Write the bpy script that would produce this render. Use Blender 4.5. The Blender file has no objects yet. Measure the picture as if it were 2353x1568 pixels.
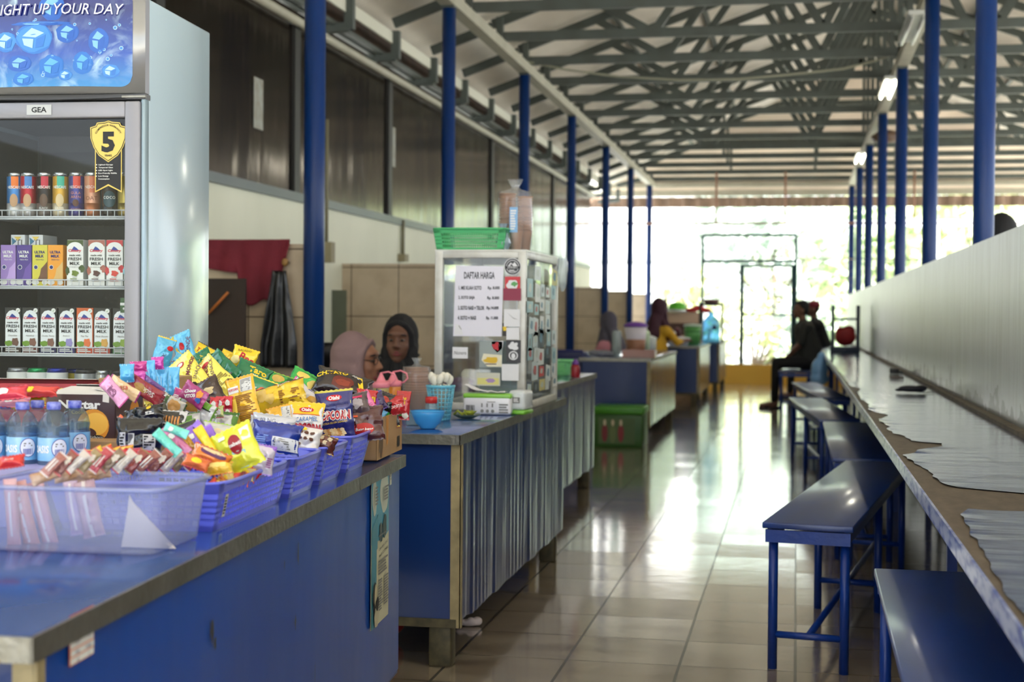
import bpy, bmesh, math, random
from mathutils import Vector, Matrix, noise as mn
PI = math.pi
C = bpy.context.scene.collection
SC = bpy.context.scene
# ---------------------------------------------------------------- camera
FPX, YAW, PIT, ROLL, CAMH = 3391.5, 0.1902, 0.0186, -0.0082, 1.232
_cy, _sy = math.cos(YAW), math.sin(YAW)
_R0, _F0, _U0 = Vector((_cy, _sy, 0)), Vector((-_sy, _cy, 0)), Vector((0, 0, 1))
CF = _F0*math.cos(PIT) - _U0*math.sin(PIT)
_U = _U0*math.cos(PIT) + _F0*math.sin(PIT)
CR = _R0*math.cos(ROLL) - _U*math.sin(ROLL)
CU = _U*math.cos(ROLL) + _R0*math.sin(ROLL)
CO = Vector((0, 0, CAMH))
cam = bpy.data.objects.new('camera', bpy.data.cameras.new('camera'))
C.objects.link(cam)
cam.matrix_world = Matrix((( CR.x, CU.x, -CF.x, 0), (CR.y, CU.y, -CF.y, 0), (CR.z, CU.z, -CF.z, CAMH), (0, 0, 0, 1)))
cam.data.sensor_width = 36
cam.data.lens = FPX/2353*36
cam.data.clip_start = .05
cam.data.clip_end = 300
cam.data.dof.use_dof = True
cam.data.dof.focus_distance = 3.95
cam.data.dof.aperture_fstop = 4.2
SC.camera = cam
# ---------------------------------------------------------------- world, sun, exposure
SC.view_settings.view_transform = 'Standard'
SC.view_settings.look = 'None'
SC.view_settings.gamma = 1
SC.view_settings.exposure = 0.38
SC.cycles.transparent_max_bounces = 24
w = bpy.data.worlds.new('daylight'); SC.world = w; w.use_nodes = True
bg = w.node_tree.nodes['Background']
tc = w.node_tree.nodes.new('ShaderNodeTexCoord'); sp = w.node_tree.nodes.new('ShaderNodeSeparateXYZ')
rp = w.node_tree.nodes.new('ShaderNodeValToRGB')
w.node_tree.links.new(tc.outputs['Generated'], sp.inputs[0]); w.node_tree.links.new(sp.outputs['Z'], rp.inputs[0])
w.node_tree.links.new(rp.outputs[0], bg.inputs[0])
rp.color_ramp.elements[0].color = (.92, .97, 1, 1); rp.color_ramp.elements[1].color = (.62, .78, 1, 1); rp.color_ramp.elements[1].position = .8
bg.inputs[1].default_value = 2.5
sun = bpy.data.objects.new('sun', bpy.data.lights.new('sun', 'SUN')); C.objects.link(sun)
sun.data.energy = 19; sun.data.angle = .02; sun.data.color = (1, .97, .93)
sun.rotation_euler = (math.radians(30), math.radians(14), 0)     # high sun, slightly from the near right
# ---------------------------------------------------------------- helpers
def at(x, y, ax, val):
    """the place on the plane ax=val seen at photo pixel x,y"""
    d = CF + CR*((x-1176.5)/FPX) - CU*((y-784)/FPX)
    i = 'xyz'.index(ax)
    return CO + d*((val-CO[i])/d[i])
def lin(c): return tuple(((v/255)/12.92 if v/255 <= .04045 else ((v/255+.055)/1.055)**2.4) for v in c)
MATS = {}
def M(col, rough=.5, metal=0, nz=0, ns=8, bump=0, bs=40, coat=0, trans=0, emis=0, col2=None, st=(1, 1, 1), alpha=1, bd=.01, thr=None, spec=None, key=None, ior=None):
    k = key or repr((col, rough, metal, nz, ns, bump, bs, coat, trans, emis, col2, st, alpha, bd, thr, spec, ior))
    if k in MATS: return MATS[k]
    m = bpy.data.materials.new('m%d' % len(MATS)); m.use_nodes = True; MATS[k] = m
    nt = m.node_tree; b = nt.nodes['Principled BSDF']; L = nt.links
    c = lin(col)+(1,)
    b.inputs['Base Color'].default_value = c
    b.inputs['Roughness'].default_value = rough; b.inputs['Metallic'].default_value = metal
    b.inputs['Coat Weight'].default_value = coat; b.inputs['Coat Roughness'].default_value = .12
    b.inputs['Transmission Weight'].default_value = trans; b.inputs['Alpha'].default_value = alpha
    if spec is not None: b.inputs['Specular IOR Level'].default_value = spec
    if ior: b.inputs['IOR'].default_value = ior
    if emis:
        b.inputs['Emission Color'].default_value = c; b.inputs['Emission Strength'].default_value = emis
    if nz or bump:
        t = nt.nodes.new('ShaderNodeTexCoord'); mp = nt.nodes.new('ShaderNodeMapping'); mp.inputs['Scale'].default_value = st
        L.new(t.outputs['Object'], mp.inputs[0])
    if nz:
        n = nt.nodes.new('ShaderNodeTexNoise'); n.inputs['Scale'].default_value = ns; n.inputs['Detail'].default_value = 5
        L.new(mp.outputs[0], n.inputs[0])
        r = nt.nodes.new('ShaderNodeValToRGB'); L.new(n.outputs['Fac'], r.inputs[0])
        c2 = lin(col2) if col2 else tuple(max(0, v*(1-nz)) for v in c[:3])
        a, z = thr or (.35, .68)
        r.color_ramp.elements[0].position = a; r.color_ramp.elements[1].position = z
        r.color_ramp.elements[0].color = tuple(c2)+(1,); r.color_ramp.elements[1].color = c
        if col2: r.color_ramp.elements[0].color = tuple(c[i]*(1-nz)+c2[i]*nz for i in range(3))+(1,)
        L.new(r.outputs[0], b.inputs['Base Color'])
    if bump:
        n2 = nt.nodes.new('ShaderNodeTexNoise'); n2.inputs['Scale'].default_value = bs; n2.inputs['Detail'].default_value = 3
        L.new(mp.outputs[0], n2.inputs[0])
        bp = nt.nodes.new('ShaderNodeBump'); bp.inputs['Strength'].default_value = bump; bp.inputs['Distance'].default_value = bd
        L.new(n2.outputs['Fac'], bp.inputs['Height']); L.new(bp.outputs[0], b.inputs['Normal'])
    return m
def tag(o, label=None, cat=None, group=None, kind=None):
    if label: o['label'] = label
    if cat: o['category'] = cat
    if group: o['group'] = group
    if kind: o['kind'] = kind
    return o
def thing(name, label, cat, loc=(0, 0, 0), rz=0, group=None, kind=None):
    o = bpy.data.objects.new(name, None); o.empty_display_size = .1; C.objects.link(o)
    o.location = loc; o.rotation_euler = (0, 0, rz)
    return tag(o, label, cat, group, kind)
TXT = {}
def text_geo(s, bold=0, shear=0):
    k = (s, bold, shear)
    if k in TXT: return TXT[k]
    cu = bpy.data.curves.new('t', 'FONT'); cu.body = s; cu.resolution_u = 2; cu.offset = bold; cu.shear = shear
    cu.align_x = 'CENTER'
    o = bpy.data.objects.new('t', cu); C.objects.link(o)
    dg = bpy.context.evaluated_depsgraph_get(); me = bpy.data.meshes.new_from_object(o.evaluated_get(dg))
    vs = [v.co.copy() for v in me.vertices]; fs = [list(p.vertices) for p in me.polygons]
    bpy.data.objects.remove(o); bpy.data.curves.remove(cu); bpy.data.meshes.remove(me)
    if vs:
        x0 = min(v.x for v in vs); x1 = max(v.x for v in vs); y0 = min(v.y for v in vs); y1 = max(v.y for v in vs)
        vs = [((v.x-(x0+x1)/2), (v.y-(y0+y1)/2)) for v in vs]; size = (x1-x0, y1-y0)
    else: size = (1, 1)
    TXT[k] = (vs, fs, size); return TXT[k]
class MB:
    def __init__(s): s.v = []; s.f = []; s.m = []; s.mats = []; s.sm = []; s.X = Matrix()
    def mi(s, m):
        if m not in s.mats: s.mats.append(m)
        return s.mats.index(m)
    def add(s, vs, fs, m, smooth=False):
        o = len(s.v); s.v += [s.X @ Vector(p) for p in vs]; i = s.mi(m)
        for f in fs: s.f.append([o+j for j in f]); s.m.append(i); s.sm.append(smooth)
        return s
    def box(s, x0, x1, y0, y1, z0, z1, m):
        v = [(x, y, z) for z in (z0, z1) for y in (y0, y1) for x in (x0, x1)]
        return s.add(v, [(0, 2, 3, 1), (4, 5, 7, 6), (0, 1, 5, 4), (2, 6, 7, 3), (0, 4, 6, 2), (1, 3, 7, 5)], m)
    def bbox(s, x0, x1, y0, y1, z0, z1, m, r=.004, seg=2, smooth=True):
        bm = bmesh.new(); bmesh.ops.create_cube(bm, size=1)
        for v in bm.verts: v.co = Vector(((x0+x1)/2+v.co.x*(x1-x0), (y0+y1)/2+v.co.y*(y1-y0), (z0+z1)/2+v.co.z*(z1-z0)))
        r = min(r, abs(x1-x0)*.45, abs(y1-y0)*.45, abs(z1-z0)*.45)
        bmesh.ops.bevel(bm, geom=bm.edges[:], offset=r, segments=seg, profile=.5, affect='EDGES')
        s.bm(bm, m, smooth); return s
    def bm(s, bm, m, smooth=True):
        bm.verts.index_update()
        s.add([v.co for v in bm.verts], [[v.index for v in f.verts] for f in bm.faces], m, smooth); bm.free()
    def bar(s, p, q, w, h, m, up=(0, 0, 1)):
        p, q = Vector(p), Vector(q); d = (q-p).normalized(); u = Vector(up)
        if abs(d.dot(u)) > .98: u = Vector((0, 1, 0))
        r = d.cross(u).normalized()*(w/2); t = r.cross(d).normalized()*(h/2)
        v = [a+b*r+c*t for a in (p, q) for b, c in ((-1, -1), (1, -1), (1, 1), (-1, 1))]
        return s.add(v, [(0, 1, 2, 3), (7, 6, 5, 4), (0, 4, 5, 1), (1, 5, 6, 2), (2, 6, 7, 3), (3, 7, 4, 0)], m)
    def tube(s, pts, r, m, n=10, cap=True, smooth=True):
        pts = [Vector(p) for p in pts]; v = []; f = []; N = len(pts); prev = None
        for i, p in enumerate(pts):
            d = (pts[min(i+1, N-1)]-pts[max(i-1, 0)]).normalized()
            if prev is None:
                u = Vector((0, 0, 1)) if abs(d.z) < .9 else Vector((1, 0, 0)); a = d.cross(u).normalized()
            else: a = (prev-d*prev.dot(d)).normalized()
            prev = a; b = d.cross(a); rr = r[i] if isinstance(r, (list, tuple)) else r
            v += [p+(a*math.cos(2*PI*k/n)+b*math.sin(2*PI*k/n))*rr for k in range(n)]
        for i in range(N-1):
            for k in range(n): f.append((i*n+k, i*n+(k+1) % n, (i+1)*n+(k+1) % n, (i+1)*n+k))
        if cap: f += [tuple(range(n))[::-1], tuple((N-1)*n+k for k in range(n))]
        return s.add(v, f, m, smooth)
    def lathe(s, prof, m, n=24, c=(0, 0, 0), smooth=True, cap=True, sx=1, sy=1):
        v = []; f = []; N = len(prof); c = Vector(c)
        for r, z in prof: v += [c+Vector((r*sx*math.cos(2*PI*k/n), r*sy*math.sin(2*PI*k/n), z)) for k in range(n)]
        for i in range(N-1):
            for k in range(n): f.append((i*n+k, i*n+(k+1) % n, (i+1)*n+(k+1) % n, (i+1)*n+k))
        if cap:
            if prof[0][0] > 1e-4: f.append(tuple(range(n))[::-1])
            if prof[-1][0] > 1e-4: f.append(tuple((N-1)*n+k for k in range(n)))
        return s.add(v, f, m, smooth)
    def ball(s, c, r, m, seg=16, rings=10):
        r = r if isinstance(r, (tuple, list)) else (r, r, r)
        prof = [(math.sin(PI*i/rings), -math.cos(PI*i/rings)) for i in range(rings+1)]
        v = []; f = []
        for a, z in prof: v += [(c[0]+a*r[0]*math.cos(2*PI*k/seg), c[1]+a*r[1]*math.sin(2*PI*k/seg), c[2]+z*r[2]) for k in range(seg)]
        for i in range(rings):
            for k in range(seg): f.append((i*seg+k, i*seg+(k+1) % seg, (i+1)*seg+(k+1) % seg, (i+1)*seg+k))
        return s.add(v, f, m, True)
    def poly(s, pts, m, thick=None, n=None):
        """flat polygon; with thick (vector) extruded"""
        k = len(pts)
        if thick is None: return s.add(pts, [tuple(range(k))], m)
        t = Vector(thick); pts = [Vector(p) for p in pts]
        return s.add(pts+[p+t for p in pts], [tuple(range(k))[::-1], tuple(range(k, 2*k))]+[(i, (i+1) % k, k+(i+1) % k, k+i) for i in range(k)], m)
    def text(s, t, c, ux, uy, h, m, w=None, bold=0, shear=0, fn=None, maxw=None):
        """lettering of cap height h centred at c; fn maps 2-D to 3-D when given"""
        vs, fs, sz = text_geo(t, bold, shear)
        sy_ = h/sz[1]; sx_ = (w/sz[0]) if w else sy_
        if maxw and sz[0]*sx_ > maxw: sx_ = maxw/sz[0]
        if fn: pts = [fn(x*sx_, y*sy_) for x, y in vs]
        else:
            c = Vector(c); ux = Vector(ux); uy = Vector(uy); pts = [c+ux*(x*sx_)+uy*(y*sy_) for x, y in vs]
        return s.add(pts, fs, m)
    def build(s, name, parent=None, world=False, label=None):
        me = bpy.data.meshes.new(name); vs = s.v
        if world and parent is not None:
            I = (Matrix.Translation(parent.location) @ Matrix.Rotation(parent.rotation_euler[2], 4, 'Z')).inverted()
            vs = [I @ p for p in vs]
        me.from_pydata([tuple(p) for p in vs], [], s.f)
        for m in s.mats: me.materials.append(m)
        me.polygons.foreach_set('material_index', s.m); me.polygons.foreach_set('use_smooth', s.sm)
        me.update()
        o = bpy.data.objects.new(name, me); C.objects.link(o)
        if parent is not None: o.parent = parent
        if label: o['label'] = label
        return o
def one(mb, name, label, cat, loc=(0, 0, 0), rz=0, group=None, kind=None):
    """a thing that is a single mesh, built in local coordinates"""
    o = mb.build(name); o.location = loc; o.rotation_euler = (0, 0, rz)
    return tag(o, label, cat, group, kind)
def copy_tree(o, parent=None):
    c = o.copy(); C.objects.link(c)
    if parent is not None: c.parent = parent
    for ch in list(o.children): copy_tree(ch, c)
    return c
def smooth_mod(o, lv=1):
    m = o.modifiers.new('s', 'SUBSURF'); m.levels = lv; m.render_levels = lv; return o
def blob(prims, mat, voxel=.015, it=6, name='x', parent=None, matf=None, extra=()):
    """one continuous skin over balls (c,r) and tapered limbs (p,q,r0,r1)"""
    mb = MB()
    for p in prims:
        if len(p) == 2: mb.ball(p[0], p[1], mat, 16, 10)
        elif len(p) == 3:   # rotated ellipsoid
            mb.X = Matrix.Translation(p[0]) @ p[2]; mb.ball((0, 0, 0), p[1], mat, 16, 10); mb.X = Matrix()
        else:
            a, b = Vector(p[0]), Vector(p[1]); k = 5
            mb.tube([a.lerp(b, i/k) for i in range(k+1)], [p[2]+(p[3]-p[2])*i/k for i in range(k+1)], mat, 12)
            mb.ball(a, p[2], mat, 12, 8); mb.ball(b, p[3], mat, 12, 8)
    o = mb.build(name, parent)
    r = o.modifiers.new('r', 'REMESH'); r.mode = 'VOXEL'; r.voxel_size = voxel; r.use_smooth_shade = True
    if it:
        sm = o.modifiers.new('s', 'SMOOTH'); sm.iterations = it; sm.factor = .5
    dg = bpy.context.evaluated_depsgraph_get(); me = bpy.data.meshes.new_from_object(o.evaluated_get(dg))
    o.modifiers.clear(); old = o.data; o.data = me; bpy.data.meshes.remove(old)
    me.materials.clear(); me.materials.append(mat)
    for e in extra: me.materials.append(e)
    for p in me.polygons:
        p.use_smooth = True
        p.material_index = matf(p.center) if matf else 0
    return o
# ================================================================= setting
STEEL = M((80, 88, 84), .5, .1, .35, 6, col2=(60, 58, 50))
PALE = M((168, 166, 150), .55, 0, .25, 5, col2=(120, 112, 90))
def floor_mat():
    m = bpy.data.materials.new('floor_tiles'); m.use_nodes = True; nt = m.node_tree; L = nt.links; N = nt.nodes.new
    b = nt.nodes['Principled BSDF']; t = N('ShaderNodeTexCoord'); s = N('ShaderNodeSeparateXYZ'); L.new(t.outputs['Object'], s.inputs[0])
    def ma(op, a, b_=None, c=None):
        n = N('ShaderNodeMath'); n.operation = op
        for i, x in enumerate((a, b_, c)):
            if x is None: continue
            if hasattr(x, 'links'): L.new(x, n.inputs[i])
            else: n.inputs[i].default_value = x
        return n.outputs[0]
    fx = ma('DIVIDE', ma('SUBTRACT', s.outputs[0], .01), .4); fy = ma('DIVIDE', ma('SUBTRACT', s.outputs[1], -.02), .4)
    def line(f, wd): a = ma('FRACT', f); e = ma('MINIMUM', a, ma('SUBTRACT', 1.0, a)); return ma('LESS_THAN', e, wd)
    g = ma('MAXIMUM', line(fx, .013), line(fy, .009))
    cx = ma('FLOOR', fx); cyy = ma('FLOOR', fy)
    cb = N('ShaderNodeCombineXYZ'); L.new(cx, cb.inputs[0]); L.new(cyy, cb.inputs[1])
    wn = N('ShaderNodeTexWhiteNoise'); L.new(cb.outputs[0], wn.inputs[0])
    nz = N('ShaderNodeTexNoise'); nz.inputs['Scale'].default_value = 5; nz.inputs['Detail'].default_value = 8; nz.inputs['Distortion'].default_value = .6
    mp = N('ShaderNodeMapping'); mp.inputs['Scale'].default_value = (.5, 2, 1); L.new(t.outputs['Object'], mp.inputs[0]); L.new(mp.outputs[0], nz.inputs[0])
    r = N('ShaderNodeValToRGB'); L.new(nz.outputs['Fac'], r.inputs[0])
    r.color_ramp.elements[0].position = .3; r.color_ramp.elements[1].position = .7
    r.color_ramp.elements[0].color = lin((122, 108, 90))+(1,); r.color_ramp.elements[1].color = lin((158, 146, 126))+(1,)
    mx = N('ShaderNodeMix'); mx.data_type = 'RGBA'; L.new(g, mx.inputs[0]); L.new(r.outputs[0], mx.inputs[6]); mx.inputs[7].default_value = lin((52, 48, 40))+(1,)
    L.new(mx.outputs[2], b.inputs['Base Color'])
    # each tile sits at its own slight tilt, surface very slightly wavy
    vm = N('ShaderNodeVectorMath'); vm.operation = 'SUBTRACT'; L.new(wn.outputs['Color'], vm.inputs[0]); vm.inputs[1].default_value = (.5, .5, .5)
    v2 = N('ShaderNodeVectorMath'); v2.operation = 'MULTIPLY'; L.new(vm.outputs[0], v2.inputs[0]); v2.inputs[1].default_value = (.006, .013, 0)
    wv = N('ShaderNodeTexNoise'); wv.inputs['Scale'].default_value = 9; L.new(t.outputs['Object'], wv.inputs[0])
    bp = N('ShaderNodeBump'); bp.inputs['Strength'].default_value = .06; bp.inputs['Distance'].default_value = .01; L.new(wv.outputs['Fac'], bp.inputs['Height'])
    v3 = N('ShaderNodeVectorMath'); v3.operation = 'ADD'; L.new(bp.outputs[0], v3.inputs[0]); L.new(v2.outputs[0], v3.inputs[1])
    L.new(v3.outputs[0], b.inputs['Normal']); L.new(v3.outputs[0], b.inputs['Coat Normal'])
    rr = ma('MULTIPLY_ADD', nz.outputs['Fac'], .12, .07); rr = ma('MULTIPLY_ADD', nz.outputs['Fac'], .12, .06); L.new(ma('MAXIMUM', rr, ma('MULTIPLY', g, .5)), b.inputs['Roughness'])
    b.inputs['IOR'].default_value = 1.65; b.inputs['Coat Weight'].default_value = .8; b.inputs['Coat Roughness'].default_value = .12; b.inputs['Coat IOR'].default_value = 1.6
    return m
def S(mb, name, label, cat='structure'): return tag(mb.build(name), label, cat, kind='structure')
S(MB().box(-3.75, 6.2, -4, 27.0, -.12, 0, floor_mat()), 'floor', 'glossy beige ceramic tile floor of the canteen hall', 'floor')
S(MB().box(-60, 60, -30, 110, -.3, -.13, M((206, 202, 194), .9, nz=.4, ns=.8, col2=(176, 176, 160))), 'ground', 'pale sunlit ground outside the canteen hall', 'ground')
# left wall: cream plaster below, framed tinted sheets above
CREAM = M((236, 236, 214), .7, 0, .16, 1.6, col2=(176, 178, 152), st=(1, 1, .5))
WX = -3.66
S(MB().box(WX-.12, WX, -4, 26.5, 0, 2.08, CREAM), 'wall_left', 'cream plastered wall behind the stalls, below the tinted sheets', 'wall')
S(MB().box(WX-.14, WX-.06, -4, 26.5, 3.36, 3.9, M((70, 50, 36), .8, nz=.5, ns=3)), 'wall_upper', 'dark rusty strip of wall between the tinted sheets and the eave', 'wall')
def tint_mat():
    m = M((58, 48, 40), .15, .8, .35, 1.2, bump=.45, bs=1.1, st=(1, 1.5, .3), bd=.04, col2=(40, 34, 28), key='tint'); return m
ys = [4.6, 8.05, 10.45, 13.0, 15.35, 17.6, 19.9, 22.2, 24.4, 26.4]
for i in range(len(ys)-1):
    t = thing('window_%d' % (i+1), ['', ''][0] or 'dark tinted reflective sheet in a steel frame high on the left wall, number %d from the fridge' % (i+1) if i else 'dark tinted reflective sheet in a steel frame, nearest to the fridge', 'window', (WX, ys[i], 2.1), kind='structure')
    MB().box(-.03, -.005, .05, ys[i+1]-ys[i]-.05, .02, 1.24, tint_mat()).build('pane', t)
    f = MB(); f.box(-.06, .02, -.06, .06, -.02, 1.3, M((46, 46, 44), .5, .3)); f.box(-.06, .03, 0, ys[i+1]-ys[i], -.05, .015, M((84, 92, 94), .4, .4))
    f.build('frame', t)
rail = MB(); rail.tube([(WX+.06, 3, 3.35), (WX+.06, 26.5, 3.36)], .035, PALE, 10)
one(rail, 'wall_rail', 'long pale steel pipe running above the tinted sheets on the left wall', 'pipe')
cp = MB(); cp.tube([(0, 0, 0), (0, 0, 1.0)], .018, M((120, 115, 90), .6)); cp.box(-.03, .06, -.05, .05, -.12, .04, M((150, 140, 110), .6))
one(cp, 'wall_conduit', 'thin vertical conduit with socket box on the cream wall right of the nearest left column', 'conduit', (WX+.03, 11.1, 1.74))
cp = MB(); cp.tube([(0, 0, 0), (0, 0, .34)], .018, M((120, 115, 90), .6)); cp.box(-.03, .04, -.07, .07, -.05, .02, M((150, 140, 110), .6))
one(cp, 'wall_conduit', 'short vertical conduit on the cream wall left of the glass food case', 'conduit', (WX+.03, 13.4, 1.76))
for i, (yy, s_) in enumerate(((7.05, 'near the fridge'), (11.9, 'beside the second blue column'))):
    p = MB(); a = at((597, 905)[i], (180, 292)[i], 'x', WX+.01); b_ = at((597, 905)[i], (297, 383)[i], 'x', WX+.01)
    p.X = Matrix.Translation((0, 0, 0))
    wd = .09
    p.box(0, .002, -wd, wd, b_.z-a.z, 0, M((150, 152, 146), .5, nz=.5, ns=14, col2=(110, 95, 60)))
    one(p, 'paper_notice', 'faded narrow paper notice stuck on the tinted sheet %s' % s_, 'notice', (WX+.0, a.y, a.z))
# right dividing wall
def dirty_wall():
    m = M((178, 182, 182), .34, 0, .45, 5, col2=(120, 118, 110), st=(1, 9, .45), thr=(.3, .55), bump=.25, bs=9, bd=.004, key='dwall', spec=.35)
    nt = m.node_tree; b = nt.nodes['Principled BSDF']; L = nt.links
    src = b.inputs['Base Color'].links[0].from_socket
    t = nt.nodes.new('ShaderNodeTexCoord'); s = nt.nodes.new('ShaderNodeSeparateXYZ'); L.new(t.outputs['Object'], s.inputs[0])
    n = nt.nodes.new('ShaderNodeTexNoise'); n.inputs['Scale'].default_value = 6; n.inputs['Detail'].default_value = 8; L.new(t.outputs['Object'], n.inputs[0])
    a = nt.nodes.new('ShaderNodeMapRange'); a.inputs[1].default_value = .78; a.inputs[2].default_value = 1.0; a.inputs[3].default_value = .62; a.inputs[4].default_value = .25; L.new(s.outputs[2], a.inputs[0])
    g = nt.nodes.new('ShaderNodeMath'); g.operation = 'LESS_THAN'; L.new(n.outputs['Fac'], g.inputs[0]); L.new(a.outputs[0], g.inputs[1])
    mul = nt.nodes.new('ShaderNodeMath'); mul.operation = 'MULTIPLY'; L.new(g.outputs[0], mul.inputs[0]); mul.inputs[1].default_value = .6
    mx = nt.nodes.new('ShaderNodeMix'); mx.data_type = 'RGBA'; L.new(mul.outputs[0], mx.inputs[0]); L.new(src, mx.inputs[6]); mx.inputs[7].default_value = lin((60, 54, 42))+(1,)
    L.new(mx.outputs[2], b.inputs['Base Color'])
    return m
S(MB().box(.873, .93, 0, 26.8, 0, 1.6, dirty_wall()), 'wall_right', 'low grey white dividing wall behind the long table', 'wall')
S(MB().box(.83, .87, 0, 26.8, .78, .8, M((110, 100, 84), .7, nz=.4, ns=12)), 'trim_1', 'grimy joint strip where the long table meets the dividing wall', 'trim')
S(MB().box(6.0, 6.12, -4, 26.8, 0, .5, M((205, 160, 60), .7)), 'wall_outer', 'low outer wall of the far aisle', 'wall')
yel = M((255, 204, 84), .55, 0, .3, 2.5, col2=(236, 170, 60))
S(MB().box(-3.9, .75, 26.85, 27.0, 0, .35, yel).box(.75, 6.1, 26.85, 27.0, 0, .35, yel), 'wall_far', 'low yellow wall under the far gate', 'wall')
# ---------------------------------------------------------------- roof
XA = .97; SL = .36
def zr(x, y=0):
    z = 3.97 + SL*(x+2.77) if x <= XA else 3.97 + SL*(2*XA+2.77-x)
    return min(z, 3.52 + .36*(29.5-y))
def roof_mat():
    m = M((242, 236, 224), .75, 0, .5, 1.1, col2=(160, 146, 126), st=(1, .5, 1), thr=(.28, .6), key='roof')
    nt = m.node_tree; b = nt.nodes['Principled BSDF']; L = nt.links
    t = nt.nodes.new('ShaderNodeTexCoord'); wv = nt.nodes.new('ShaderNodeTexWave'); wv.bands_direction = 'Y'; wv.inputs['Scale'].default_value = 4.2
    L.new(t.outputs['Object'], wv.inputs[0]); bp = nt.nodes.new('ShaderNodeBump'); bp.inputs['Strength'].default_value = .5; bp.inputs['Distance'].default_value = .02
    L.new(wv.outputs['Fac'], bp.inputs['Height']); L.new(bp.outputs[0], b.inputs['Normal'])
    return m
RM = roof_mat()
def sheet(pts, name, label):
    S(MB().poly(pts, RM, (0, 0, .03)), name, label, 'ceiling')
def P(x, y): return Vector((x, y, zr(x, y)+.1))
yh = 29.5-(5.316+.0-3.52)/.36
xl = -3.75; xr = 2*XA+3.75
yhl = 29.5-(zr(xl)-3.52)/.36
sheet([P(xl, -4), P(XA, -4), P(XA, yh), P(xl, yhl)], 'ceiling_left', 'pale stained corrugated roof slope over the stalls')
sheet([P(XA, -4), P(xr, -4), P(xr, yhl), P(XA, yh)], 'ceiling_right', 'pale corrugated roof slope over the right aisle')
z0 = 3.62
S(MB().add([P(xl, yhl), P(XA, yh), P(xr, yhl), (xr, 29.5, z0), (xl, 29.5, z0), P(xl, yhl)+Vector((0, 0, .03)), P(XA, yh)+Vector((0, 0, .03)), P(xr, yhl)+Vector((0, 0, .03)), (xr, 29.5, z0+.03), (xl, 29.5, z0+.03)],
   [(0, 4, 3), (0, 3, 2), (0, 2, 1), (5, 8, 9), (5, 7, 8), (5, 6, 7), (3, 4, 9, 8)], M((224, 206, 184), .75, nz=.3, ns=1)), 'ceiling_far', 'pale hipped end of the roof above the gate', 'ceiling')
# corrugated fascia at the far eave
fa = MB(); n = 150; vs = []
for i in range(n+1):
    x = -5.2+(11.2)*i/n; yy = 29.52+(.03 if (i//2) % 2 else 0)
    vs += [(x, yy, 3.37), (x, yy, 3.58)]
fa.add(vs, [(2*i, 2*i+2, 2*i+3, 2*i+1) for i in range(n)], M((150, 124, 104), .6, .2, .4, 4))
fa.add([v+Vector((0, .012, 0)) for v in map(Vector, vs)], [(2*i, 2*i+1, 2*i+3, 2*i+2) for i in range(n)], M((150, 124, 104), .6, .2, .4, 4))
S(fa, 'trim_2', 'corrugated metal fascia hanging at the far eave', 'trim')
bm_ = MB(); bm_.box(-5.2, 6, 29.3, 29.42, 3.58, 3.7, PALE); bm_.box(-5.2, 6, 28.9, 28.98, 3.72, 3.8, PALE)
one(bm_, 'eave_beam', 'pale steel beam along the far eave above the gate', 'beam')
# beams on the column rows
for x, nm in ((-2.77, 'left'), (1.0, 'right')):
    b_ = MB(); b_.box(x-.055, x+.055, 4, 28.6, 3.70, 3.80, PALE)
    one(b_, 'eave_beam', 'long pale steel beam on top of the %s row of blue columns' % nm, 'beam')
# trusses
Y0 = 12.36; DY = 1.345
HC = .085
def truss(y):
    t = thing('roof_truss', '', 'truss', (0, y, 3.8))
    def zt(x): return zr(x, y)+.02
    z = 3.8+HC/2
    hipped = y > 24.4
    xe = XA*2+2.77
    MB().bar((-2.77, y, z), (xe, y, z), .05, HC, STEEL).build('bottom_chord', t, True)
    MB().bar((-2.77, y-.035, z-.05), (-2.77, y-.035, zt(-2.77)+.03), .06, .075, STEEL).build('post', t, True)
    if not hipped:
        for s_ in (1, -1):
            X = lambda x: x if s_ == 1 else 2*XA-x
            q = MB(); q.bar((X(-2.85), y, zt(X(-2.85))), (X(XA), y, zt(X(XA))), .05, HC, STEEL); q.build('top_chord', t, True)
            nodes = [(-2.05, 1), (-1.33, 0), (-.56, 1), (.21, 0), (.95, 1)]
            for (a, ta), (b, tb) in zip(nodes[:-1], nodes[1:]):
                xa, xb = X(a), X(b)
                if abs(a) < 2 and ta == 1: xa = X(a+.16)
                if b == -.56: xb = X(b-.16)
                MB().bar((xa, y, zt(xa) if ta else z), (xb, y, zt(xb) if tb else z), .045, .075, STEEL).build('web', t, True)
        MB().bar((XA, y, z), (XA, y, zt(XA)), .045, .05, STEEL).build('king_post', t, True)
    else:
        zz = 3.52+.36*(29.5-y)+.02
        xk = (zz-3.99)/SL-2.77
        if zz > 4.05:
            q = MB(); q.bar((-2.85, y, zt(-2.85)), (xk, y, zz), .05, HC, STEEL); q.bar((xk, y, zz), (2*XA-xk, y, zz), .05, HC, STEEL); q.bar((2*XA-xk, y, zz), (xe+.08, y, zt(xe+.08)), .05, HC, STEEL); q.build('top_chord', t, True)
            for a in (-1.2, .3, 1.7, 3.1): MB().bar((a, y, z), (a, y, zt(a)), .045, .06, STEEL).build('web', t, True)
    # rafter over the left aisle with its bracket
    MB().bar((-2.85, y, zt(-2.85)-.02), (-3.44, y, zt(-3.44)-.02), .05, .085, STEEL).build('rafter', t, True)
    q = MB(); q.bar((-3.42, y, 3.66), (-3.42, y, 3.42), .07, .07, STEEL); q.bar((-3.42, y, 3.44), (-3.8, y, 3.42), .06, .07, STEEL); q.build('bracket', t, True)
    return t
k = 0; yt = Y0-3*DY; tr = []
while yt < 28.6:
    tr.append(truss(yt)); yt += DY
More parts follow.
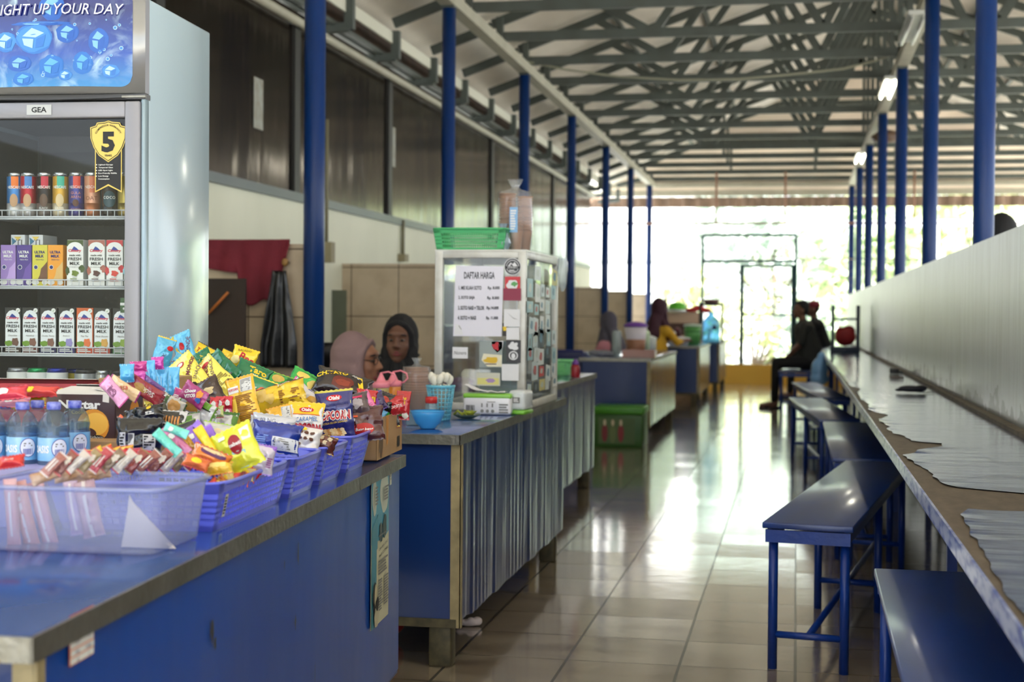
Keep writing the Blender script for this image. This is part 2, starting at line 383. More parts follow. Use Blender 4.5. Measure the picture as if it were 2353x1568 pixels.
for i, t in enumerate(tr):
    t['group'] = 'steel roof trusses'
    t['label'] = 'grey steel roof truss crossing the hall, %s in the row from the camera' % ['first', 'second', 'third', 'fourth', 'fifth', 'sixth', 'seventh', 'eighth', 'ninth', 'tenth', 'eleventh', 'twelfth', 'thirteenth', 'fourteenth', 'fifteenth', 'sixteenth'][i]
# purlins
nmw = ['lowest', 'second', 'third', 'fourth', 'fifth']
for s_, nm in ((1, 'left'), (-1, 'right')):
    for i, x in enumerate((-1.9, -1.05, -.2, .6)):
        X_ = x if s_ == 1 else 2*XA-x
        ye = 29.5-(zr(X_)-3.52)/.36
        p = MB(); p.box(X_-.025, X_+.025, 4, ye, zr(X_)+.045, zr(X_)+.085, STEEL)
        one(p, 'purlin', '%s steel purlin under the %s roof slope' % (nmw[i], nm), 'purlin', group='roof purlins')
# gutter strips under the left eave
for i, (x, z, w_, h_, mt, lb) in enumerate(((-3.45, 3.6, .02, .1, M((205, 205, 190), .6), 'pale strip closing the left eave between the brackets'), (-3.55, 3.47, .05, .03, STEEL, 'thin dark steel strip of the left gutter'), (-3.62, 3.46, .04, .04, STEEL, 'rusty inner strip of the left gutter'))):
    one(MB().box(x-w_/2, x+w_/2, 4, 26.5, z-h_/2, z+h_/2, mt), 'gutter_strip', lb, 'gutter')
# draped cable
pts = [at(1212, 142, 'y', 15.0), at(1300, 160, 'y', 15.2), at(1420, 176, 'y', 15.3), at(1560, 184, 'y', 15.3), at(1700, 182, 'y', 15.3), at(1850, 168, 'y', 15.3), at(1938, 158, 'y', 15.3), at(2010, 140, 'y', 15.2), at(2062, 122, 'y', 15.1)]
one(MB().tube(pts, .012, M((150, 150, 130), .5), 6), 'hanging_cable', 'thin pale cable sagging across the hall between the two rows of columns', 'cable')
# ---------------------------------------------------------------- columns
BLUE = M((14, 50, 108), .3, 0, .25, 4, bump=.15, bs=14, bd=.003, col2=(12, 38, 86), coat=.0, spec=.3)
def column(x, y, z1, label, grp, r=.057):
    t = thing('blue_column', label, 'column', (x, y, 0), group=grp)
    MB().tube([(0, 0, 0), (0, 0, z1)], r, BLUE, 24).build('shaft', t)
    q = MB(); q.box(-.05, .05, -.06, .06, z1-.001, z1+.02, STEEL); q.build('cap_plate', t)
OR = ['nearest', 'second', 'third', 'fourth', 'fifth', 'sixth', 'farthest']
for i, y in enumerate((8.25, 11.6, 14.95, 18.2, 21.55, 24.85, 28.1)):
    column(-2.77, y, 3.68, '%s blue round steel column of the left row beside the stalls' % OR[i], 'left row of columns', .062 if i == 0 else .055)
for i, y in enumerate((8.44, 11.8, 15.1, 18.45, 21.8, 25.1, 28.6)):
    column(1.0, y, 3.68, '%s blue round steel column rising behind the dividing wall' % OR[i], 'right row of columns')
# tiled partitions between stalls
def tile_mat():
    m = M((200, 182, 156), .35, 0, .5, 6, col2=(158, 138, 112), thr=(.25, .6), key='ptile')
    nt = m.node_tree; b = nt.nodes['Principled BSDF']; L = nt.links; src = b.inputs['Base Color'].links[0].from_socket
    t = nt.nodes.new('ShaderNodeTexCoord'); br = nt.nodes.new('ShaderNodeTexBrick'); mp = nt.nodes.new('ShaderNodeMapping')
    mp.inputs['Rotation'].default_value = (PI/2, 0, 0); L.new(t.outputs['Object'], mp.inputs[0]); L.new(mp.outputs[0], br.inputs[0])
    br.offset = 0; br.inputs['Scale'].default_value = 1; br.inputs['Brick Width'].default_value = .4; br.inputs['Row Height'].default_value = .4; br.inputs['Mortar Size'].default_value = .004
    mx = nt.nodes.new('ShaderNodeMix'); mx.data_type = 'RGBA'; L.new(br.outputs['Fac'], mx.inputs[0]); L.new(src, mx.inputs[6]); mx.inputs[7].default_value = lin((80, 62, 44))+(1,)
    L.new(mx.outputs[2], b.inputs['Base Color']); return m
TILE = tile_mat()
for i, y in enumerate((8.3, 11.65, 15.0, 18.25, 21.6, 24.9, 28.15)):
    one(MB().box(-.88, 0, -.05, .05, 0, 1.63, TILE), 'stall_partition', 'beige tiled partition at the %s column of the left row' % OR[i], 'partition', (-2.78, y+.02, 0), group='tiled stall partitions')
# ================================================================= benches
SEAT = M((14, 54, 128), .36, 0, .5, 3, col2=(22, 30, 48), st=(1, .35, 1), bump=.25, bs=30, bd=.002, thr=(.36, .62), coat=.3)
BPNT = M((12, 50, 128), .35, 0, .2, 9, bump=.1, bs=60, coat=.05, spec=.35)
def bench(label, loc, rz, wid=.29, ln=2.32, z=.517, pairs=3):
    t = thing('bench', label, 'bench', loc, rz, 'blue benches along the long table')
    q = MB(); q.bbox(-wid/2-.01, wid/2+.01, -.02, ln+.02, z-.022, z, SEAT, .004); q.build('seat', t)
    q = MB()
    for a in (-wid/2+.005, wid/2-.02): q.box(a, a+.015, 0, ln, z-.065, z-.022, BPNT)
    q.box(-wid/2, wid/2, -.012, .003, z-.07, z-.026, BPNT); q.box(-wid/2, wid/2, ln-.003, ln+.012, z-.07, z-.026, BPNT); q.build('apron', t)
    for i in range(pairs):
        y = .03+(ln-.06)*i/(pairs-1)
        for sx in (-1, 1): MB().tube([(sx*(wid/2-.022), y, 0), (sx*(wid/2-.022), y, z-.03)], .0165, BPNT, 14).build('leg', t)
        MB().tube([(-(wid/2-.022), y, .12), (wid/2-.022, y, .12)], .0125, BPNT, 12).build('stretcher', t)
    MB().tube([(0, .03, .12), (0, ln-.03, .12)], .0125, BPNT, 12).build('long_stretcher', t)
bench('blue bench with dull worn seat standing slightly askew in the aisle, second from the camera', (.048, 5.17, 0), -math.radians(8.7))
bench('bright blue bench at the bottom right corner of the photo, nearest to the camera', (.355, 2.0, 0), -math.radians(.5), .28, 2.28)
bench('dark blue bench mostly under the long table, third from the camera', (.345, 7.62, 0), 0, .30, 2.6)
bench('dark blue bench whose near end points into the aisle, fourth from the camera', (.30, 10.45, 0), math.radians(4.5), .27, 2.7, pairs=3)
bench('dark blue bench in front of the seated man, fifth from the camera', (.34, 13.33, 0), math.radians(4.8), .25, 2.9)
bench('dark blue bench on which the man in the dark shirt sits', (.0, 19.3, 0), 0, .42, 1.3, pairs=2)
# ================================================================= long table
def sheet_top():
    m = M((34, 62, 118), .1, 0, .3, 3, col2=(70, 76, 96), st=(.5, 5, 1), bump=1, bs=6, bd=.008, key='ttop', coat=.8)
    return m
WOODE = M((100, 88, 72), .6, 0, .6, 10, col2=(66, 52, 38), st=(3, 1, 1), bump=.3, bs=30, bd=.003)
t = thing('long_table', 'long wall table with peeling glossy blue covering and bare wooden front edge', 'table', (.33, 0, 0))
MB().box(0, .54, 0, 26.6, .752, .78, WOODE).build('tabletop', t)
E_ = MB(); E_.box(-.006, 0, 0, 26.6, .742, .781, M((160, 168, 196), .35, 0, .95, 16, col2=(26, 62, 150), st=(1, .8, 3), thr=(.34, .56), coat=.3)); E_.build('edge_strip', t)
random.seed(4)
def cover(keys, y0, y1, cut0=None):
    """peeled covering: jagged left edge through keys (y, x)"""
    L_ = []; y = y0
    ks = keys
    while y < y1:
        for (a, xa), (b, xb) in zip(ks[:-1], ks[1:]):
            if a <= y <= b: x = xa+(xb-xa)*(y-a)/(b-a); break
        x += (mn.noise(Vector((y*2.2, 3.3, 0)))*.035+mn.noise(Vector((y*9, 1, 0)))*.02)*(1 if y < 9 else .5)
        L_.append((max(.008, x-.33), y)); y += .03 if y < 9 else .08
    return L_
def covering(L_, name):
    mb = MB(); vs = []; fs = []
    cols = 14
    for i, (x, y) in enumerate(L_):
        for c in range(cols+1):
            xx = x+(.54-x)*c/cols
            lift = .004*max(0, 1-(xx-x)/.05)*abs(mn.noise(Vector((y*6, 0, 5))))*2
            wv = .0012*mn.noise(Vector((xx*2.5, y*9, 0)))+.0008*mn.noise(Vector((xx*3, y*25, 3)))
            vs.append((xx, y, .7835+wv+lift))
    n = cols+1
    for i in range(len(L_)-1):
        for c in range(cols): fs.append((i*n+c, i*n+c+1, (i+1)*n+c+1, (i+1)*n+c))
    mb.add(vs, fs, sheet_top(), True)
    return mb.build(name, t)
covering(cover([(0, .36), (2.2, .345), (2.9, .35), (3.3, .352), (3.45, .36), (3.6, .40)], .0, 3.58), 'covering')
covering(cover([(3.62, .62), (3.95, .57), (4.05, .40), (4.5, .365), (4.9, .36), (5.15, .42), (5.3, .50), (5.42, .50), (5.5, .40), (6, .36), (6.6, .345), (6.9, .40), (7.3, .35), (7.8, .38), (8.3, .345), (8.9, .36), (9.4, .40), (9.8, .345), (27, .34)], 3.62, 26.55), 'covering')
for y in (3.3, 6.2, 9.6, 13, 16.5, 20, 23.5, 26.2):
    for x in (.3, .5): MB().box(x-.02, x+.02, y-.02, y+.02, 0, .752, BPNT).build('leg', t)
# ================================================================= counters
CB = M((10, 46, 106), .3, .0, .3, 2, col2=(8, 40, 100), bump=.25, bs=3, bd=.006, st=(1, 2.2, .5), coat=.1)
CBD = M((12, 46, 108), .4, .0, .3, 3, col2=(12, 34, 80))
ALU = M((150, 148, 140), .38, .85, .4, 12, col2=(96, 90, 74), bump=.2, bs=50)
CTOP = M((30, 74, 150), .16, .3, .3, 3, col2=(60, 90, 140), coat=.4)
LEGM = M((104, 96, 72), .55, .4, .6, 26, col2=(52, 50, 44))
def pleat(x, y0, y1, z0, z1, m, amp, fr, seed=0):
    """hanging sheet metal or vinyl with vertical waves, facing +x"""
    mb = MB(); n = int((y1-y0)*90); k = 14; vs = []
    for i in range(n+1):
        y = y0+(y1-y0)*i/n
        d = amp*(mn.noise(Vector((y*fr, seed, 0)))*.7+mn.noise(Vector((y*fr*2.7, seed, 4)))*.5)
        for j in range(k+1):
            tt = j/k; zb = z0+.012*mn.noise(Vector((y*5, seed, 9)))
            z = z1+(zb-z1)*tt
            e = .3+.9*tt
            vs.append((x+abs(amp)*.9+d*e+amp*.4*mn.noise(Vector((y*fr*.8, z*3, seed+2))), y, z))
    q = k+1
    mb.add(vs, [(i*q+j, i*q+j+1, (i+1)*q+j+1, (i+1)*q+j) for i in range(n) for j in range(k)], m, True)
    return mb
def counter(label, x1, y0, y1, wid, amp, fr, mat, rz=0, seed=0, z=.81, legs=True, zb=.17):
    """x1: aisle side"""
    t = thing('stall_counter', label, 'counter', (x1, y0, 0), rz, 'blue food stall counters')
    ln = y1-y0; W_ = wid
    q = MB(); q.bbox(-W_-.02, .012, -.025, ln+.02, z-.028, z, CTOP, .003); q.build('countertop', t)
    q = MB()
    q.box(-W_-.022, .016, -.03, -.025, z-.032, z+.002, ALU); q.box(.012, .017, -.03, ln+.022, z-.032, z+.002, ALU); q.box(-W_-.022, .017, ln+.02, ln+.025, z-.032, z+.002, ALU)
    q.build('edge_trim', t)
    q = MB(); q.box(-W_, 0, 0, .006, zb, z-.03, CB); q.build('end_panel', t)
    q = MB(); q.box(-W_, 0, ln-.006, ln, zb, z-.03, CBD); q.box(-W_, -.0, .006, ln-.006, zb-.0, zb+.012, CBD); q.box(-W_, -W_+.006, 0, ln, zb, z-.03, CBD); q.build('carcass', t)
    p = pleat(.001, .01, ln, zb-.02 if amp > .002 else zb+.01, z-.032, mat, amp, fr, seed); p.build('front_sheet', t)
    q = MB(); q.box(-.022, .008+amp, -.006, .004, zb-.03, z-.03, M((176, 160, 120), .5, .2, .4, 14)); q.box(.004+amp, .01+amp, -.006, .02, zb-.03, z-.03, M((176, 160, 120), .5, .2, .4, 14)); q.build('corner_angle', t)
    q = MB(); q.box(-W_, -.0, -.008, 0, zb-.03, zb, LEGM); q.build('bottom_rail', t)
    for yy in (.0, ln-.09):
        for xx in (-.1, -W_+.02): MB().bbox(xx, xx+.08, yy+.004, yy+.08, 0, zb+.001, LEGM, .006).build('leg', t)
    return t
R_ = math.radians
c1 = counter('near blue counter carrying the snack baskets and the plastic tub', -.9735, 1.76, 4.20, .68, .0015, 1.2, M((20, 74, 164), .34, .0, .4, 2.4, col2=(20, 58, 128), st=(1, 1, .4), bump=.4, bs=2.2, bd=.02, coat=.05, spec=.35), rz=R_(4.0))
c2 = counter('blue counter with rippled front sheet under the glass food case', -1.145, 4.97, 7.30, .60, .006, 9, M((12, 46, 108), .3, .15, .2, 3, coat=.15), seed=3)
c3 = counter('blue grey rippled counter just behind the glass food case', -1.41, 8.0, 10.42, .58, .006, 8, M((70, 84, 140), .28, .4, .2, 3, coat=.2), seed=5)
c4 = counter('dark blue counter holding the purple lidded drink bucket', -1.385, 14.2, 17.3, .66, .005, 5, M((70, 84, 130), .2, .7, .2, 3), seed=7)
c5 = counter('dark blue counter in front of the woman in yellow', -1.30, 20.2, 22.7, .62, .005, 5, M((70, 84, 130), .2, .7, .2, 3), seed=8)
c6 = counter('farthest dark blue counter next to the yellow wall', -1.2, 23.6, 26.0, .40, .004, 5, M((70, 84, 130), .2, .7, .2, 3), seed=9)
# ================================================================= printed surfaces
WHT = M((232, 232, 228), .5); BLK = M((22, 22, 24), .5); RED = M((200, 24, 36), .45); YEL = M((244, 206, 40), .45)
GRY = M((128, 128, 126), .5); NAVY = M((24, 34, 110), .45); BRN = M((92, 52, 34), .5); ORG = M((236, 120, 30), .45); GRN = M((50, 140, 60), .45)
PCOL = {'w': WHT, 'k': BLK, 'r': RED, 'y': YEL, 'g': GRY, 'n': NAVY, 'b': BRN, 'o': ORG, 'e': GRN}
def pc(c): return PCOL[c] if isinstance(c, str) else (c if not isinstance(c, tuple) else M(c, .42))
def decals(mb, items, fn, gl=0):
    """fn(x, y, k): plane coords -> 3-D, k the layer"""
    for k, it in enumerate(items):
        kk = k+1; ty = it[0]
        if ty == 'r':
            _, x0, x1, y0, y1, c = it[:6]; n = 6
            vs = [fn(x0+(x1-x0)*i/n, y0+(y1-y0)*j/n, kk) for j in range(n+1) for i in range(n+1)]
            mb.add(vs, [(j*(n+1)+i, j*(n+1)+i+1, (j+1)*(n+1)+i+1, (j+1)*(n+1)+i) for i in range(n) for j in range(n)], pc(c), True)
        elif ty == 'e':
            _, cx, cy_, rx, ry, c = it[:6]; n = 20; wob = it[6] if len(it) > 6 else 0
            vs = [fn(cx, cy_, kk)]
            for rr in (.35, .7, 1):
                for i in range(n):
                    q = 1+wob*mn.noise(Vector((cx*90+math.cos(2*PI*i/n)*1.5, cy_*90+math.sin(2*PI*i/n)*1.5, k)))
                    vs.append(fn(cx+rx*rr*q*math.cos(2*PI*i/n), cy_+ry*rr*q*math.sin(2*PI*i/n), kk))
            fs = [(0, 1+i, 1+(i+1) % n) for i in range(n)]
            for r_ in range(2): fs += [(1+r_*n+i, 1+(r_+1)*n+i, 1+(r_+1)*n+(i+1) % n, 1+r_*n+(i+1) % n) for i in range(n)]
            mb.add(vs, fs, pc(c), True)
        elif ty == 'p':
            mb.add([fn(x, y, kk) for x, y in it[1]], [tuple(range(len(it[1])))], pc(it[2]), False)
        elif ty == 't':
            _, s_, cx, cy_, h, c = it[:6]; o = it[6] if len(it) > 6 else {}
            a = math.radians(o.get('rot', 0)); ca, sa = math.cos(a), math.sin(a)
            arc = o.get('arc')
            def g(x, y, cx=cx, cy_=cy_, kk=kk, ca=ca, sa=sa, arc=arc):
                if arc: th = x/arc; x, y = math.sin(th)*(arc+y), math.cos(th)*(arc+y)-arc
                return fn(cx+x*ca-y*sa, cy_+x*sa+y*ca, kk)
            mb.text(s_, None, None, None, h, pc(c), w=o.get('w'), bold=o.get('b', 0), shear=o.get('sh', 0), fn=g, maxw=o.get('mw'))
        elif ty == 'l':   # lines of tiny unreadable print as thin bars
            _, x0, x1, y0, y1, nl, c = it[:7]; rr = random.Random(nl*7)
            for i in range(nl):
                yy = y0+(y1-y0)*(i+.5)/nl; h = (y1-y0)/nl*.32; xe = x1-(x1-x0)*rr.random()*.35
                mb.add([fn(x0, yy-h, kk), fn(xe, yy-h, kk), fn(xe, yy+h, kk), fn(x0, yy+h, kk)], [(0, 1, 2, 3)], pc(c))
        elif ty == 'bar':
            _, x0, x1, y0, y1, n, c = it[:7]; rr = random.Random(5)
            for i in range(n):
                a = x0+(x1-x0)*i/n; b = a+(x1-x0)/n*(.3+.4*rr.random())
                mb.add([fn(a, y0, kk), fn(b, y0, kk), fn(b, y1, kk), fn(a, y1, kk)], [(0, 1, 2, 3)], pc(c))
def flat(ox, oy, oz, ux=(1, 0, 0), uy=(0, 0, 1), n=(0, -1, 0), st=.0004):
    o = Vector((ox, oy, oz)); ux = Vector(ux); uy = Vector(uy); n = Vector(n)
    return lambda x, y, k: o+ux*x+uy*y+n*(st*k)
def glass(tint=(250, 252, 252), rough=.03, op=.08, key=None, f=1.35, ior=1.45):
    k = key or ('glass', tint, rough, op)
    if k in MATS: return MATS[k]
    m = bpy.data.materials.new('glass'); m.use_nodes = True; nt = m.node_tree; L = nt.links; MATS[k] = m
    for n in list(nt.nodes): nt.nodes.remove(n)
    N = nt.nodes.new; o = N('ShaderNodeOutputMaterial'); tr = N('ShaderNodeBsdfTransparent'); gl = N('ShaderNodeBsdfGlossy'); df = N('ShaderNodeBsdfDiffuse')
    c = lin(tint)+(1,); tr.inputs[0].default_value = c; gl.inputs['Roughness'].default_value = rough; df.inputs[0].default_value = c
    lw = N('ShaderNodeLayerWeight'); lw.inputs[0].default_value = .5; pw = N('ShaderNodeMath'); pw.operation = 'POWER'; L.new(lw.outputs['Facing'], pw.inputs[0]); pw.inputs[1].default_value = 3.5
    fr = N('ShaderNodeMath'); fr.operation = 'MULTIPLY_ADD'; L.new(pw.outputs[0], fr.inputs[0]); fr.inputs[1].default_value = .75; fr.inputs[2].default_value = .045 if ior > 1.3 else .02
    m1 = N('ShaderNodeMixShader'); m1.inputs[0].default_value = op; L.new(tr.outputs[0], m1.inputs[1]); L.new(df.outputs[0], m1.inputs[2])
    m2 = N('ShaderNodeMixShader'); L.new(fr.outputs[0], m2.inputs[0]); L.new(m1.outputs[0], m2.inputs[1]); L.new(gl.outputs[0], m2.inputs[2])
    L.new(m2.outputs[0], o.inputs[0]); return m
# ================================================================= beyond the far end
LEAF = [M((212, 226, 182), .6, nz=.5, ns=1.5, col2=(178, 204, 146)), M((224, 230, 184), .6, nz=.4, ns=1.5, col2=(198, 212, 150)), M((208, 220, 208), .6, nz=.4, ns=1.5, col2=(184, 202, 186))]
def bush(label, x, y, w_, h_, k, seed, grp='bushes and trees beyond the gate', trunk=False, z=-.13):
    r = random.Random(seed); t = thing('tree' if trunk else 'bush', label, 'tree' if trunk else 'bush', (x, y, z), group=grp)
    mb = MB(); n = int(330*max(1, w_*h_/4))
    z0 = h_*.35 if trunk else 0
    cl = [(r.uniform(-.7, .7)*w_/2, r.uniform(-.5, .5)*w_/2, z0+(h_-z0)*r.uniform(.15, .85), r.uniform(.25, .45)*min(w_, h_)) for _ in range(7)]
    vs = []; fs = []
    for i in range(min(n, 2600)):
        c = cl[i % 7]; d = Vector((r.gauss(0, 1), r.gauss(0, 1), r.gauss(0, 1))).normalized()*c[3]*r.uniform(.6, 1.05)
        p = Vector(c[:3])+d; p.z = max(.02, p.z)
        a = Vector((r.gauss(0, 1), r.gauss(0, 1), r.gauss(0, 1))).normalized(); b = a.cross(Vector((r.gauss(0, 1), r.gauss(0, 1), 1))).normalized()
        s = r.uniform(.06, .14)*(1.3 if h_ > 3 else 1)
        q = len(vs); vs += [p-a*s*1.6, p-b*s*.6, p+a*s*1.6, p+b*s*.6]; fs.append((q, q+1, q+2, q+3))
    mb.add(vs, fs, LEAF[k]); mb.build('foliage', t)
    q = MB(); bk = M((110, 96, 80), .8)
    if trunk: q.tube([(0, 0, 0), (.08, 0, h_*.3), (0, .05, h_*.7)], [.12, .09, .05], bk, 8)
    for c in cl[:5]: q.tube([(0, 0, h_*.3 if trunk else 0), Vector(c[:3])*.6+Vector((0, 0, h_*.1)), c[:3]], [.05, .03, .015], bk, 6)
    q.build('branches', t)
sp_ = [('pale green bush behind the left post of the gate', -2.0, 32, 1.6, 2.6, 1, 0), ('rounded bright bush behind the gate door', -.9, 33, 2.2, 2.0, 1, 0), ('grey green bush behind the right half of the gate', .3, 32, 1.6, 1.8, 2, 0),
       ('low bush just right of the gate', 1.3, 31.5, 1.6, 1.6, 0, 0), ('bushy hedge far behind the dividing wall', 3.0, 34, 2.6, 2.4, 0, 0), ('tall pale tree above the gate', -.6, 39, 3.6, 4.6, 2, 1), ('tall leafy tree behind the right columns', 2.6, 40, 4.0, 5.0, 0, 1),
       ('yellow green tree at the right edge of the view', 5.2, 38, 3.6, 5.4, 1, 1), ('leafy tree between the gate and the right columns', 1.0, 43, 3.6, 4.6, 1, 1), ('distant tree left of the gate behind the white building', -3.6, 45, 4, 6, 2, 1)]
for i, (lb, x, y, w_, h_, k, tr_) in enumerate(sp_): bush(lb, x, y, w_, h_, k, i+1, trunk=bool(tr_))
for i, (y, h_) in enumerate(((4.5, 1.5), (10, 1.4), (15, 1.6), (21, 1.5))):
    bush('leafy hedge shrub outside the open right side of the hall, %s along it' % ['first', 'second', 'third', 'fourth'][i], 9.5+i % 2, y, 4.2, h_, i % 3, 30+i, grp='hedge shrubs outside the right side')
WB = M((238, 240, 238), .7)
t = thing('white_building', 'overexposed white building wall behind the stalls at the far left', 'building', (-5.6, 33.5, -.13))
MB().box(-3, 3.3, 0, .3, 0, 5, WB).build('wall', t); MB().box(-3, 3.3, -.06, 0, 2.6, 2.75, M((200, 205, 208), .6)).build('ledge', t)
q = MB(); q.box(2.6, 2.9, -.2, 0, 1.9, 2.5, M((200, 204, 208), .5)); q.build('meter_box', t)
t = thing('white_rail', 'bright white horizontal beam outside above the gate', 'beam', (0, 33, 0))
MB().box(-.3, 6, 0, .12, 3.2, 3.32, WB).build('beam', t)
for x in (2.9, 5.6): MB().box(x, x+.1, 0, .1, -.13, 3.2, WB).build('post', t)
# bare plant behind the left columns
t = thing('dry_branches', 'tangle of dark bare branches outside between two far left columns', 'branches', (-3.95, 30.5, -.13))
r = random.Random(8); q = MB()
for i in range(22):
    a = Vector((r.uniform(-.5, .5), 0, r.uniform(1.0, 2.0))); q.tube([a, a+Vector((r.uniform(-.4, .4), r.uniform(-.2, .2), r.uniform(-.2, .3))), a+Vector((r.uniform(-.6, .6), 0, r.uniform(-.3, .5)))], .014, M((110, 84, 76), .7), 5)
q.tube([(0, 0, 0), (0, 0, 1.6)], .03, M((110, 84, 76), .7), 6); q.build('twigs', t)
# gate and fence
GT = M((20, 60, 64), .5, .1)
def px_bar(q, a, b, r): q.tube([a, b], r*1.35, GT, 8)
t = thing('steel_gate', 'thin green steel gate frame with a door standing on the yellow wall', 'gate', (-.85, 26.92, .35))
q = MB(); px_bar(q, (-.83, 0, 0), (-.83, 0, 2.33), .02); px_bar(q, (.83, 0, 0), (.83, 0, 2.33), .02); px_bar(q, (-.83, 0, 2.33), (.83, 0, 2.33), .02); px_bar(q, (-.83, 0, 1.86), (.83, 0, 1.86), .02); q.build('outer_frame', t)
q = MB(); px_bar(q, (-.12, 0, 0), (-.12, 0, 1.8), .028); px_bar(q, (.78, 0, 0), (.78, 0, 1.8), .022); px_bar(q, (-.12, 0, 1.78), (.78, 0, 1.78), .018); px_bar(q, (-.12, 0, .9), (.78, 0, .9), .012); q.box(.76, .84, -.03, .03, 1.3, 1.38, BLK)
q.build('door_leaf', t)
q = MB()
for i in range(13): x = -.83+i*.128; q.tube([(x, .005, 0), (x, .005, 2.33)], .0022, GT, 4)
for i in range(18): z = i*.13; q.tube([(-.83, .01, z), (.83, .01, z)], .0022, GT, 4)
q.build('wire_mesh', t)
t = thing('mesh_fence', 'pale pipe fence with wire mesh right of the gate behind the columns', 'fence', (3.4, 26.93, .35))
q = MB(); PL = M((176, 160, 150), .5)
for x in (-3.3, -2.2, -1.1, 0, 1.1, 2.2): q.tube([(x, 0, 0), (x, 0, 1.9)], .014, PL, 6)
q.tube([(-3.4, 0, 1.9), (2.3, 0, 1.9)], .014, PL, 6); q.tube([(-3.4, 0, 1.0), (2.3, 0, 1.0)], .012, PL, 6); q.build('pipes', t)
q = MB()
for i in range(44): q.tube([(-3.4+i*.13, .01, 0), (-3.4+i*.13, .01, 1.9)], .002, PL, 4)
for i in range(15): q.tube([(-3.4, .012, i*.13), (2.3, .012, i*.13)], .002, PL, 4)
q.build('wire_mesh', t)
q = MB(); RU = M((150, 112, 92), .6, .3)
q.tube([(-4.0, 26.95, 2.9), (6, 26.95, 2.88)], .022, RU, 8)
one(q, 'overhead_pipe', 'thin rusty pipe running across the open far end above the gate', 'pipe')
for i, x in enumerate((-3.9, -1.45, -.22, 2.02)):
    q = MB(); q.tube([(0, 0, 0), (0, 0, .9 if i else .75)], .02, RU, 8)
    one(q, 'hanger_pipe', '%s thin rusty vertical pipe joining the roof and the overhead pipe' % ['leftmost', 'second', 'third', 'rightmost'][i], 'pipe', (x, 26.99, 2.92 if i else 2.7), group='hanger pipes')
# lamps under the right beam
TUBE = M((255, 250, 225), .4, emis=9)
for i, (y, on_, lb) in enumerate(((12.9, 0, 'unlit long twin tube lamp under the right beam, nearest one'), (16.2, 1, 'lit twin tube lamp with warm glow under the right beam'), (23.2, 1, 'small lit tube lamp under the right beam, farthest one'))):
    t = thing('tube_lamp', lb, 'lamp', (.93, y, 3.66), group='tube lamps')
    MB().box(-.075, .075, -.62, .62, 0, .035, M((196, 198, 192), .4)).build('housing', t)
    for s_ in (-1, 1):
        MB().tube([(s_*.045, -.6, -.02), (s_*.045, .6, -.02)], .014, TUBE if on_ else M((170, 172, 168), .3), 8).build('tube', t)
    if on_:
        ld = bpy.data.lights.new('tube_light', 'AREA'); ld.shape = 'RECTANGLE'; ld.size = .12; ld.size_y = 1.2; ld.energy = 14; ld.color = (1, .95, .8)
        lo = bpy.data.objects.new('tube_light', ld); C.objects.link(lo); lo.parent = t; lo.location = (0, 0, -.05)
t = thing('hanging_fan', 'brown hanging fan housing behind the fourth right column', 'fan', (1.12, 19.9, 3.5))
q = MB(); q.lathe([(0, 0), (.16, .02), (.2, .08), (.1, .16), (0, .18)], M((96, 74, 60), .5)); q.build('housing', t); MB().tube([(0, 0, .16), (0, 0, .2)], .02, STEEL).build('stem', t)
# ================================================================= drinks fridge
fr = thing('drinks_fridge', 'tall glass door drinks fridge with blue ice canopy at the left', 'fridge', (-1.9, 4.106, 0), R_(3))
FW, FD, FH = .62, .55, 2.16
FB = M((176, 196, 206), .22, .0, .12, 3, bump=.12, bs=1.6, bd=.01, st=(1, 1, .4), col2=(190, 206, 210), coat=.5)
FG = M((150, 150, 156), .4, .2, .15, 4, st=(1, 1, .2), col2=(130, 130, 136))
FI = M((78, 80, 82), .5)
q = MB()
q.bbox(-.03, 0, .02, FD, .06, FH, FB, .006); q.bbox(-FW, -FW+.03, .02, FD, .06, FH, FB, .006); q.box(-FW+.03, -.03, FD-.03, FD, .06, FH, FI); q.box(-FW+.02, -.02, .02, FD, FH-.03, FH-.001, FB); q.box(-FW+.03, -.03, .03, FD-.03, .06, .1, FI); q.box(-FW+.03, -.03, .03, FD-.03, 1.815, 1.87, FI)
q.build('cabinet', fr)
q = MB(); q.box(-FW+.03, -.03, .07, FD-.04, .1, .1+.01, FI); q.box(-.034, -.031, .06, FD-.04, .1, 1.8, M((84, 86, 88), .5)); q.box(-FW+.031, -FW+.034, .06, FD-.04, .1, 1.8, M((84, 86, 88), .5)); q.box(-FW+.05, -.06, FD-.045, FD-.035, .12, 1.76, M((66, 68, 70), .5)); q.build('liner', fr)
q = MB(); q.X = Matrix.Translation((-.17, FD-.06, 1.69)) @ Matrix.Rotation(PI/2, 4, 'X')
q.lathe([(.03, 0), (.07, 0), (.07, .015), (.066, .015), (.066, .004), (.03, .004)], BLK, 28)
for i in range(26): a = 2*PI*i/26; q.bar((.02*math.cos(a), .02*math.sin(a), .012), (.068*math.cos(a), .068*math.sin(a), .012), .003, .003, GRY)
q.build('fan_grille', fr)
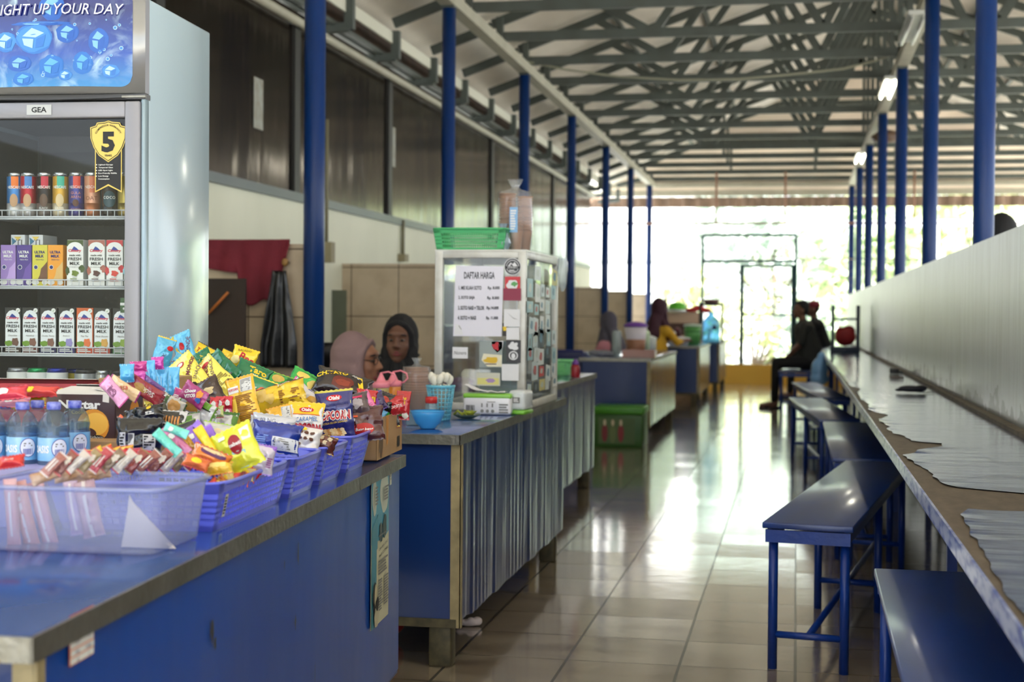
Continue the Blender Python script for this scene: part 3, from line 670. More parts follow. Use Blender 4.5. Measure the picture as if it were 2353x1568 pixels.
# canopy bulging forward
q = MB(); n = 14; vs = []; z0c, z1c = 1.876, 2.2
def cb(x): u = (x+FW/2)/(FW/2); return -.012-.045*(1-u*u)
for j, z in enumerate((z0c, z0c, z1c, z1c)):
    for i in range(n+1):
        x = -FW+FW*i/n; vs.append((x, (.02 if j in (0, 3) else cb(x)), z+(0 if j else 0)))
q.add(vs, [(j*(n+1)+i, j*(n+1)+i+1, (j+1)*(n+1)+i+1, (j+1)*(n+1)+i) for j in range(3) for i in range(n)], M((158, 158, 156), .25, .4), True)
q.add([(0, .02, z0c), (0, .02, z1c), (0, cb(0), z1c), (0, cb(0), z0c)], [(0, 1, 2, 3)], FG)
q.build('canopy', fr)
def ice_mat():
    m = bpy.data.materials.new('ice_print'); m.use_nodes = True; nt = m.node_tree; L = nt.links; N = nt.nodes.new; b = nt.nodes['Principled BSDF']
    t = N('ShaderNodeTexCoord'); s = N('ShaderNodeSeparateXYZ'); L.new(t.outputs['Object'], s.inputs[0])
    mr = N('ShaderNodeMapRange'); mr.inputs[1].default_value = 1.88; mr.inputs[2].default_value = 2.12; L.new(s.outputs[2], mr.inputs[0])
    r = N('ShaderNodeValToRGB'); e = r.color_ramp.elements; e[0].color = lin((28, 136, 200))+(1,); e[1].color = lin((12, 18, 104))+(1,); x = e.new(.45); x.color = lin((18, 72, 170))+(1,); L.new(mr.outputs[0], r.inputs[0])
    v = N('ShaderNodeTexVoronoi'); v.inputs['Scale'].default_value = 11; v.feature = 'SMOOTH_F1'; v.inputs['Smoothness'].default_value = .25
    nz = N('ShaderNodeTexNoise'); nz.inputs['Scale'].default_value = 9; nz.inputs['Distortion'].default_value = 2.5; nz.inputs['Detail'].default_value = 4
    L.new(t.outputs['Object'], v.inputs[0]); L.new(t.outputs['Object'], nz.inputs[0])
    r2 = N('ShaderNodeValToRGB'); e = r2.color_ramp.elements; e[0].position = .47; e[0].color = (0, 0, 0, 1); e[1].position = .66; e[1].color = (.9, .9, .9, 1); L.new(nz.outputs['Fac'], r2.inputs[0])
    r3 = N('ShaderNodeValToRGB'); e = r3.color_ramp.elements; e[0].position = .1; e[0].color = (1, 1, 1, 1); e[1].position = .5; e[1].color = (.1, .1, .1, 1); L.new(v.outputs['Distance'], r3.inputs[0])
    mu = N('ShaderNodeMath'); mu.operation = 'MULTIPLY'; L.new(r2.outputs[0], mu.inputs[0]); L.new(r3.outputs[0], mu.inputs[1])
    mx = N('ShaderNodeMix'); mx.data_type = 'RGBA'; L.new(mu.outputs[0], mx.inputs[0]); L.new(r.outputs[0], mx.inputs[6]); mx.inputs[7].default_value = lin((196, 226, 236))+(1,)
    L.new(mx.outputs[2], b.inputs['Base Color']); b.inputs['Roughness'].default_value = .2; b.inputs['Coat Weight'].default_value = .35; b.inputs['Coat Roughness'].default_value = .05
    return m
ICE = ice_mat()
q = MB()
def cf(x, y, k): return Vector((x, cb(x)-.0015-.0005*k, y))
# rounded sign face
pts = []
x1, xr0, za, zb = -.035, -FW+.035, 1.892, 2.18; rr = .035
nn = 90; vs = []
for i in range(nn+1):
    x = xr0+(x1-xr0)*i/nn
    e = max(0, (abs(x-(x1+xr0)/2)-((x1-xr0)/2-rr))/rr)
    dz = rr*(1-math.sqrt(max(0, 1-e*e)))
    for z in (za+dz-.012*(x-xr0)*0, zb-dz): vs.append(cf(x, z, 0))
q.add(vs, [(2*i, 2*i+2, 2*i+3, 2*i+1) for i in range(nn)], ICE, True)
for ex, ey, ra, rb_, cc in ((85, 95, 46, 34, 0), (165, 82, 26, 22, 1), (128, 158, 30, 26, 2), (50, 150, 30, 18, 1), (15, 100, 26, 24, 0), (128, 22, 30, 32, 1), (60, 186, 26, 16, 2), (200, 150, 22, 26, 2), (160, 178, 16, 12, 0), (235, 100, 22, 30, 1), (262, 168, 20, 16, 0), (100, 60, 70, 5, 1)):
    X0, Z0, a, b_ = (ex-337)/772, 1.804+(271-ey)/772, ra/772, rb_/772
    o1 = M([(44, 116, 200), (30, 92, 184), (30, 110, 196)][cc], .2); o2 = M([(168, 206, 226), (124, 184, 220), (90, 170, 220)][cc], .2); o3 = M([(60, 136, 210), (34, 96, 188), (34, 112, 198)][cc], .2)
    decals(q, [('e', X0, Z0, a, b_, o1, .18), ('e', X0+a*.05, Z0+b_*.05, a*.9, b_*.88, o3, .18), ('p', [(X0-a*.6, Z0+b_*.2), (X0-a*.1, Z0+b_*.75), (X0+a*.55, Z0+b_*.4), (X0+a*.1, Z0+b_*.1)], o2), ('p', [(X0+a*.15, Z0+b_*.0), (X0+a*.65, Z0+b_*.3), (X0+a*.5, Z0-b_*.5), (X0+a*.1, Z0-b_*.6)], o1), ('p', [(X0-a*.6, Z0+b_*.05), (X0, Z0-b_*.0), (X0-a*.05, Z0-b_*.62), (X0-a*.5, Z0-b_*.4)], o2)], lambda x, y, k: cf(x, min(2.176, max(1.896, y)), k))
rb = random.Random(3)
BUB = M((170, 214, 236), .2, coat=.6)
for i in range(34):
    a, b_, s_ = rb.uniform(-.4, -.06), rb.uniform(1.92, 2.09), rb.uniform(.002, .006)
    decals(q, [('e', a, b_, s_, s_, BUB), ('e', a, b_, s_*.7, s_*.7, M((60, 130, 205), .2))], lambda x, y, k: cf(x, y, k))
decals(q, [('t', 'LIGHT UP YOUR DAY', -.2535, 2.118, .032, M((50, 50, 120), .4), {'w': .395, 'sh': .25, 'b': .03}), ('t', 'LIGHT UP YOUR DAY', -.2555, 2.1195, .032, M((214, 218, 228), .4), {'w': .395, 'sh': .25})], lambda x, y, k: cf(x, y, k+8))
q.build('sign_face', fr)
q = MB(); q.box(-FW, -.0, -.012, .03, 1.858, 1.874, M((84, 84, 86), .4)); q.box(-.07, .003, -.02, -.01, 1.862, 1.868, ALU); q.tube([(-.5, -.014, 1.86), (-.3, -.016, 1.857), (-.18, -.016, 1.859), (-.06, -.015, 1.862)], .0018, BLK, 6); q.build('hinge_gap', fr)
# door: frame, glass, badge
d = MB()
for a in ((-.061, -.014, .1, 1.852), (-FW+.01, -FW+.06, .1, 1.852)): d.bbox(a[0], a[1], -.02, .015, a[2], a[3], FG, .005)
d.bbox(-FW+.059, -.060, -.0195, .0145, 1.804, 1.8515, FG, .004); d.bbox(-FW+.059, -.060, -.0195, .0145, .1, .16, FG, .004)
door = d.build('door', fr)
MB().box(-FW+.055, -.058, .0, .004, .15, 1.808, glass(key='fglass', op=.0, ior=1.22)).build('door_glass', door)
d = MB(); d.bbox(-.013, 0, -.012, .02, .1, 1.86, M((150, 170, 180), .25, .3), .004); d.build('side_trim', fr)
q = MB(); f0 = flat(-.327, -.0215, 1.8285); decals(q, [('r', -.039, .039, -.015, .015, M((186, 188, 186), .4, .2)), ('t', 'GEA', 0, 0, .0165, 'k', {'b': .03, 'w': .048})], f0); q.build('name_plate', door)
q = MB(); bx_, bz = -.118, 1.735
GOLD = M((204, 178, 92), .3, .5); f0 = flat(bx_, -.001, bz, st=.0005)
def sh(s): return [(x*s, y*s) for x, y in [(0, .062), (.012, .058), (.036, .056), (.04, .047), (.057, .042), (.056, .01), (.046, -.018), (.03, -.042), (0, -.062), (-.03, -.042), (-.046, -.018), (-.056, .01), (-.057, .042), (-.04, .047), (-.036, .056), (-.012, .058)]]
rib = [(-.042, 0), (.042, 0), (.042, -.152), (0, -.132), (-.042, -.152)]
decals(q, [('p', rib, GOLD), ('p', [(x*.93, y if y > -.1 else y+.005) for x, y in rib], 'k'), ('p', sh(1.0), GOLD), ('p', sh(.95), 'k'), ('p', sh(.91), GOLD),
  ('t', '5', 0, -.002, .062, 'k', {'b': .05, 'w': .042}), ('t', 'YEARS', 0, -.042, .006, 'k', {'b': .02}), ('t', 'COMPRESSOR WARRANTY', 0, .048, .0055, 'k', {'arc': .043, 'b': .01, 'w': .098}),
  *[('t', s_, -.029+len(s_)*.0016, -.07-i*.0085, .0052, 'w', {'b': .02, 'w': len(s_)*.0032}) for i, s_ in enumerate(('Lighted Canopy', 'Tempered Glass', 'LED Spot Light', 'Eco-Friendly R600a', 'Low Energy', 'Consumption'))],
  *[('e', -.034, -.07-i*.0085, .0017, .0017, 'w') for i in range(5)]], f0)
q.build('warranty_badge', door)
# shelves
def shelf(z):
    s = MB(); W_ = M((206, 210, 214), .4)
    s.tube([(-FW+.04, .05, z+.02), (-.04, .05, z+.02)], .0022, W_, 6); s.tube([(-FW+.04, .05, z), (-.04, .05, z)], .003, W_, 6); s.tube([(-FW+.04, .05, z-.006), (-.04, .05, z-.006)], .003, W_, 6)
    for i in range(24): x = -FW+.05+i*.0225; s.tube([(x, .05, z+.02), (x, .05, z), (x, FD-.06, z)], .0014, W_, 4)
    s.build('wire_shelf', fr)
for z in (1.514, 1.303, 1.098, .90): shelf(z)
def floc(x, y): return Vector((-1.9, 4.106, 0))+Matrix.Rotation(R_(3), 3, 'Z') @ Vector((x, y, 0))
SIL = M((190, 192, 194), .25, .9)
def fx(px, dy=.07): return (px-337)/772*(1+dy/4.4)+.0*dy - dy*.215+.0        # shelf position of a photo column, pushed back by dy
def can(px, zb, body, low, items, lab, name='drink_can', cat='can', r=.0245, h=.134, top=SIL, grp='cans in the fridge', dy=.085):
    q = MB()
    q.lathe([(r*.8, 0), (r, .006), (r, h*.3)], low, 24, cap=True)
    q.lathe([(r, h*.3), (r, h-.012)], body, 24, cap=False)
    q.lathe([(r, h-.012), (r*.86, h-.003), (r*.86, h), (r*.8, h), (r*.78, h-.004), (0, h-.004)], top, 24)
    def g(x, y, k): a = x/r; return Vector((math.sin(a)*(r+.0003*k), -math.cos(a)*(r+.0003*k), h/2+y))
    decals(q, items, g)
    p = floc(fx(px, dy), dy); o = one(q, name, lab, cat, (p.x, p.y, zb), R_(19), grp); return o
NT = lambda c, t=None, c2='r': [('r', -.008, .014, .018, .055, c2), ('t', 'NESCAFE', 0, .022, .0085, 'w', {'w': .04, 'b': .02}), ('e', 0, -.018, .012, .02, c)] + ([('t', t, 0, -.042, .006, 'w', {'mw': .034})] if t else [])
zc = 1.5165
for px_, b_, lo, it, lb in (
    (6, (60, 120, 180), (200, 200, 200), NT((190, 150, 110), None, 'o'), 'blue tall coffee can with orange patch at the left edge of the top shelf'),
    (39, (170, 24, 40), (190, 186, 184), NT((200, 160, 120), 'CAPPUCCINO', (70, 130, 200)), 'red tall coffee can with blue patch and a cup picture'),
    (79, (34, 24, 26), (120, 112, 108), NT((90, 60, 40), 'BLACK', (200, 30, 60)), 'black tall coffee can with a red patch'),
    (118, (196, 150, 50), (214, 200, 170), NT((220, 196, 150), 'LATTE', (60, 180, 150)), 'gold tall coffee can with a mint patch'),
    (157, (60, 60, 128), (70, 66, 130), [('r', -.008, .014, .018, .055, (220, 70, 50)), ('t', 'NESCAFE', 0, .022, .0085, 'w', {'w': .04}), ('t', 'GULA', 0, .004, .008, (210, 140, 120), {}), ('t', 'AREN', 0, -.008, .008, (210, 140, 120), {}), ('e', 0, -.026, .009, .011, 'b'), ('t', 'KOFFEE', 0, -.046, .006, (200, 150, 110), {})], 'navy tall coffee can marked GULA AREN'),
    (195, (196, 140, 110), (178, 112, 76), [('r', -.006, .014, .005, .055, (206, 110, 70)), ('t', 'NESCAFE', 0, .022, .0085, 'w', {'w': .04}), ('t', 'OAT', 0, -.012, .012, (120, 60, 34), {})], 'tan tall coffee can marked OAT')):
    can(px_, zc, M(b_, .3, .4), M(lo, .3, .5), it, lb)
can(238, zc, M((40, 30, 30), .2), M((30, 24, 26), .2), [('e', 0, -.015, .02, .025, (30, 70, 80)), ('t', 'coco', 0, -.01, .009, 'w', {})], 'dark bottle shaped coffee can behind the gold badge')
can(276, zc, M((170, 150, 70), .3, .5), M((150, 130, 60), .3, .5), [], 'gold foil topped can at the right end of the top shelf')
# cartons
def cbox(px, zb, w_, h_, d_, side, items, lab, grp, name='milk_carton', dy=.065):
    q = MB(); q.bbox(-w_/2, w_/2, 0, d_, 0, h_, side, .0012, 1, False)
    decals(q, items, flat(0, -.0003, h_/2, st=.00025))
    p = floc(fx(px, dy), dy); return one(q, name, lab, 'carton', (p.x, p.y, zb), R_(3), grp)
def cimory(c, base, pic, flav, chk=0):
    w_, h_ = .052, .138
    it = [('r', -w_/2, w_/2, -h_/2, h_/2, c), ('p', [(-.024, -.066), (.024, -.066), (.024, .03), (.021, .048), (.012, .058), (0, .061), (-.012, .058), (-.021, .048), (-.024, .03)], (232, 236, 238)),
          ('r', -w_/2, w_/2, -h_/2, -.052, base)] if base else [('r', -w_/2, w_/2, -h_/2, h_/2, (236, 236, 232)), ('r', -w_/2, w_/2, .05, h_/2, c), ('e', 0, .046, .024, .017, (236, 236, 232)), ('e', .022, -.018, .008, .012, c, .5), ('e', -.023, -.024, .006, .012, c, .5)]
    it += [('p', [(-.013, .036), (-.003, .05), (.004, .046), (.015, .036)], (30, 60, 150)), ('t', 'Cimory', 0, .036, .011, (214, 40, 50), {'w': .042, 'sh': .2, 'b': .03}),
           ('t', 'made with', 0, .023, .0055, 'k', {'w': .036, 'b': .03}), ('t', 'FRESH', 0, .0115, .0095, 'k', {'w': .041, 'b': .02}), ('t', 'MILK', 0, -.002, .0095, 'k', {'w': .032, 'b': .02})]
    if base: it += [('t', flav, 0, -.017, .005, (90, 70, 60), {'sh': .3, 'mw': .04}), ('e', .008, -.036, .012, .013, pic, .4), ('e', -.012, -.041, .011, .009, (110, 150, 40), .5), ('l', -.022, .022, -.066, -.055, 2, 'w')]
    else: it += [('t', 'NO ADDED SUGAR', 0, -.013, .003, 'k', {'w': .038}), ('e', 0, -.032, .011, .009, pic, .5), ('l', -.014, .014, -.056, -.047, 2, base or pic), ('t', flav, 0, -.044, .003, 'k', {})]
    if chk: it += [('e', .018, .06, .007, .007, 'w'), ('p', [(.0145, .06), (.017, .0565), (.0225, .064), (.017, .059)], 'e')]
    return it
z2 = 1.3055; z3 = 1.1005
for px_, c, pic, fl, lb in ((156, (66, 84, 34), (110, 130, 40), 'Matcha', 'white fresh milk carton with olive green corners'), (208, (168, 98, 82), (84, 46, 40), 'Chocolate', 'white fresh milk carton with brown corners'), (252, (196, 44, 52), (214, 60, 50), 'Red Bean', 'white fresh milk carton with red corners'), (295, (150, 200, 214), (110, 70, 60), 'Cashew', 'white fresh milk carton with light blue corners, cut by the door frame')):
    cbox(px_, z2, .052, .14, .05, M((214, 216, 212), .4), cimory(c, None, pic, fl), lb, 'cartons on the second shelf')
for px_, c, c2, lb in ((-8, (150, 120, 190), (190, 160, 220), 'lavender milk carton at the left edge of the second shelf'), (31, (76, 52, 140), (110, 80, 170), 'purple milk carton beside the lavender one'), (70, (214, 204, 70), (110, 70, 44), 'yellow milk carton with a brown wave'), (108, (240, 160, 40), (220, 180, 110), 'orange milk carton beside the yellow one')):
    cbox(px_, z2, .048, .124, .045, M(c, .4), [('r', -.024, .024, -.062, .062, c), ('p', [(-.01, -.05), (.0, -.03), (.004, -.01), (.014, 0), (.024, .012), (.024, -.05)], c2), ('e', -.014, -.052, .012, .008, 'w'), ('e', .016, -.052, .009, .008, 'w'), ('t', 'ULTRA', 0, .04, .0085, 'w' if c[2] > 100 else 'n', {'w': .034, 'b': .04}), ('t', 'MILK', 0, .028, .0085, 'w' if c[2] > 100 else 'n', {'w': .028, 'b': .04}), ('t', 'FRESH MILK', .001, .017, .004, 'w' if c[2] > 100 else 'n', {'w': .026}), ('e', -.012, -.006, .007, .007, 'w'), ('e', -.012, -.006, .0055, .0055, 'n')], lb, 'cartons on the second shelf')
for px_, lb in ((8, 'small white carton lying on the purple cartons at the left edge'), (52, 'small white carton with green print lying behind the yellow carton')):
    cbox(px_, z2+.118, .046, .04, .1, M((224, 226, 226), .4), [('t', 'TL', .008, -.004, .018, 'k', {}), ('p', [(-.02, .012), (-.004, .0), (-.018, -.012)], (60, 120, 150)), ('p', [(-.012, .014), (.012, .014), (0, .002)], (230, 200, 90))], lb, 'cartons on the second shelf', dy=.12)
for i, (px_, c, base, pic, fl) in enumerate(((4, (34, 34, 34), (60, 40, 34), (110, 74, 60), 'Chocolate'), (47, (34, 34, 34), (100, 30, 30), (128, 84, 70), 'Hazelnut'), (91, (34, 34, 34), (36, 30, 90), (128, 84, 70), 'Chocolate Tiramisu'), (136, (34, 34, 34), (54, 40, 120), (150, 140, 200), 'Blueberry'), (180, (206, 96, 40), (206, 70, 30), (226, 110, 50), 'Thai Tea'), (222, (34, 34, 34), (190, 60, 40), (214, 160, 70), 'Marie Biscuits'), (268, (34, 34, 34), (50, 110, 50), (140, 170, 60), 'Matcha'))):
    cbox(px_, z3, .0535, .138, .05, M((40, 40, 40), .4) if i != 4 else M((200, 90, 40), .4), cimory(c, base, pic, fl, 1), ['dark milk carton of chocolate flavour at the left edge of the third shelf', 'dark milk carton with a dark red base', 'dark milk carton with navy base and cake picture', 'dark milk carton with violet base marked Blueberry', 'orange milk carton marked Thai Tea', 'dark milk carton with red base and biscuit picture', 'dark milk carton with green base marked Matcha'][i], 'cartons on the third shelf')
z4 = .903
kk_ = lambda lid: [('r', -.03, .03, -.05, .038, (226, 228, 226)), ('t', 'LARUTAN', 0, .03, .0045, 'k', {'w': .03}), ('t', 'CAP KAKI TIGA', 0, .021, .0065, 'k', {'w': .048, 'b': .03}), ('l', -.016, .016, .011, .015, 1, (200, 120, 110)), ('e', 0, -.018, .019, .019, (150, 50, 46)), ('e', 0, -.018, .0175, .0175, 'w'), ('e', 0, -.022, .007, .011, (160, 50, 44), .8)]
for px_, top, lb in ((15, (150, 152, 156), 'white herbal drink can with grey lid'), (64, (40, 150, 90), 'white herbal drink can with green lid'), (112, (34, 50, 150), 'white herbal drink can with blue lid')):
    can(px_, z4, M((226, 228, 226), .35), M((226, 228, 226), .35), kk_(0), lb, r=.0325, h=.15, top=M(top, .3, .6), dy=.075, grp='cans on the lowest visible shelf')
can(148, z4, M((200, 180, 40), .35), M((200, 180, 40), .35), [], 'yellow and blue can squeezed between the herbal and grass jelly cans', r=.03, h=.146, top=M((30, 40, 110), .3, .6), dy=.15, grp='cans on the lowest visible shelf')
can(181, z4, M((170, 174, 176), .3, .5), M((170, 174, 176), .3, .5), [('e', .006, .022, .01, .012, 'k', .4), ('e', .006, .01, .012, .008, (190, 50, 40), .4), ('t', 'GRASS JELLY', .004, -.004, .007, 'k', {'w': .044, 'b': .02}), ('t', 'BASIL SEED', .004, -.015, .007, 'k', {'w': .044, 'b': .02})], 'silver can marked GRASS JELLY with black rim', r=.033, h=.148, top=M((40, 40, 44), .3, .5), dy=.075, grp='cans on the lowest visible shelf')
can(225, z4, SIL, SIL, [('t', 'POLO', 0, -.02, .01, 'k', {'rot': 90})], 'plain silver can beside the grass jelly can', r=.025, h=.146, dy=.07, grp='cans on the lowest visible shelf')
can(262, z4, M((30, 32, 34), .3), M((30, 32, 34), .3), [('t', 'Po', -.003, 0, .016, 'w', {})], 'black can marked Po beside the silver can', r=.029, h=.146, top=M((50, 50, 54), .3, .5), dy=.07, grp='cans on the lowest visible shelf')
q = MB(); q.box(-.018, .018, 0, .05, 0, .045, M((50, 90, 50), .4)); q.box(-.018, .018, -.001, .05, .022, .03, WHT); q.ball((-.006, -.002, .012), .004, WHT, 8, 6)
p = floc(fx(282), .06); one(q, 'thermostat_box', 'small green thermostat box inside the fridge near the right edge', 'thermostat', (p.x, p.y, 1.225), R_(3))
# ================================================================= snack display on the near counter
def c1p(x, y, z=.81):
    """place on the near counter: x inwards from its aisle edge, y along it"""
    a = R_(4); return Vector((-.9735-x*math.cos(a)-y*math.sin(a), 1.76-x*math.sin(a)+y*math.cos(a), z))
PLB = M((112, 122, 240), .32, 0, .12, 3, coat=.25)
def basket(label, x0, y0, wx, wy, h, name='plastic_basket', mat=PLB, cat='basket', grp='purple blue plastic baskets', z=.81, rows=5, step=.021, loc=None, rz=R_(4), tag_=False, flare=.022):
    """slotted tray; x0,y0: aisle/near rim corner measured on the counter"""
    p = loc or c1p(x0+wx/2, y0+wy/2, z); t = thing(name, label, cat, p, rz, grp)
    q = MB(); X, Y = wx/2, wy/2; b = flare
    def pt(side, s, zt):   # side 0:+x 1:-x 2:-y 3:+y, s in -1..1
        k = b*(1-zt); xx, yy = X-k, Y-k
        return Vector({0: (xx, s*yy, zt*h), 1: (-xx, s*yy, zt*h), 2: (s*xx, -yy, zt*h), 3: (s*xx, yy, zt*h)}[side])
    for sd in range(4):
        L_ = (wy if sd < 2 else wx); n = max(5, int(L_/step)); up = {0: (1, 0, 0), 1: (1, 0, 0), 2: (0, 1, 0), 3: (0, 1, 0)}[sd]
        def strip(s0, s1, t0, t1, th=.0018):
            a, b_, c, d = pt(sd, s0, t0), pt(sd, s1, t0), pt(sd, s1, t1), pt(sd, s0, t1)
            n_ = Vector(up)*th; q.add([a-n_, b_-n_, c-n_, d-n_, a+n_, b_+n_, c+n_, d+n_], [(0, 1, 2, 3), (7, 6, 5, 4), (0, 4, 5, 1), (1, 5, 6, 2), (2, 6, 7, 3), (3, 7, 4, 0)], mat)
        cs = .03/(L_/2)
        strip(-1, -1+cs, 0, 1); strip(1-cs, 1, 0, 1); strip(-1, 1, 0, .12); strip(-1, 1, .8, 1)
        for i in range(n+1):
            s = -1+cs+(2-2*cs)*i/n; e = .17/n; strip(s-e, s+e, .1, .82, .0022)
        for j in range(1, rows): t_ = .12+.68*j/rows; strip(-1, 1, t_-.025, t_+.025)
    q.build('walls', t)
    q = MB(); pts = []
    for k in range(33):
        a = 2*PI*k/32; c, s = math.cos(a), math.sin(a); sg = lambda v: (abs(v)**.25)*(1 if v >= 0 else -1)
        pts.append((sg(c)*(X+.004), sg(s)*(Y+.004), h))
    q.tube(pts, .0045, mat, 8, cap=False)
    pi = [(p_[0]*.985, p_[1]*.985, h) for p_ in pts]; q.tube(pi, .003, mat, 6, cap=False); q.build('rim', t)
    q = MB(); q.box(-X+b, X-b, -Y+b, Y-b, 0, .003, mat); q.build('base', t)
    if tag_:
        q = MB(); decals(q, [('r', -.011, .011, -.024, .024, (225, 222, 210)), ('bar', -.008, .008, -.018, .01, 9, 'k')], flat(.02, -.002, 0)); 
        q2 = MB(); q2.X = Matrix.Translation((X-.012, -Y+.06, h*.5)) @ Matrix.Rotation(PI/2, 4, 'Z')
        decals(q2, [('r', -.009, .009, -.022, .022, (225, 222, 210)), ('l', -.007, .007, -.018, .018, 6, 'k')], lambda x, y, k: Vector((x, -.004-.0004*k+y*-.2, y)))
        q2.build('price_tag', t)
    return t
basket('purple blue plastic basket of small packets right behind the plastic tub', .035, .88, .34, .50, .092, tag_=True)
basket('purple blue plastic basket with navy pouch, second from the plastic tub', .03, 1.40, .34, .24, .09)
basket('purple blue plastic basket below the caramel popcorn bag', .028, 1.665, .34, .24, .09)
basket('purple blue plastic basket holding the navy popcorn bag, next to the cardboard box', .025, 1.935, .34, .24, .095)
# hidden support cartons
KRAFT = M((176, 140, 98), .75, nz=.15, ns=6)
for i, (x, y, a, b, h, lb) in enumerate(((.385, 1.45, .28, .5, .13, 'plain brown carton under the snack heap beside the purple baskets'), (.38, 1.97, .28, .3, .17, 'plain brown carton under the snack heap at the far end of the near counter'), (.47, 1.88, .17, .22, .25, 'taller plain brown carton under the light blue bags next to the fridge'), (.40, 1.0, .25, .42, .10, 'plain lilac box under the black snack packs'))):
    q = MB(); q.bbox(-a/2, a/2, -b/2, b/2, 0, h, KRAFT if i < 3 else M((160, 156, 206), .5), .002, 1, False); p = c1p(x+a/2-.0, y+b/2-.12)
    one(q, 'support_carton', lb, 'box', p, R_(4), 'support cartons')
def foil(c, rough=.2, metal=.15): return M(c, rough, metal, coat=.7, bump=.6, bs=22, bd=.012)
def bag(name, lab, px, py, X, wp, hp, roll, lean, yaw, th, col, crimp=None, items=(), cat='snack packet', grp='snack packets heaped on the near counter', bands=(), seed=None, wr=1.0, nz=None, cr=.1):
    p = at(px, py, 'x', X); d = (p-CO).dot(CF); s = d/FPX
    w = wp*s*1.13; h = hp*s*1.1/math.cos(math.radians(lean)); T = th*w
    seed = seed if seed is not None else px*1.7+py
    q = MB(); nu, nv = 16, 24; mt = foil(col) if isinstance(col, tuple) else col; cm = foil(crimp) if crimp else mt
    ph = (seed*.37) % 6.28
    def raw(i, j, side):
        u = -1+2*i/nu; v = -1+2*j/nv
        e = min(1, max(0, (1-abs(v)-cr)/(1-cr)))
        pf = (max(0, 1-abs(u)**2.3)**.55)*(min(1, e*1.9)**.55)
        x = u*w/2*(1-.07*min(1, e*2.2)+.02*math.sin(v*9+ph)*wr); z = v*h/2
        n1 = mn.noise(Vector((u*1.6+seed, v*2.0*h/w, side*3)))*.42+mn.noise(Vector((u*4+seed, v*4*h/w, side*3+8)))*.24
        pl = math.cos(u*11+ph+2*v)*.11*max(0, 1-e*2.4)+.05*math.cos(u*19-ph)*max(0, 1-e*3)
        y = -side*(T*pf*(1+n1*wr)+.0008)+T*.35*pl*wr+T*.25*math.sin(v*2.2+ph)*.6*wr
        if j in (0, nv): z += (.0012 if i % 2 else -.0012)
        return Vector((x, y, z))
    G = [[raw(i, j, 1) for i in range(nu+1)] for j in range(nv+1)]; Bk = [[raw(i, j, -1) for i in range(nu+1)] for j in range(nv+1)]
    vs = [v for r in G for v in r]+[v for r in Bk for v in r]; n1_ = nu+1; o = (nu+1)*(nv+1)
    def mat_at(j):
        v = -1+2*(j+.5)/nv
        for a, b, c in bands:
            if a <= v <= b: return foil(c)
        if abs(v) > 1-cr: return cm
        return mt
    mf = {}
    for j in range(nv):
        m = mat_at(j)
        L_ = mf.setdefault(m, [])
        for i in range(nu):
            L_.append((j*n1_+i, j*n1_+i+1, (j+1)*n1_+i+1, (j+1)*n1_+i)); L_.append((o+j*n1_+i, o+(j+1)*n1_+i, o+(j+1)*n1_+i+1, o+j*n1_+i+1))
        for i, a in ((0, 0), (nu, 1)): 
            f = (j*n1_+i, (j+1)*n1_+i, o+(j+1)*n1_+i, o+j*n1_+i); L_.append(f if a == 0 else f[::-1])
    base = True
    for m, fs in mf.items():
        if base: q.add(vs, fs, m, True); base = False
        else:
            i_ = q.mi(m)
            for f in fs: q.f.append(list(f)); q.m.append(i_); q.sm.append(True)
    def fn(x, y, k):
        x *= w; y *= w
        a = min(nu-1e-4, max(0, (x/(w*.94)+.5)*nu)); b = min(nv-1e-4, max(0, (y/h+.5)*nv)); i, j = int(a), int(b); a -= i; b -= j
        P_ = G[j][i]*(1-a)*(1-b)+G[j][i+1]*a*(1-b)+G[j+1][i]*(1-a)*b+G[j+1][i+1]*a*b
        return P_+Vector((0, -.0006-.00045*k, 0))
    if items: decals(q, items, fn)
    me_o = q.build(name)
    B = Matrix((( CR.x, CF.x, CU.x), (CR.y, CF.y, CU.y), (CR.z, CF.z, CU.z)))
    Rm = B @ Matrix.Rotation(-math.radians(roll), 3, 'Y') @ Matrix.Rotation(-math.radians(lean), 3, 'X') @ Matrix.Rotation(math.radians(yaw), 3, 'Z')
    me_o.matrix_world = Matrix.Translation(p) @ Rm.to_4x4()
    return tag(me_o, lab, cat, grp)
T_ = lambda s, x, y, h, c, **k: ('t', s, x, y, h, c, k)
SB = 'snack_bag'; SP = 'snack_packet'
# ---- back row
bag(SB, 'light blue snack bag with gold crimp leaning left against the fridge, topmost pair', 375, 812, -1.74, 40, 66, -14, 10, 20, .16, (84, 176, 218), (200, 180, 60), [('e', .26, .3, .16, .13, 'r'), T_('SNACK', -.05, -.45, .2, (70, 50, 90), rot=75), ('e', -.3, -.5, .14, .16, (226, 214, 140))])
bag(SB, 'tallest light blue snack bag leaning on the fridge side', 424, 806, -1.72, 46, 78, 20, 12, -12, .15, (90, 180, 222), (96, 178, 210), [('p', [(-.38, .8), (-.28, .8), (-.2, -.2), (-.3, -.2)], (190, 176, 60)), ('e', .0, .18, .13, .17, 'r', .2), T_('MONDE', .3, .1, .17, (110, 40, 70), rot=78), T_('SNACK', .12, -.4, .17, (70, 50, 110), rot=78)])
bag(SB, 'light blue snack bag half hidden below the tallest blue bag', 416, 838, -1.70, 44, 40, -30, 20, 0, .16, (104, 190, 224), (210, 190, 70), [T_('MONDE', 0, 0, .2, (110, 40, 70), rot=20)])
bag(SB, 'yellow topped black and red snack bag standing behind the green bags on the left', 468, 812, -1.72, 44, 34, -28, 20, 0, .14, (238, 206, 30), (40, 40, 36), [T_('TARO', .05, -.05, .22, 'r', rot=-8)])
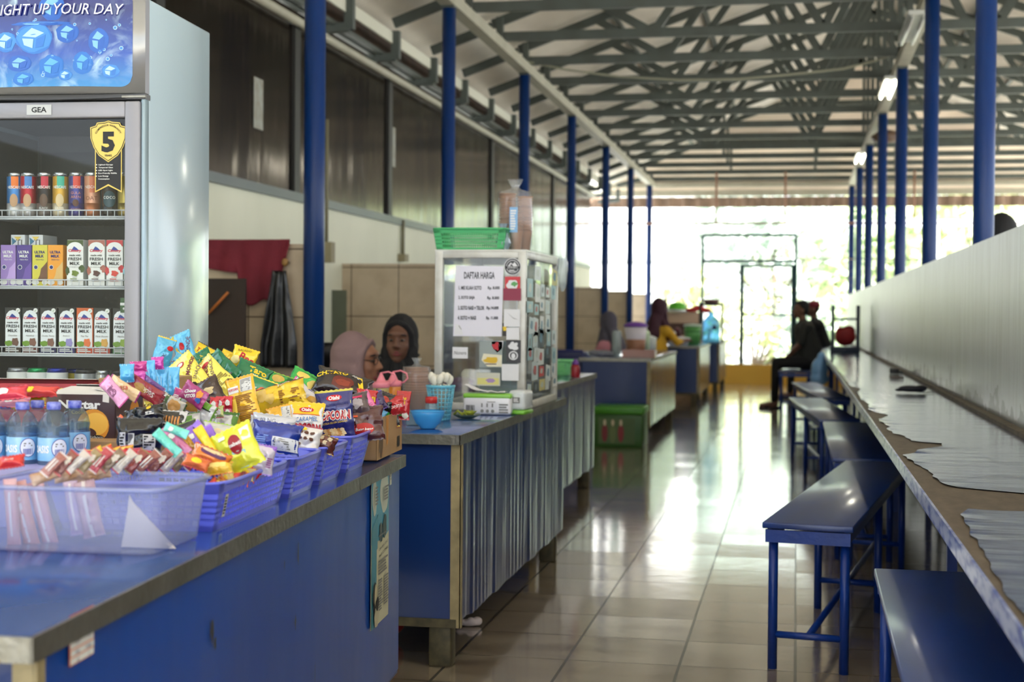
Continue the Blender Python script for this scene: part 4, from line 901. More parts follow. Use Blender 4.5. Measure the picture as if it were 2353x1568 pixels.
bag(SB, 'yellow snack bag tip between two dark green bags', 521, 822, -1.66, 30, 30, -24, 20, 0, .14, (236, 200, 30), (30, 60, 40), [T_('Net', 0, -.1, .3, 'r')])
bag(SB, 'bright yellow snack bag with red lettering at the top of the heap', 561, 824, -1.60, 54, 46, -16, 14, 6, .16, (246, 214, 34), (240, 200, 40), [T_('Bee', .12, -.02, .3, 'r', rot=-12, b=.03), T_('BALADO', -.05, .27, .09, 'b', rot=10), ('e', -.3, -.15, .14, .16, (236, 222, 150), .3)])
bag(SB, 'dark green snack bag with yellow print, leftmost of the green ones', 464, 832, -1.62, 50, 44, 32, 30, 0, .17, (14, 112, 70), (20, 120, 80), [T_('Taro', .2, -.1, .22, 'y', rot=-50), ('r', .1, .3, -.35, -.25, 'k')])
bag(SB, 'long dark green snack bag lying diagonally under the yellow tip', 514, 846, -1.57, 44, 78, 52, 34, 0, .17, (14, 116, 72), (18, 120, 78), [('r', -.12, .12, -.72, -.6, 'k'), T_('net', 0, -.66, .1, 'w')])
bag(SB, 'dark green snack bag marked Taro net', 577, 866, -1.50, 74, 56, -22, 26, 4, .16, (16, 116, 68), (24, 124, 72), [T_('Taro', .12, .16, .2, 'y', rot=2, b=.04), T_('net', .1, .0, .09, 'w', rot=0, b=.03), ('r', .18, .38, -.3, -.1, 'k'), T_('POTATO', .28, -.17, .05, 'w'), T_('BBQ', .28, -.25, .06, 'w')])
bag(SB, 'light green snack bag with potato chips picture beside the Taro bag', 636, 884, -1.47, 76, 46, -18, 34, 0, .15, (50, 170, 70), (150, 190, 60), [('e', .0, .1, .17, .13, (226, 190, 90), .2), ('e', .28, -.06, .12, .09, (236, 206, 110), .3), ('l', .22, .44, .1, .26, 5, (30, 110, 50))])
bag(SB, 'light green snack bag with two chips, in front of the first blue column', 708, 894, -1.41, 96, 58, -28, 30, 0, .15, (52, 178, 68), (60, 180, 70), [('e', -.22, .16, .14, .08, (232, 204, 100), .2), ('e', .1, .02, .16, .11, (228, 204, 110), .2), ('l', .2, .42, -.2, -.05, 4, (24, 100, 44))])
bag(SB, 'black and brown potato chip bag lying on top at the right end', 786, 886, -1.31, 116, 56, -16, 34, 0, .13, (38, 24, 22), (50, 40, 34), [T_('CHITATO', -.22, .14, .1, 'y', rot=20, b=.04), ('e', .02, -.02, .2, .14, (112, 42, 30), .4), ('e', .02, -.02, .13, .09, (146, 60, 40), .6), ('p', [(.2, .2), (.3, .2), (.42, -.1), (.34, -.12)], 'y'), T_('BBQ', .2, .18, .07, 'w', rot=-14), T_('70g', .38, -.08, .06, 'w')])
# ---- left yellow bags
bag(SB, 'yellow cheese snack bag lying diagonally left of a similar one', 442, 868, -1.60, 58, 104, 42, 26, 0, .15, (238, 226, 92), (230, 214, 90), [('e', -.05, .62, .16, .11, (190, 50, 50)), ('e', -.05, .62, .1, .07, 'w'), T_('MONDE', .22, .35, .15, (120, 40, 60), rot=40, b=.03), T_('SNACK', .3, .0, .13, (90, 50, 100), rot=40), ('e', -.1, -.6, .22, .28, (60, 36, 30), .3), ('e', -.32, -.5, .16, .3, 'w', .2)])
bag(SB, 'yellow cheese snack bag with arched lettering in the middle of the heap', 497, 878, -1.54, 66, 108, 50, 24, 0, .14, (240, 228, 100), (226, 200, 90), [('e', .12, .62, .17, .07, (190, 50, 50)), T_('MONDE', .0, .32, .13, (120, 40, 60), rot=62, b=.03), T_('SNACK', .26, .42, .12, (100, 50, 90), rot=62), ('l', .05, .45, -.35, .05, 6, (150, 130, 50)), ('e', .3, -.55, .18, .2, (60, 36, 30), .3), ('r', -.48, -.3, -.6, .1, 'w'), ('bar', -.45, -.33, -.4, -.1, 8, 'k')])
# ---- check wrapped wafers, by the fridge side
for i, (px, py, wp, hp, c, c2, lb) in enumerate(((262+30, 858, 30, 38, (84, 176, 232), (190, 226, 240), 'light blue check wafer pack at the left end of the row'), (318, 866, 32, 42, (218, 84, 186), (240, 160, 220), 'pink check wafer pack standing in the row'), (346, 862, 24, 60, (88, 180, 236), (190, 226, 240), 'tall light blue check wafer pack right of the pink one'), (372, 884, 28, 74, (90, 184, 238), (196, 230, 244), 'light blue check wafer pack, second from the right of the row'), (396, 886, 32, 76, (92, 186, 240), (196, 230, 244), 'light blue wafer pack with fruit print at the right end of the row'), (362, 835, 26, 26, (208, 70, 176), (230, 150, 210), 'pink pack peeking above the light blue wafer packs'), (318, 843, 36, 22, (206, 66, 150), (230, 150, 210), 'pink crumpled pack behind the pink check wafer pack'))):
    it = [('p', [(-.45, .3-k*.45), (-.45, .26-k*.45), (.45, .0-k*.45), (.45, .04-k*.45)], c2) for k in range(3)]+[('p', [(-.3+k*.25, .6), (-.26+k*.25, .6), (-.2+k*.25, -.9), (-.24+k*.25, -.9)], c2) for k in range(2)]
    if i in (3, 4): it += [('r', -.45, .45, -1.25, -.85, (170, 220, 236)), ('e', .1, -1.02, .1, .1, (240, 190, 50)), ('e', .3, -1.1, .08, .08, 'r'), T_('wafer', -.1, -.72, .12, (190, 70, 120))]
    bag('wafer_pack', lb, px, py, -1.50+.0*i, wp, hp, 2 if i != 2 else 6, 4, [10, 0, -8, 6, -6, 0, 0][i], .22, c, None, it, grp='check wrapped wafer packs', wr=.5)
# ---- middle left: flat packs by the brown box
for px, py, wp, hp, ro, c, c2, its, lb in (
    (285, 893, 26, 80, 62, (226, 196, 150), (160, 60, 120), [T_('rasa', 0, 0, .3, 'r', rot=-60)], 'cream and purple long pack lying behind the brown cookie box'),
    (262, 900, 30, 70, 48, (214, 150, 190), (190, 60, 130), [('l', -.3, .3, -.4, .4, 8, (120, 60, 100))], 'pink long pack lying behind the brown cookie box'),
    (330, 894, 34, 96, 62, (142, 28, 44), (120, 30, 50), [('e', 0, .1, .25, .5, (170, 130, 60), .4), T_('Stick', 0, -.6, .3, 'w', rot=90)], 'dark red foil pack lying diagonally left of the wafer row'),
    (352, 884, 16, 60, 58, (108, 70, 140), (150, 120, 170), [], 'thin violet foil pack across the dark red one'),
    (352, 910, 26, 50, 60, (196, 120, 150), (150, 40, 60), [('e', 0, 0, .3, .4, (220, 190, 90), .4)], 'rose coloured pack beside the open brown box'),
    (446, 908, 40, 60, 60, (168, 56, 120), (190, 80, 140), [T_('Choco', .1, .22, .2, 'w', rot=-58, b=.05), T_('VITOS', -.14, .1, .2, 'w', rot=-58, b=.05), ('e', .2, -.4, .2, .2, (240, 150, 50), .4), ('e', -.1, -.5, .14, .14, (60, 110, 190), .4)], 'magenta snack bag marked Choco'),
    (346, 935, 30, 22, 0, (222, 206, 60), (200, 190, 60), [T_('KOPI', 0, 0, .3, 'b')], 'small yellow pack behind the black packs'),
    (392, 931, 38, 70, 64, (206, 204, 192), (70, 96, 50), [('r', -.5, .5, .2, .42, (80, 108, 56)), ('e', .1, -.3, .3, .4, (200, 150, 80), .5)], 'white and olive snack pack lying in the middle of the heap'),
    (452, 938, 46, 84, 62, (214, 214, 210), (110, 160, 60), [('r', .2, .46, -.7, .8, (120, 180, 60)), ('e', -.05, .2, .22, .4, (190, 140, 60), .5), ('r', .14, .2, -.8, .8, (40, 60, 30))], 'white and bright green snack pack lying in the middle of the heap'),
    (440, 975, 40, 44, 10, (204, 204, 202), (90, 140, 60), [('r', -.45, .1, .1, .4, (100, 150, 60))], 'silver pack with green edge above the teal strip'),
    (474, 968, 36, 40, -12, (196, 198, 196), (80, 120, 50), [('r', -.1, .45, .2, .4, (90, 140, 60))], 'silver and green pack left of another silver pack'),
    (514, 970, 60, 42, -6, (206, 208, 206), (60, 96, 40), [('r', -.5, .5, .22, .34, (70, 120, 50)), ('r', .3, .48, -.3, .2, (100, 150, 60))], 'wide silver pack with dark green crimp in the heap'),
    (561, 978, 30, 56, 4, (214, 214, 216), (200, 200, 202), [], 'white pointed pouch below the tall yellow snack bag')):
    bag(SP, lb, px, py, -1.46 if px < 420 else -1.40, wp, hp, ro, 26, 0, .16, c, c2, its)
# red white candies cluster
for i, (px, py, c, lb) in enumerate(((492, 928, (200, 30, 50), 'red candy sachet at the left of the small red cluster'), (506, 926, (206, 34, 56), 'red candy sachet behind the green topped one'), (524, 925, (210, 36, 60), 'red candy sachet, tallest of the small red cluster'), (503, 946, (190, 200, 120), 'lime green candy sachet in the red cluster'), (524, 946, (214, 70, 130), 'pink candy sachet in the red cluster'), (540, 950, (220, 90, 140), 'pink candy sachet at the right of the red cluster'))):
    bag('candy_sachet', lb, px, py, -1.40, 20, 26, -6+i*3, 10, 0, .2, c, (214, 40, 60), [('e', 0, -.1, .25, .3, 'w', .4)], cat='candy', grp='small red candy sachets')
# ---- tall yellow, potato, others
bag(SB, 'tall golden yellow popcorn bag standing in front of the green bags', 563, 936, -1.36, 62, 128, 14, 14, -8, .15, (243, 190, 34), (240, 170, 30), [('r', -.42, -.05, .5, .74, 'w'), T_('POPCORN', -.23, .63, .09, 'r', w=.34, b=.03), ('r', .02, .4, .48, .94, (214, 214, 210)), ('l', .04, .38, .5, .92, 9, 'g'), ('l', -.2, .42, -.85, .4, 22, (150, 100, 20)), ('r', -.45, -.2, -.9, .3, (248, 216, 80))])
bag(SB, 'yellow snack bag with maroon band and potato pictures lying across the heap', 646, 914, -1.35, 108, 56, 16, 30, 0, .17, (240, 200, 40), (110, 26, 40), [('p', [(-.3, .02), (.0, .26), (.38, .26), (.3, .16), (.0, .14), (-.2, -.04)], (122, 24, 42)), ('e', -.32, .06, .11, .13, (224, 186, 90), .3), ('e', -.18, -.06, .1, .1, (230, 196, 100), .3), ('l', .0, .4, -.2, .06, 7, (140, 90, 20)), T_('Potato', .12, .2, .06, 'w', rot=8)])
bag(SB, 'white, navy and maroon snack bag with magenta foil and chips picture', 692, 922, -1.32, 66, 84, 52, 24, 0, .15, (214, 210, 214), (206, 60, 140), [T_('Funny', .05, .36, .2, (120, 30, 50), rot=-48, b=.03), ('p', [(-.46, -.2), (.46, .1), (.46, .0), (-.46, -.32)], 'y'), ('p', [(-.46, -.32), (.46, .0), (.46, -.6), (-.46, -.6)], (92, 26, 60)), ('p', [(-.46, -.3), (.46, .02), (.46, -.12), (-.46, -.42)], 'n'), ('e', .26, -.34, .12, .14, (212, 160, 60), .4), ('e', -.2, -.52, .14, .1, (220, 60, 140), .5)])
bag(SB, 'small yellow popcorn bag with white label behind the silver pouch', 644, 957, -1.30, 56, 44, 14, 20, 0, .15, (244, 184, 36), (240, 170, 30), [('r', .1, .42, -.2, .3, (214, 214, 210)), ('l', .12, .4, -.18, .28, 6, 'g'), ('r', -.3, .0, -.2, .02, 'w')])
bag(SB, 'white and yellow caramel popcorn bag left of the navy popcorn bag', 702, 978, -1.235, 74, 96, -2, 16, 6, .15, (222, 222, 222), (240, 190, 40), [('r', -.5, .5, .3, .62, (244, 200, 44)), ('r', -.5, .5, .27, .3, (224, 120, 40)), ('e', .0, .42, .2, .075, 'r'), T_('Oishi', .0, .42, .1, 'w', b=.04), T_('CARAMEL', .02, .14, .13, (50, 120, 190), rot=6, w=.6, sh=.2), T_('POPCORN', .0, -.1, .24, (180, 24, 34), w=.84, b=.05), ('e', -.1, -.5, .3, .2, (190, 120, 50), .5)])
bag(SB, 'navy blue popcorn bag standing in the basket next to the cardboard box', 771, 958, -1.215, 80, 112, 5, 8, -6, .15, (44, 46, 116), (200, 190, 70), [('e', .02, .47, .2, .085, 'r'), T_('Oishi', .02, .47, .11, 'w', b=.05), ('p', [(-.42, .2), (.44, .3), (.44, .38), (-.42, .28)], (214, 204, 110)), T_('ITALIAN BUTTER WITH CHEESE', .0, .29, .06, 'n', rot=6, w=.8, b=.03), T_('POPCORN', 0, .02, .27, 'w', w=.86, b=.12), T_('POPCORN', 0, .02, .24, (190, 24, 40), w=.82, b=.04), T_('MENTEGA BELGIA DENGAN', -.02, -.17, .05, 'y', rot=4, w=.7)]+[('e', -.26+.09*(k % 6)+.04*((k//6) % 2), -.36-.085*(k//6), .058, .052, [(226, 190, 130), (204, 150, 84), (238, 214, 164)][k % 3], .5) for k in range(22)])
bag(SP, 'brown glossy chocolate wafer bag with red ellipse in the last basket', 836, 975, -1.165, 84, 72, 6, 12, 0, .16, (78, 30, 32), (70, 26, 30), [('e', .0, -.14, .26, .15, (196, 34, 30)), T_('Beng beng', .02, -.16, .09, 'w', b=.03, w=.44, sh=.2), ('r', -.42, -.12, .16, .21, (230, 90, 40)), ('r', -.42, -.18, .06, .13, 'w'), T_('isi 10', -.3, .095, .045, 'k')])
bag(SP, 'dark grey and silver foil pack behind the brown wafer bag', 818, 932, -1.19, 56, 50, 14, 20, 0, .18, (84, 66, 70), (110, 90, 96), [('e', .1, 0, .2, .2, (170, 160, 164), .5), ('r', -.1, .3, .2, .3, (210, 50, 100))])
bag(SP, 'pink triangular pack poking above the brown wafer bag', 838, 926, -1.17, 38, 44, 30, 14, 0, .16, (226, 110, 166), (230, 60, 130), [('p', [(-.3, -.3), (.3, -.3), (-.1, .45)], (240, 160, 196)), T_('TANGO', 0, -.2, .15, (190, 40, 90), rot=-10)])
bag(SP, 'silver white pouch with printed date in front of the yellow popcorn bag', 628, 978, -1.24, 92, 42, -8, 24, 0, .15, (206, 208, 214), (196, 198, 206), [T_('31 03 NG', -.2, .04, .09, 'g', rot=4), ('r', .12, .42, -.14, .04, 'w'), ('bar', .14, .4, -.12, .02, 16, 'k')])
bag(SP, 'white bag with brown coffee ball pictures behind the second basket rim', 696, 1012, -1.17, 74, 60, -10, 16, 0, .15, (218, 214, 212), (150, 40, 70), [('e', -.24+.16*(k % 4), .2-.17*(k//4), .06, .045, 'b', .4) for k in range(10)]+[('e', -.1, .3, .2, .05, 'y', .3)])
bag(SP, 'navy blue pouch with white barcode labels in the second basket', 634, 1006, -1.15, 104, 62, -8, 18, 0, .16, (26, 52, 150), (22, 46, 140), [('r', -.04, .46, -.26, -.02, (214, 216, 222)), ('l', .0, .4, -.24, -.04, 5, 'g'), ('l', -.36, -.1, -.2, .0, 5, (110, 140, 210)), ('r', .0, .2, -.4, -.3, 'w')])
bag(SP, 'chocolate nut snack pack lying on the third basket rim', 735, 1017, -1.14, 70, 34, -18, 30, 0, .2, (92, 42, 40), (190, 160, 80), [('e', -.2+.12*(k % 5), .08-.14*(k//5), .07, .06, [(214, 196, 160), (120, 70, 50)][k % 2], .5) for k in range(10)])
bag(SP, 'purple and white pouch standing in the first basket', 601, 1056, -1.085, 54, 62, -10, 10, 10, .16, (214, 206, 226), (140, 100, 200), [('p', [(-.48, .2), (.0, .02), (.48, .3), (.48, .55), (-.48, .5)], (146, 96, 206)), ('l', .2, .44, -.3, .1, 5, (150, 90, 150))])
bag(SP, 'yellow green wafer pouch with red oval logo on top of the first basket', 546, 1032, -1.10, 92, 92, 24, 14, -6, .13, (214, 218, 50), (222, 224, 40), [('p', [(-.4, -.4), (.1, -.46), (.2, -.1), (-.36, .0)], (170, 214, 214)), ('e', .03, .08, .15, .23, (150, 20, 36)), T_('nabati', .03, .09, .09, 'w', b=.03), ('p', [(.22, .1), (.42, .1), (.42, .4), (.2, .36)], (236, 238, 220)), ('r', -.3, -.14, .28, .36, 'w')])
for i, (px, py, wp, hp, ro, c, c2, lb) in enumerate(((384, 1018, 22, 70, 48, (98, 200, 184), (110, 210, 196), 'teal green stick pack at the left of the colourful strip row'), (405, 1012, 24, 76, 44, (196, 104, 150), (206, 120, 160), 'rose pink stick pack beside the teal one'), (426, 1016, 26, 56, 40, (206, 150, 20), (220, 170, 40), 'shiny gold foil stick pack in the strip row'), (449, 1014, 22, 66, 36, (134, 90, 206), (150, 110, 216), 'purple stick pack right of the gold one'), (480, 1024, 22, 92, 36, (240, 204, 20), (236, 190, 20), 'yellow stick pack in the strip row'), (498, 1020, 20, 88, 34, (138, 92, 208), (150, 110, 216), 'purple stick pack between the yellow one and the yellow green pouch'), (468, 990, 18, 52, 50, (150, 110, 216), (150, 110, 216), 'light purple stick pack lying higher in the strip row'), (405, 990, 20, 54, 70, (110, 206, 190), (110, 210, 196), 'teal pack end behind the pink stick pack'))):
    bag('stick_pack', lb, px, py, -1.22 if px < 470 else -1.16, wp, hp, ro, 14, 10, .22, c, c2, [('e', -.05, .5, .25, .3, 'w', .4)] if i % 2 else [], grp='colourful stick packs in a row', wr=.8)
bag(SP, 'orange pack with purple chocolate picture above the small packets', 484, 1052, -1.12, 84, 34, -22, 30, 0, .2, (232, 130, 50), (210, 50, 40), [('e', .05, .05, .34, .1, (90, 40, 90)), ('e', .05, .09, .3, .05, (230, 200, 150)), T_('TIC', -.38, .12, .12, 'w', rot=20)])
bag(SP, 'yellow orange flat pack at the left edge of the first basket', 502, 1078, -1.10, 60, 22, 8, 40, 0, .2, (236, 190, 50), (230, 110, 40), [('r', -.3, .3, -.08, .1, (240, 214, 120))])
bag(SP, 'orange and white small packet under the stick packs', 452, 1064, -1.13, 56, 26, -18, 30, 0, .2, (224, 110, 50), (206, 30, 40), [('e', 0, 0, .2, .12, 'y')])
for i, (px, py, X, wp, hp, ro, c, c2, lb) in enumerate(((480, 905, -1.47, 60, 60, 30, (60, 40, 34), (90, 60, 50), 'dark brown pack tucked under the yellow cheese bags'), (420, 920, -1.45, 50, 40, -20, (196, 60, 130), (220, 190, 200), 'pink pack tucked below the wafer row'), (600, 905, -1.43, 70, 60, -20, (30, 130, 80), (240, 210, 60), 'green pack tucked behind the tall golden bag'), (660, 985, -1.29, 70, 60, 10, (236, 176, 50), (210, 60, 50), 'golden pack filling the gap behind the silver pouch'), (595, 990, -1.31, 50, 60, -14, (190, 192, 196), (150, 40, 60), 'silver and red pack behind the navy pouch'), (425, 1000, -1.33, 60, 50, 20, (40, 40, 44), (120, 160, 80), 'dark pack tucked behind the colourful strips'), (500, 1000, -1.29, 70, 50, -10, (210, 210, 200), (150, 190, 60), 'white and lime pack behind the yellow green pouch'), (360, 960, -1.45, 60, 50, 30, (70, 74, 60), (190, 190, 180), 'grey green pack tucked behind the black packs'), (745, 905, -1.37, 60, 50, 20, (220, 180, 60), (120, 30, 40), 'yellow pack tucked under the black and brown chip bag'), (800, 1000, -1.23, 50, 50, -10, (60, 60, 66), (180, 40, 60), 'dark pack tucked behind the brown wafer bag'), (540, 1085, -1.13, 60, 40, 20, (180, 40, 50), (240, 200, 60), 'red pack lying under the yellow green pouch'), (470, 850, -1.64, 60, 60, 20, (16, 100, 64), (230, 210, 60), 'green pack tucked behind the yellow cheese bags'))):
    bag(SP, lb, px, py, X, wp, hp, ro, 24, 0, .18, c, c2, [('e', .05, 0, .2, .14, [(220, 200, 150), (240, 240, 236), (230, 120, 50)][i % 3], .4), ('l', -.4, -.1, -.1, .1, 3, 'w')])
# black packs by the brown box
bag(SP, 'large black glossy snack pack with white labels right of the brown cookie box', 320, 1008, -1.36, 96, 86, 0, 6, 4, .2, (16, 16, 18), (22, 22, 24), [('r', -.4, -.26, -.42, .12, (206, 206, 206)), ('l', -.39, -.27, -.4, .1, 8, 'k'), ('r', -.2, -.07, -.46, .1, (206, 206, 206)), ('bar', -.19, -.08, -.44, .08, 5, 'k'), ('r', .12, .36, -.48, .08, (200, 200, 200)), ('l', .14, .34, -.46, .06, 9, 'k')], wr=1.6)
bag(SP, 'black snack pack with yellow square lying open on the black pile', 332, 958, -1.42, 84, 40, 12, 34, 0, .2, (18, 18, 20), (120, 120, 122), [('e', .18, .08, .06, .06, 'y'), ('l', .1, .3, -.12, -.04, 2, 'w')], wr=1.6)
bag(SP, 'black pack with brown pretzel sticks picture', 390, 966, -1.38, 70, 40, -4, 26, 0, .16, (22, 20, 20), (206, 206, 206), [('r', -.36+.09*k, -.31+.09*k, -.2-.02*(k % 3), .04+.03*(k % 2), (206, 140, 70)) for k in range(8)]+[('p', [(.25, .25), (.5, .25), (.42, -.25), (.3, -.25)], (206, 206, 204))])
bag(SP, 'bright orange stick pack poking out beside the brown cookie box', 287, 971, -1.42, 14, 36, 52, 6, 0, .2, (236, 90, 40), (240, 110, 60), [])
# brown cookie box
t = thing('cookie_box', 'open brown cookie box with orange ring picture behind the water bottles', 'box', at(265, 1027, 'x', -1.52), R_(4))
bw, bh, bd_ = .165, .118, .17; BX = M((74, 48, 50), .4, coat=.3, nz=.3, ns=12)
q = MB()
for a in ((-bw, 0, 0, .002), (-bw, 0, bd_-.002, bd_), (-bw, -bw+.002, 0, bd_), (-.002, 0, 0, bd_)): q.box(a[0], a[1], a[2], a[3], 0, bh, BX)
q.box(-bw, 0, 0, bd_, 0, .002, BX); q.build('walls', t)
q = MB(); fn = flat(-bw/2, 0, bh/2)
decals(q, [('r', -.082, .082, -.059, -.045, (214, 160, 50)), ('e', .03, -.012, .038, .038, (226, 150, 50)), ('e', .036, -.008, .03, .026, (244, 190, 80)), ('e', .014, -.03, .024, .014, (70, 40, 40)), T_('Nextar', -.002, .036, .02, 'w', b=.04, w=.1), T_('Cookies', .0, .019, .009, (190, 160, 60)), ('e', .038, -.038, .018, .005, 'k'), T_('Richoco', .038, -.038, .007, 'w')], fn)
decals(q, [('e', .03, .012, .03, .03, (226, 150, 50)), T_('NE', -.062, .0, .02, 'w', b=.03), ('r', -.085, .085, -.059, -.045, (190, 140, 50))], flat(0, bd_/2, bh/2, (0, 1, 0), (0, 0, 1), (1, 0, 0)))
q.build('print', t)
q = MB(); WI = M((214, 210, 204), .7)
q.poly([(-bw, 0, bh), (-.01, 0, bh), (-.02, .07, bh+.012), (-bw+.03, .07, bh+.014)], WI, (0, 0, .0015)); q.poly([(0, .01, bh), (0, bd_, bh), (-.07, bd_-.03, bh+.012), (-.065, .03, bh+.012)], WI, (0, 0, .0015)); q.poly([(-bw, bd_, bh), (0, bd_, bh), (-.02, bd_-.05, bh+.016), (-bw+.02, bd_-.05, bh+.016)], WI, (0, 0, .0015)); q.poly([(-.03, .0, bh), (-.03, -.002, bh-.016), (-.015, -.002, bh-.018), (-.015, 0, bh)], WI, (0, .001, 0))
q.build('flaps', t)
# red box behind, with packets
t = thing('red_snack_box', 'open red printed snack box at the left in front of the fridge', 'box', at(197, 925, 'x', -1.72), R_(8))
q = MB(); RB = M((176, 36, 50), .4, nz=.4, ns=18, col2=(120, 30, 40)); w2, d2, h2 = .36, .16, .045
for a in ((-w2, 0, 0, .002), (-w2, 0, d2-.002, d2), (-w2, -w2+.002, 0, d2), (-.002, 0, 0, d2)): q.box(a[0], a[1], a[2], a[3], -.12, h2, RB)
q.box(-w2, 0, 0, d2, -.12, -.118, RB); q.build('walls', t)
q = MB(); q.poly([(-w2, d2, h2), (0, d2, h2), (-.01, d2-.05, h2+.006), (-w2, d2-.04, h2+.006)], WI, (0, 0, .0015)); q.build('flap', t)
q = MB(); decals(q, [T_('Wafer', .06, .0, .02, 'w', sh=.2), ('e', .11, -.01, .03, .012, (110, 150, 60), .4), ('e', -.03, .005, .04, .012, (220, 120, 60), .4)], flat(-w2/2, 0, 0)); q.build('print', t)
for i, (px, py, wp, hp, ro, c, c2, lb) in enumerate(((20, 905, 80, 26, 6, (206, 40, 60), (230, 90, 110), 'red glossy wafer pack lying on the red box at the left edge'), (78, 902, 100, 22, 2, (220, 70, 60), (200, 30, 50), 'orange red glossy wafer pack in the open red box'), (30, 924, 70, 22, -4, (226, 150, 170), (200, 70, 90), 'pink and white pack behind the bottles at the left edge'), (68, 922, 70, 26, 8, (240, 210, 50), (220, 40, 40), 'yellow and red pack behind the bottles'), (92, 918, 36, 26, 0, (120, 70, 60), (240, 200, 50), 'brown grain snack pack above the second bottle'), (150, 905, 60, 20, -6, (190, 60, 70), (110, 120, 60), 'dark red pack at the right end of the red box'))):
    bag(SP, lb, px, py, -1.62-.01*i, wp, hp, ro, 30, 0, .16, c, c2, [('e', -.1, 0, .16, .08, 'y' if i % 2 else 'w', .4)])
# cardboard box with sachets at the right end
kp = at(866, 1060, 'x', -1.165)
t = thing('cardboard_box', 'open brown cardboard box at the far right corner of the near counter', 'box', (kp.x+.005, kp.y-.02, .813), R_(4))
q = MB(); kw, kd, kh = .30, .20, .118
def kb(a): q.box(*a, KRAFT)
kb((-.002, .001, 0, kd+.16, 0, kh)); kb((-kw, 0, 0, .003, 0, kh)); kb((-kw, 0, kd+.157, kd+.16, 0, kh)); kb((-kw, -kw+.003, 0, kd+.16, 0, kh)); kb((-kw, 0, 0, kd+.16, 0, .003)); q.build('walls', t)
q = MB(); decals(q, [('p', [(-.06, .06), (-.02, .06), (-.03, -.02), (-.05, -.03)], (206, 140, 60)), ('e', -.13, -.02, .03, .03, (110, 80, 50), .4), ('r', .1, .14, -.045, -.012, (120, 104, 84)), ('bar', .1, .14, -.043, -.014, 12, (60, 50, 40)), T_('KRISB', .125, .02, .02, (190, 80, 70))], flat(.0012, .18, kh/2, (0, 1, 0), (0, 0, 1), (1, 0, 0))); q.build('print', t)
for px, py, wp, hp, ro, c, c2, its, lb in (
    (842, 912, 44, 30, -8, (190, 24, 34), (170, 20, 30), [T_('MAMI', .05, -.1, .24, 'y', b=.04)], 'red noodle snack pack at the back left of the cardboard box'),
    (864, 925, 40, 40, 24, (60, 40, 90), (90, 60, 160), [('e', 0, 0, .25, .2, (120, 60, 160), .4)], 'violet pack between the pink and the black packs'),
    (882, 925, 48, 44, -20, (30, 24, 26), (60, 20, 30), [('e', 0, .1, .2, .15, (190, 60, 40), .5)], 'black pack in the middle of the cardboard box'),
    (880, 952, 30, 46, -16, (40, 150, 60), (90, 170, 200), [('p', [(-.3, -.5), (.3, -.5), (.1, .3)], (60, 170, 70))], 'green pack at the front of the cardboard box'),
    (870, 962, 24, 40, -24, (90, 170, 220), (60, 120, 200), [], 'light blue pack beside the green pack'),
    (897, 955, 36, 50, 6, (28, 26, 24), (220, 190, 40), [('p', [(-.3, -.6), (-.1, -.6), (.2, .2), (.05, .3)], 'y')], 'black pack with yellow stripes in the cardboard box'),
    (906, 932, 44, 40, 10, (186, 24, 36), (150, 20, 30), [T_('PROMISE', 0, -.1, .14, 'w', rot=4)], 'red pack behind the rightmost pack'),
    (926, 932, 30, 60, -4, (180, 26, 36), (170, 20, 30), [T_('MINI', .05, .2, .24, 'y', rot=80, b=.03), ('e', -.1, -.5, .28, .25, (60, 140, 60), .5), ('e', .2, -.7, .2, .2, 'w', .5)], 'red yellow and green pack at the right corner of the cardboard box')):
    bag(SP, lb, px, py, -1.20 if px < 900 else -1.17, wp, hp, ro, 12, 0, .18, c, c2, its, grp='packs in the cardboard box')
# ---- small sachets in front
cols = [((150, 90, 80), (206, 200, 196)), ((130, 70, 62), (186, 40, 56)), ((196, 186, 180), (190, 50, 66)), ((150, 130, 90), (180, 40, 56)), ((176, 60, 72), (210, 200, 196)), ((128, 104, 80), (170, 36, 50)), ((196, 188, 180), (186, 44, 58)), ((140, 60, 56), (120, 110, 60))]
wn = ['first', 'second', 'third', 'fourth', 'fifth', 'sixth', 'seventh', 'eighth', 'ninth', 'tenth', 'eleventh', 'twelfth', 'thirteenth', 'fourteenth']
for i in range(13):
    a, b = cols[i % 8]
    bag('jelly_sachet', 'red and clear sachet in the row behind the plastic tub, %s from the left' % wn[i], 124+i*27, 1068-5*math.sin(i*.5)-(i*1.3), -1.22+.006*(i % 2), 22, 56, -42+5*math.sin(i*2.1), 20, 0, .2, a, b, [('e', .0, .3, .3, .4, (222, 214, 200), .5), ('p', [(-.4, -.2), (.4, .1), (.4, .3), (-.4, 0)], (180, 26, 44))] if i % 2 else [('r', -.3, -.16, -.8, .5, (226, 224, 220)), ('r', .0, .1, -.8, .5, (226, 224, 220))], cat='sachet', grp='row of red sachets behind the tub', wr=1.2)
for i, (px, py, c, c2) in enumerate(((222, 1040, (240, 200, 40), (220, 50, 40)), (245, 1036, (226, 80, 40), (240, 190, 40)), (264, 1040, (240, 196, 30), (226, 60, 40)), (292, 1036, (236, 180, 40), (220, 50, 50)), (312, 1042, (200, 30, 60), (226, 100, 130)), (212, 1046, (206, 60, 40), (240, 190, 40)), (335, 1046, (206, 40, 70), (220, 90, 120)))):
    bag('candy_sachet', 'small %s sachet above the red sachet row, %s from the left' % (['yellow', 'orange', 'yellow', 'yellow', 'crimson', 'orange', 'crimson'][i], ['second', 'third', 'fourth', 'fifth', 'sixth', 'first', 'seventh'][i]), px, py, -1.30, 28, 20, 28-i*6, 14, 0, .24, c, c2, [('e', 0, 0, .2, .14, 'r')], cat='candy', grp='small candy sachets above the red row')
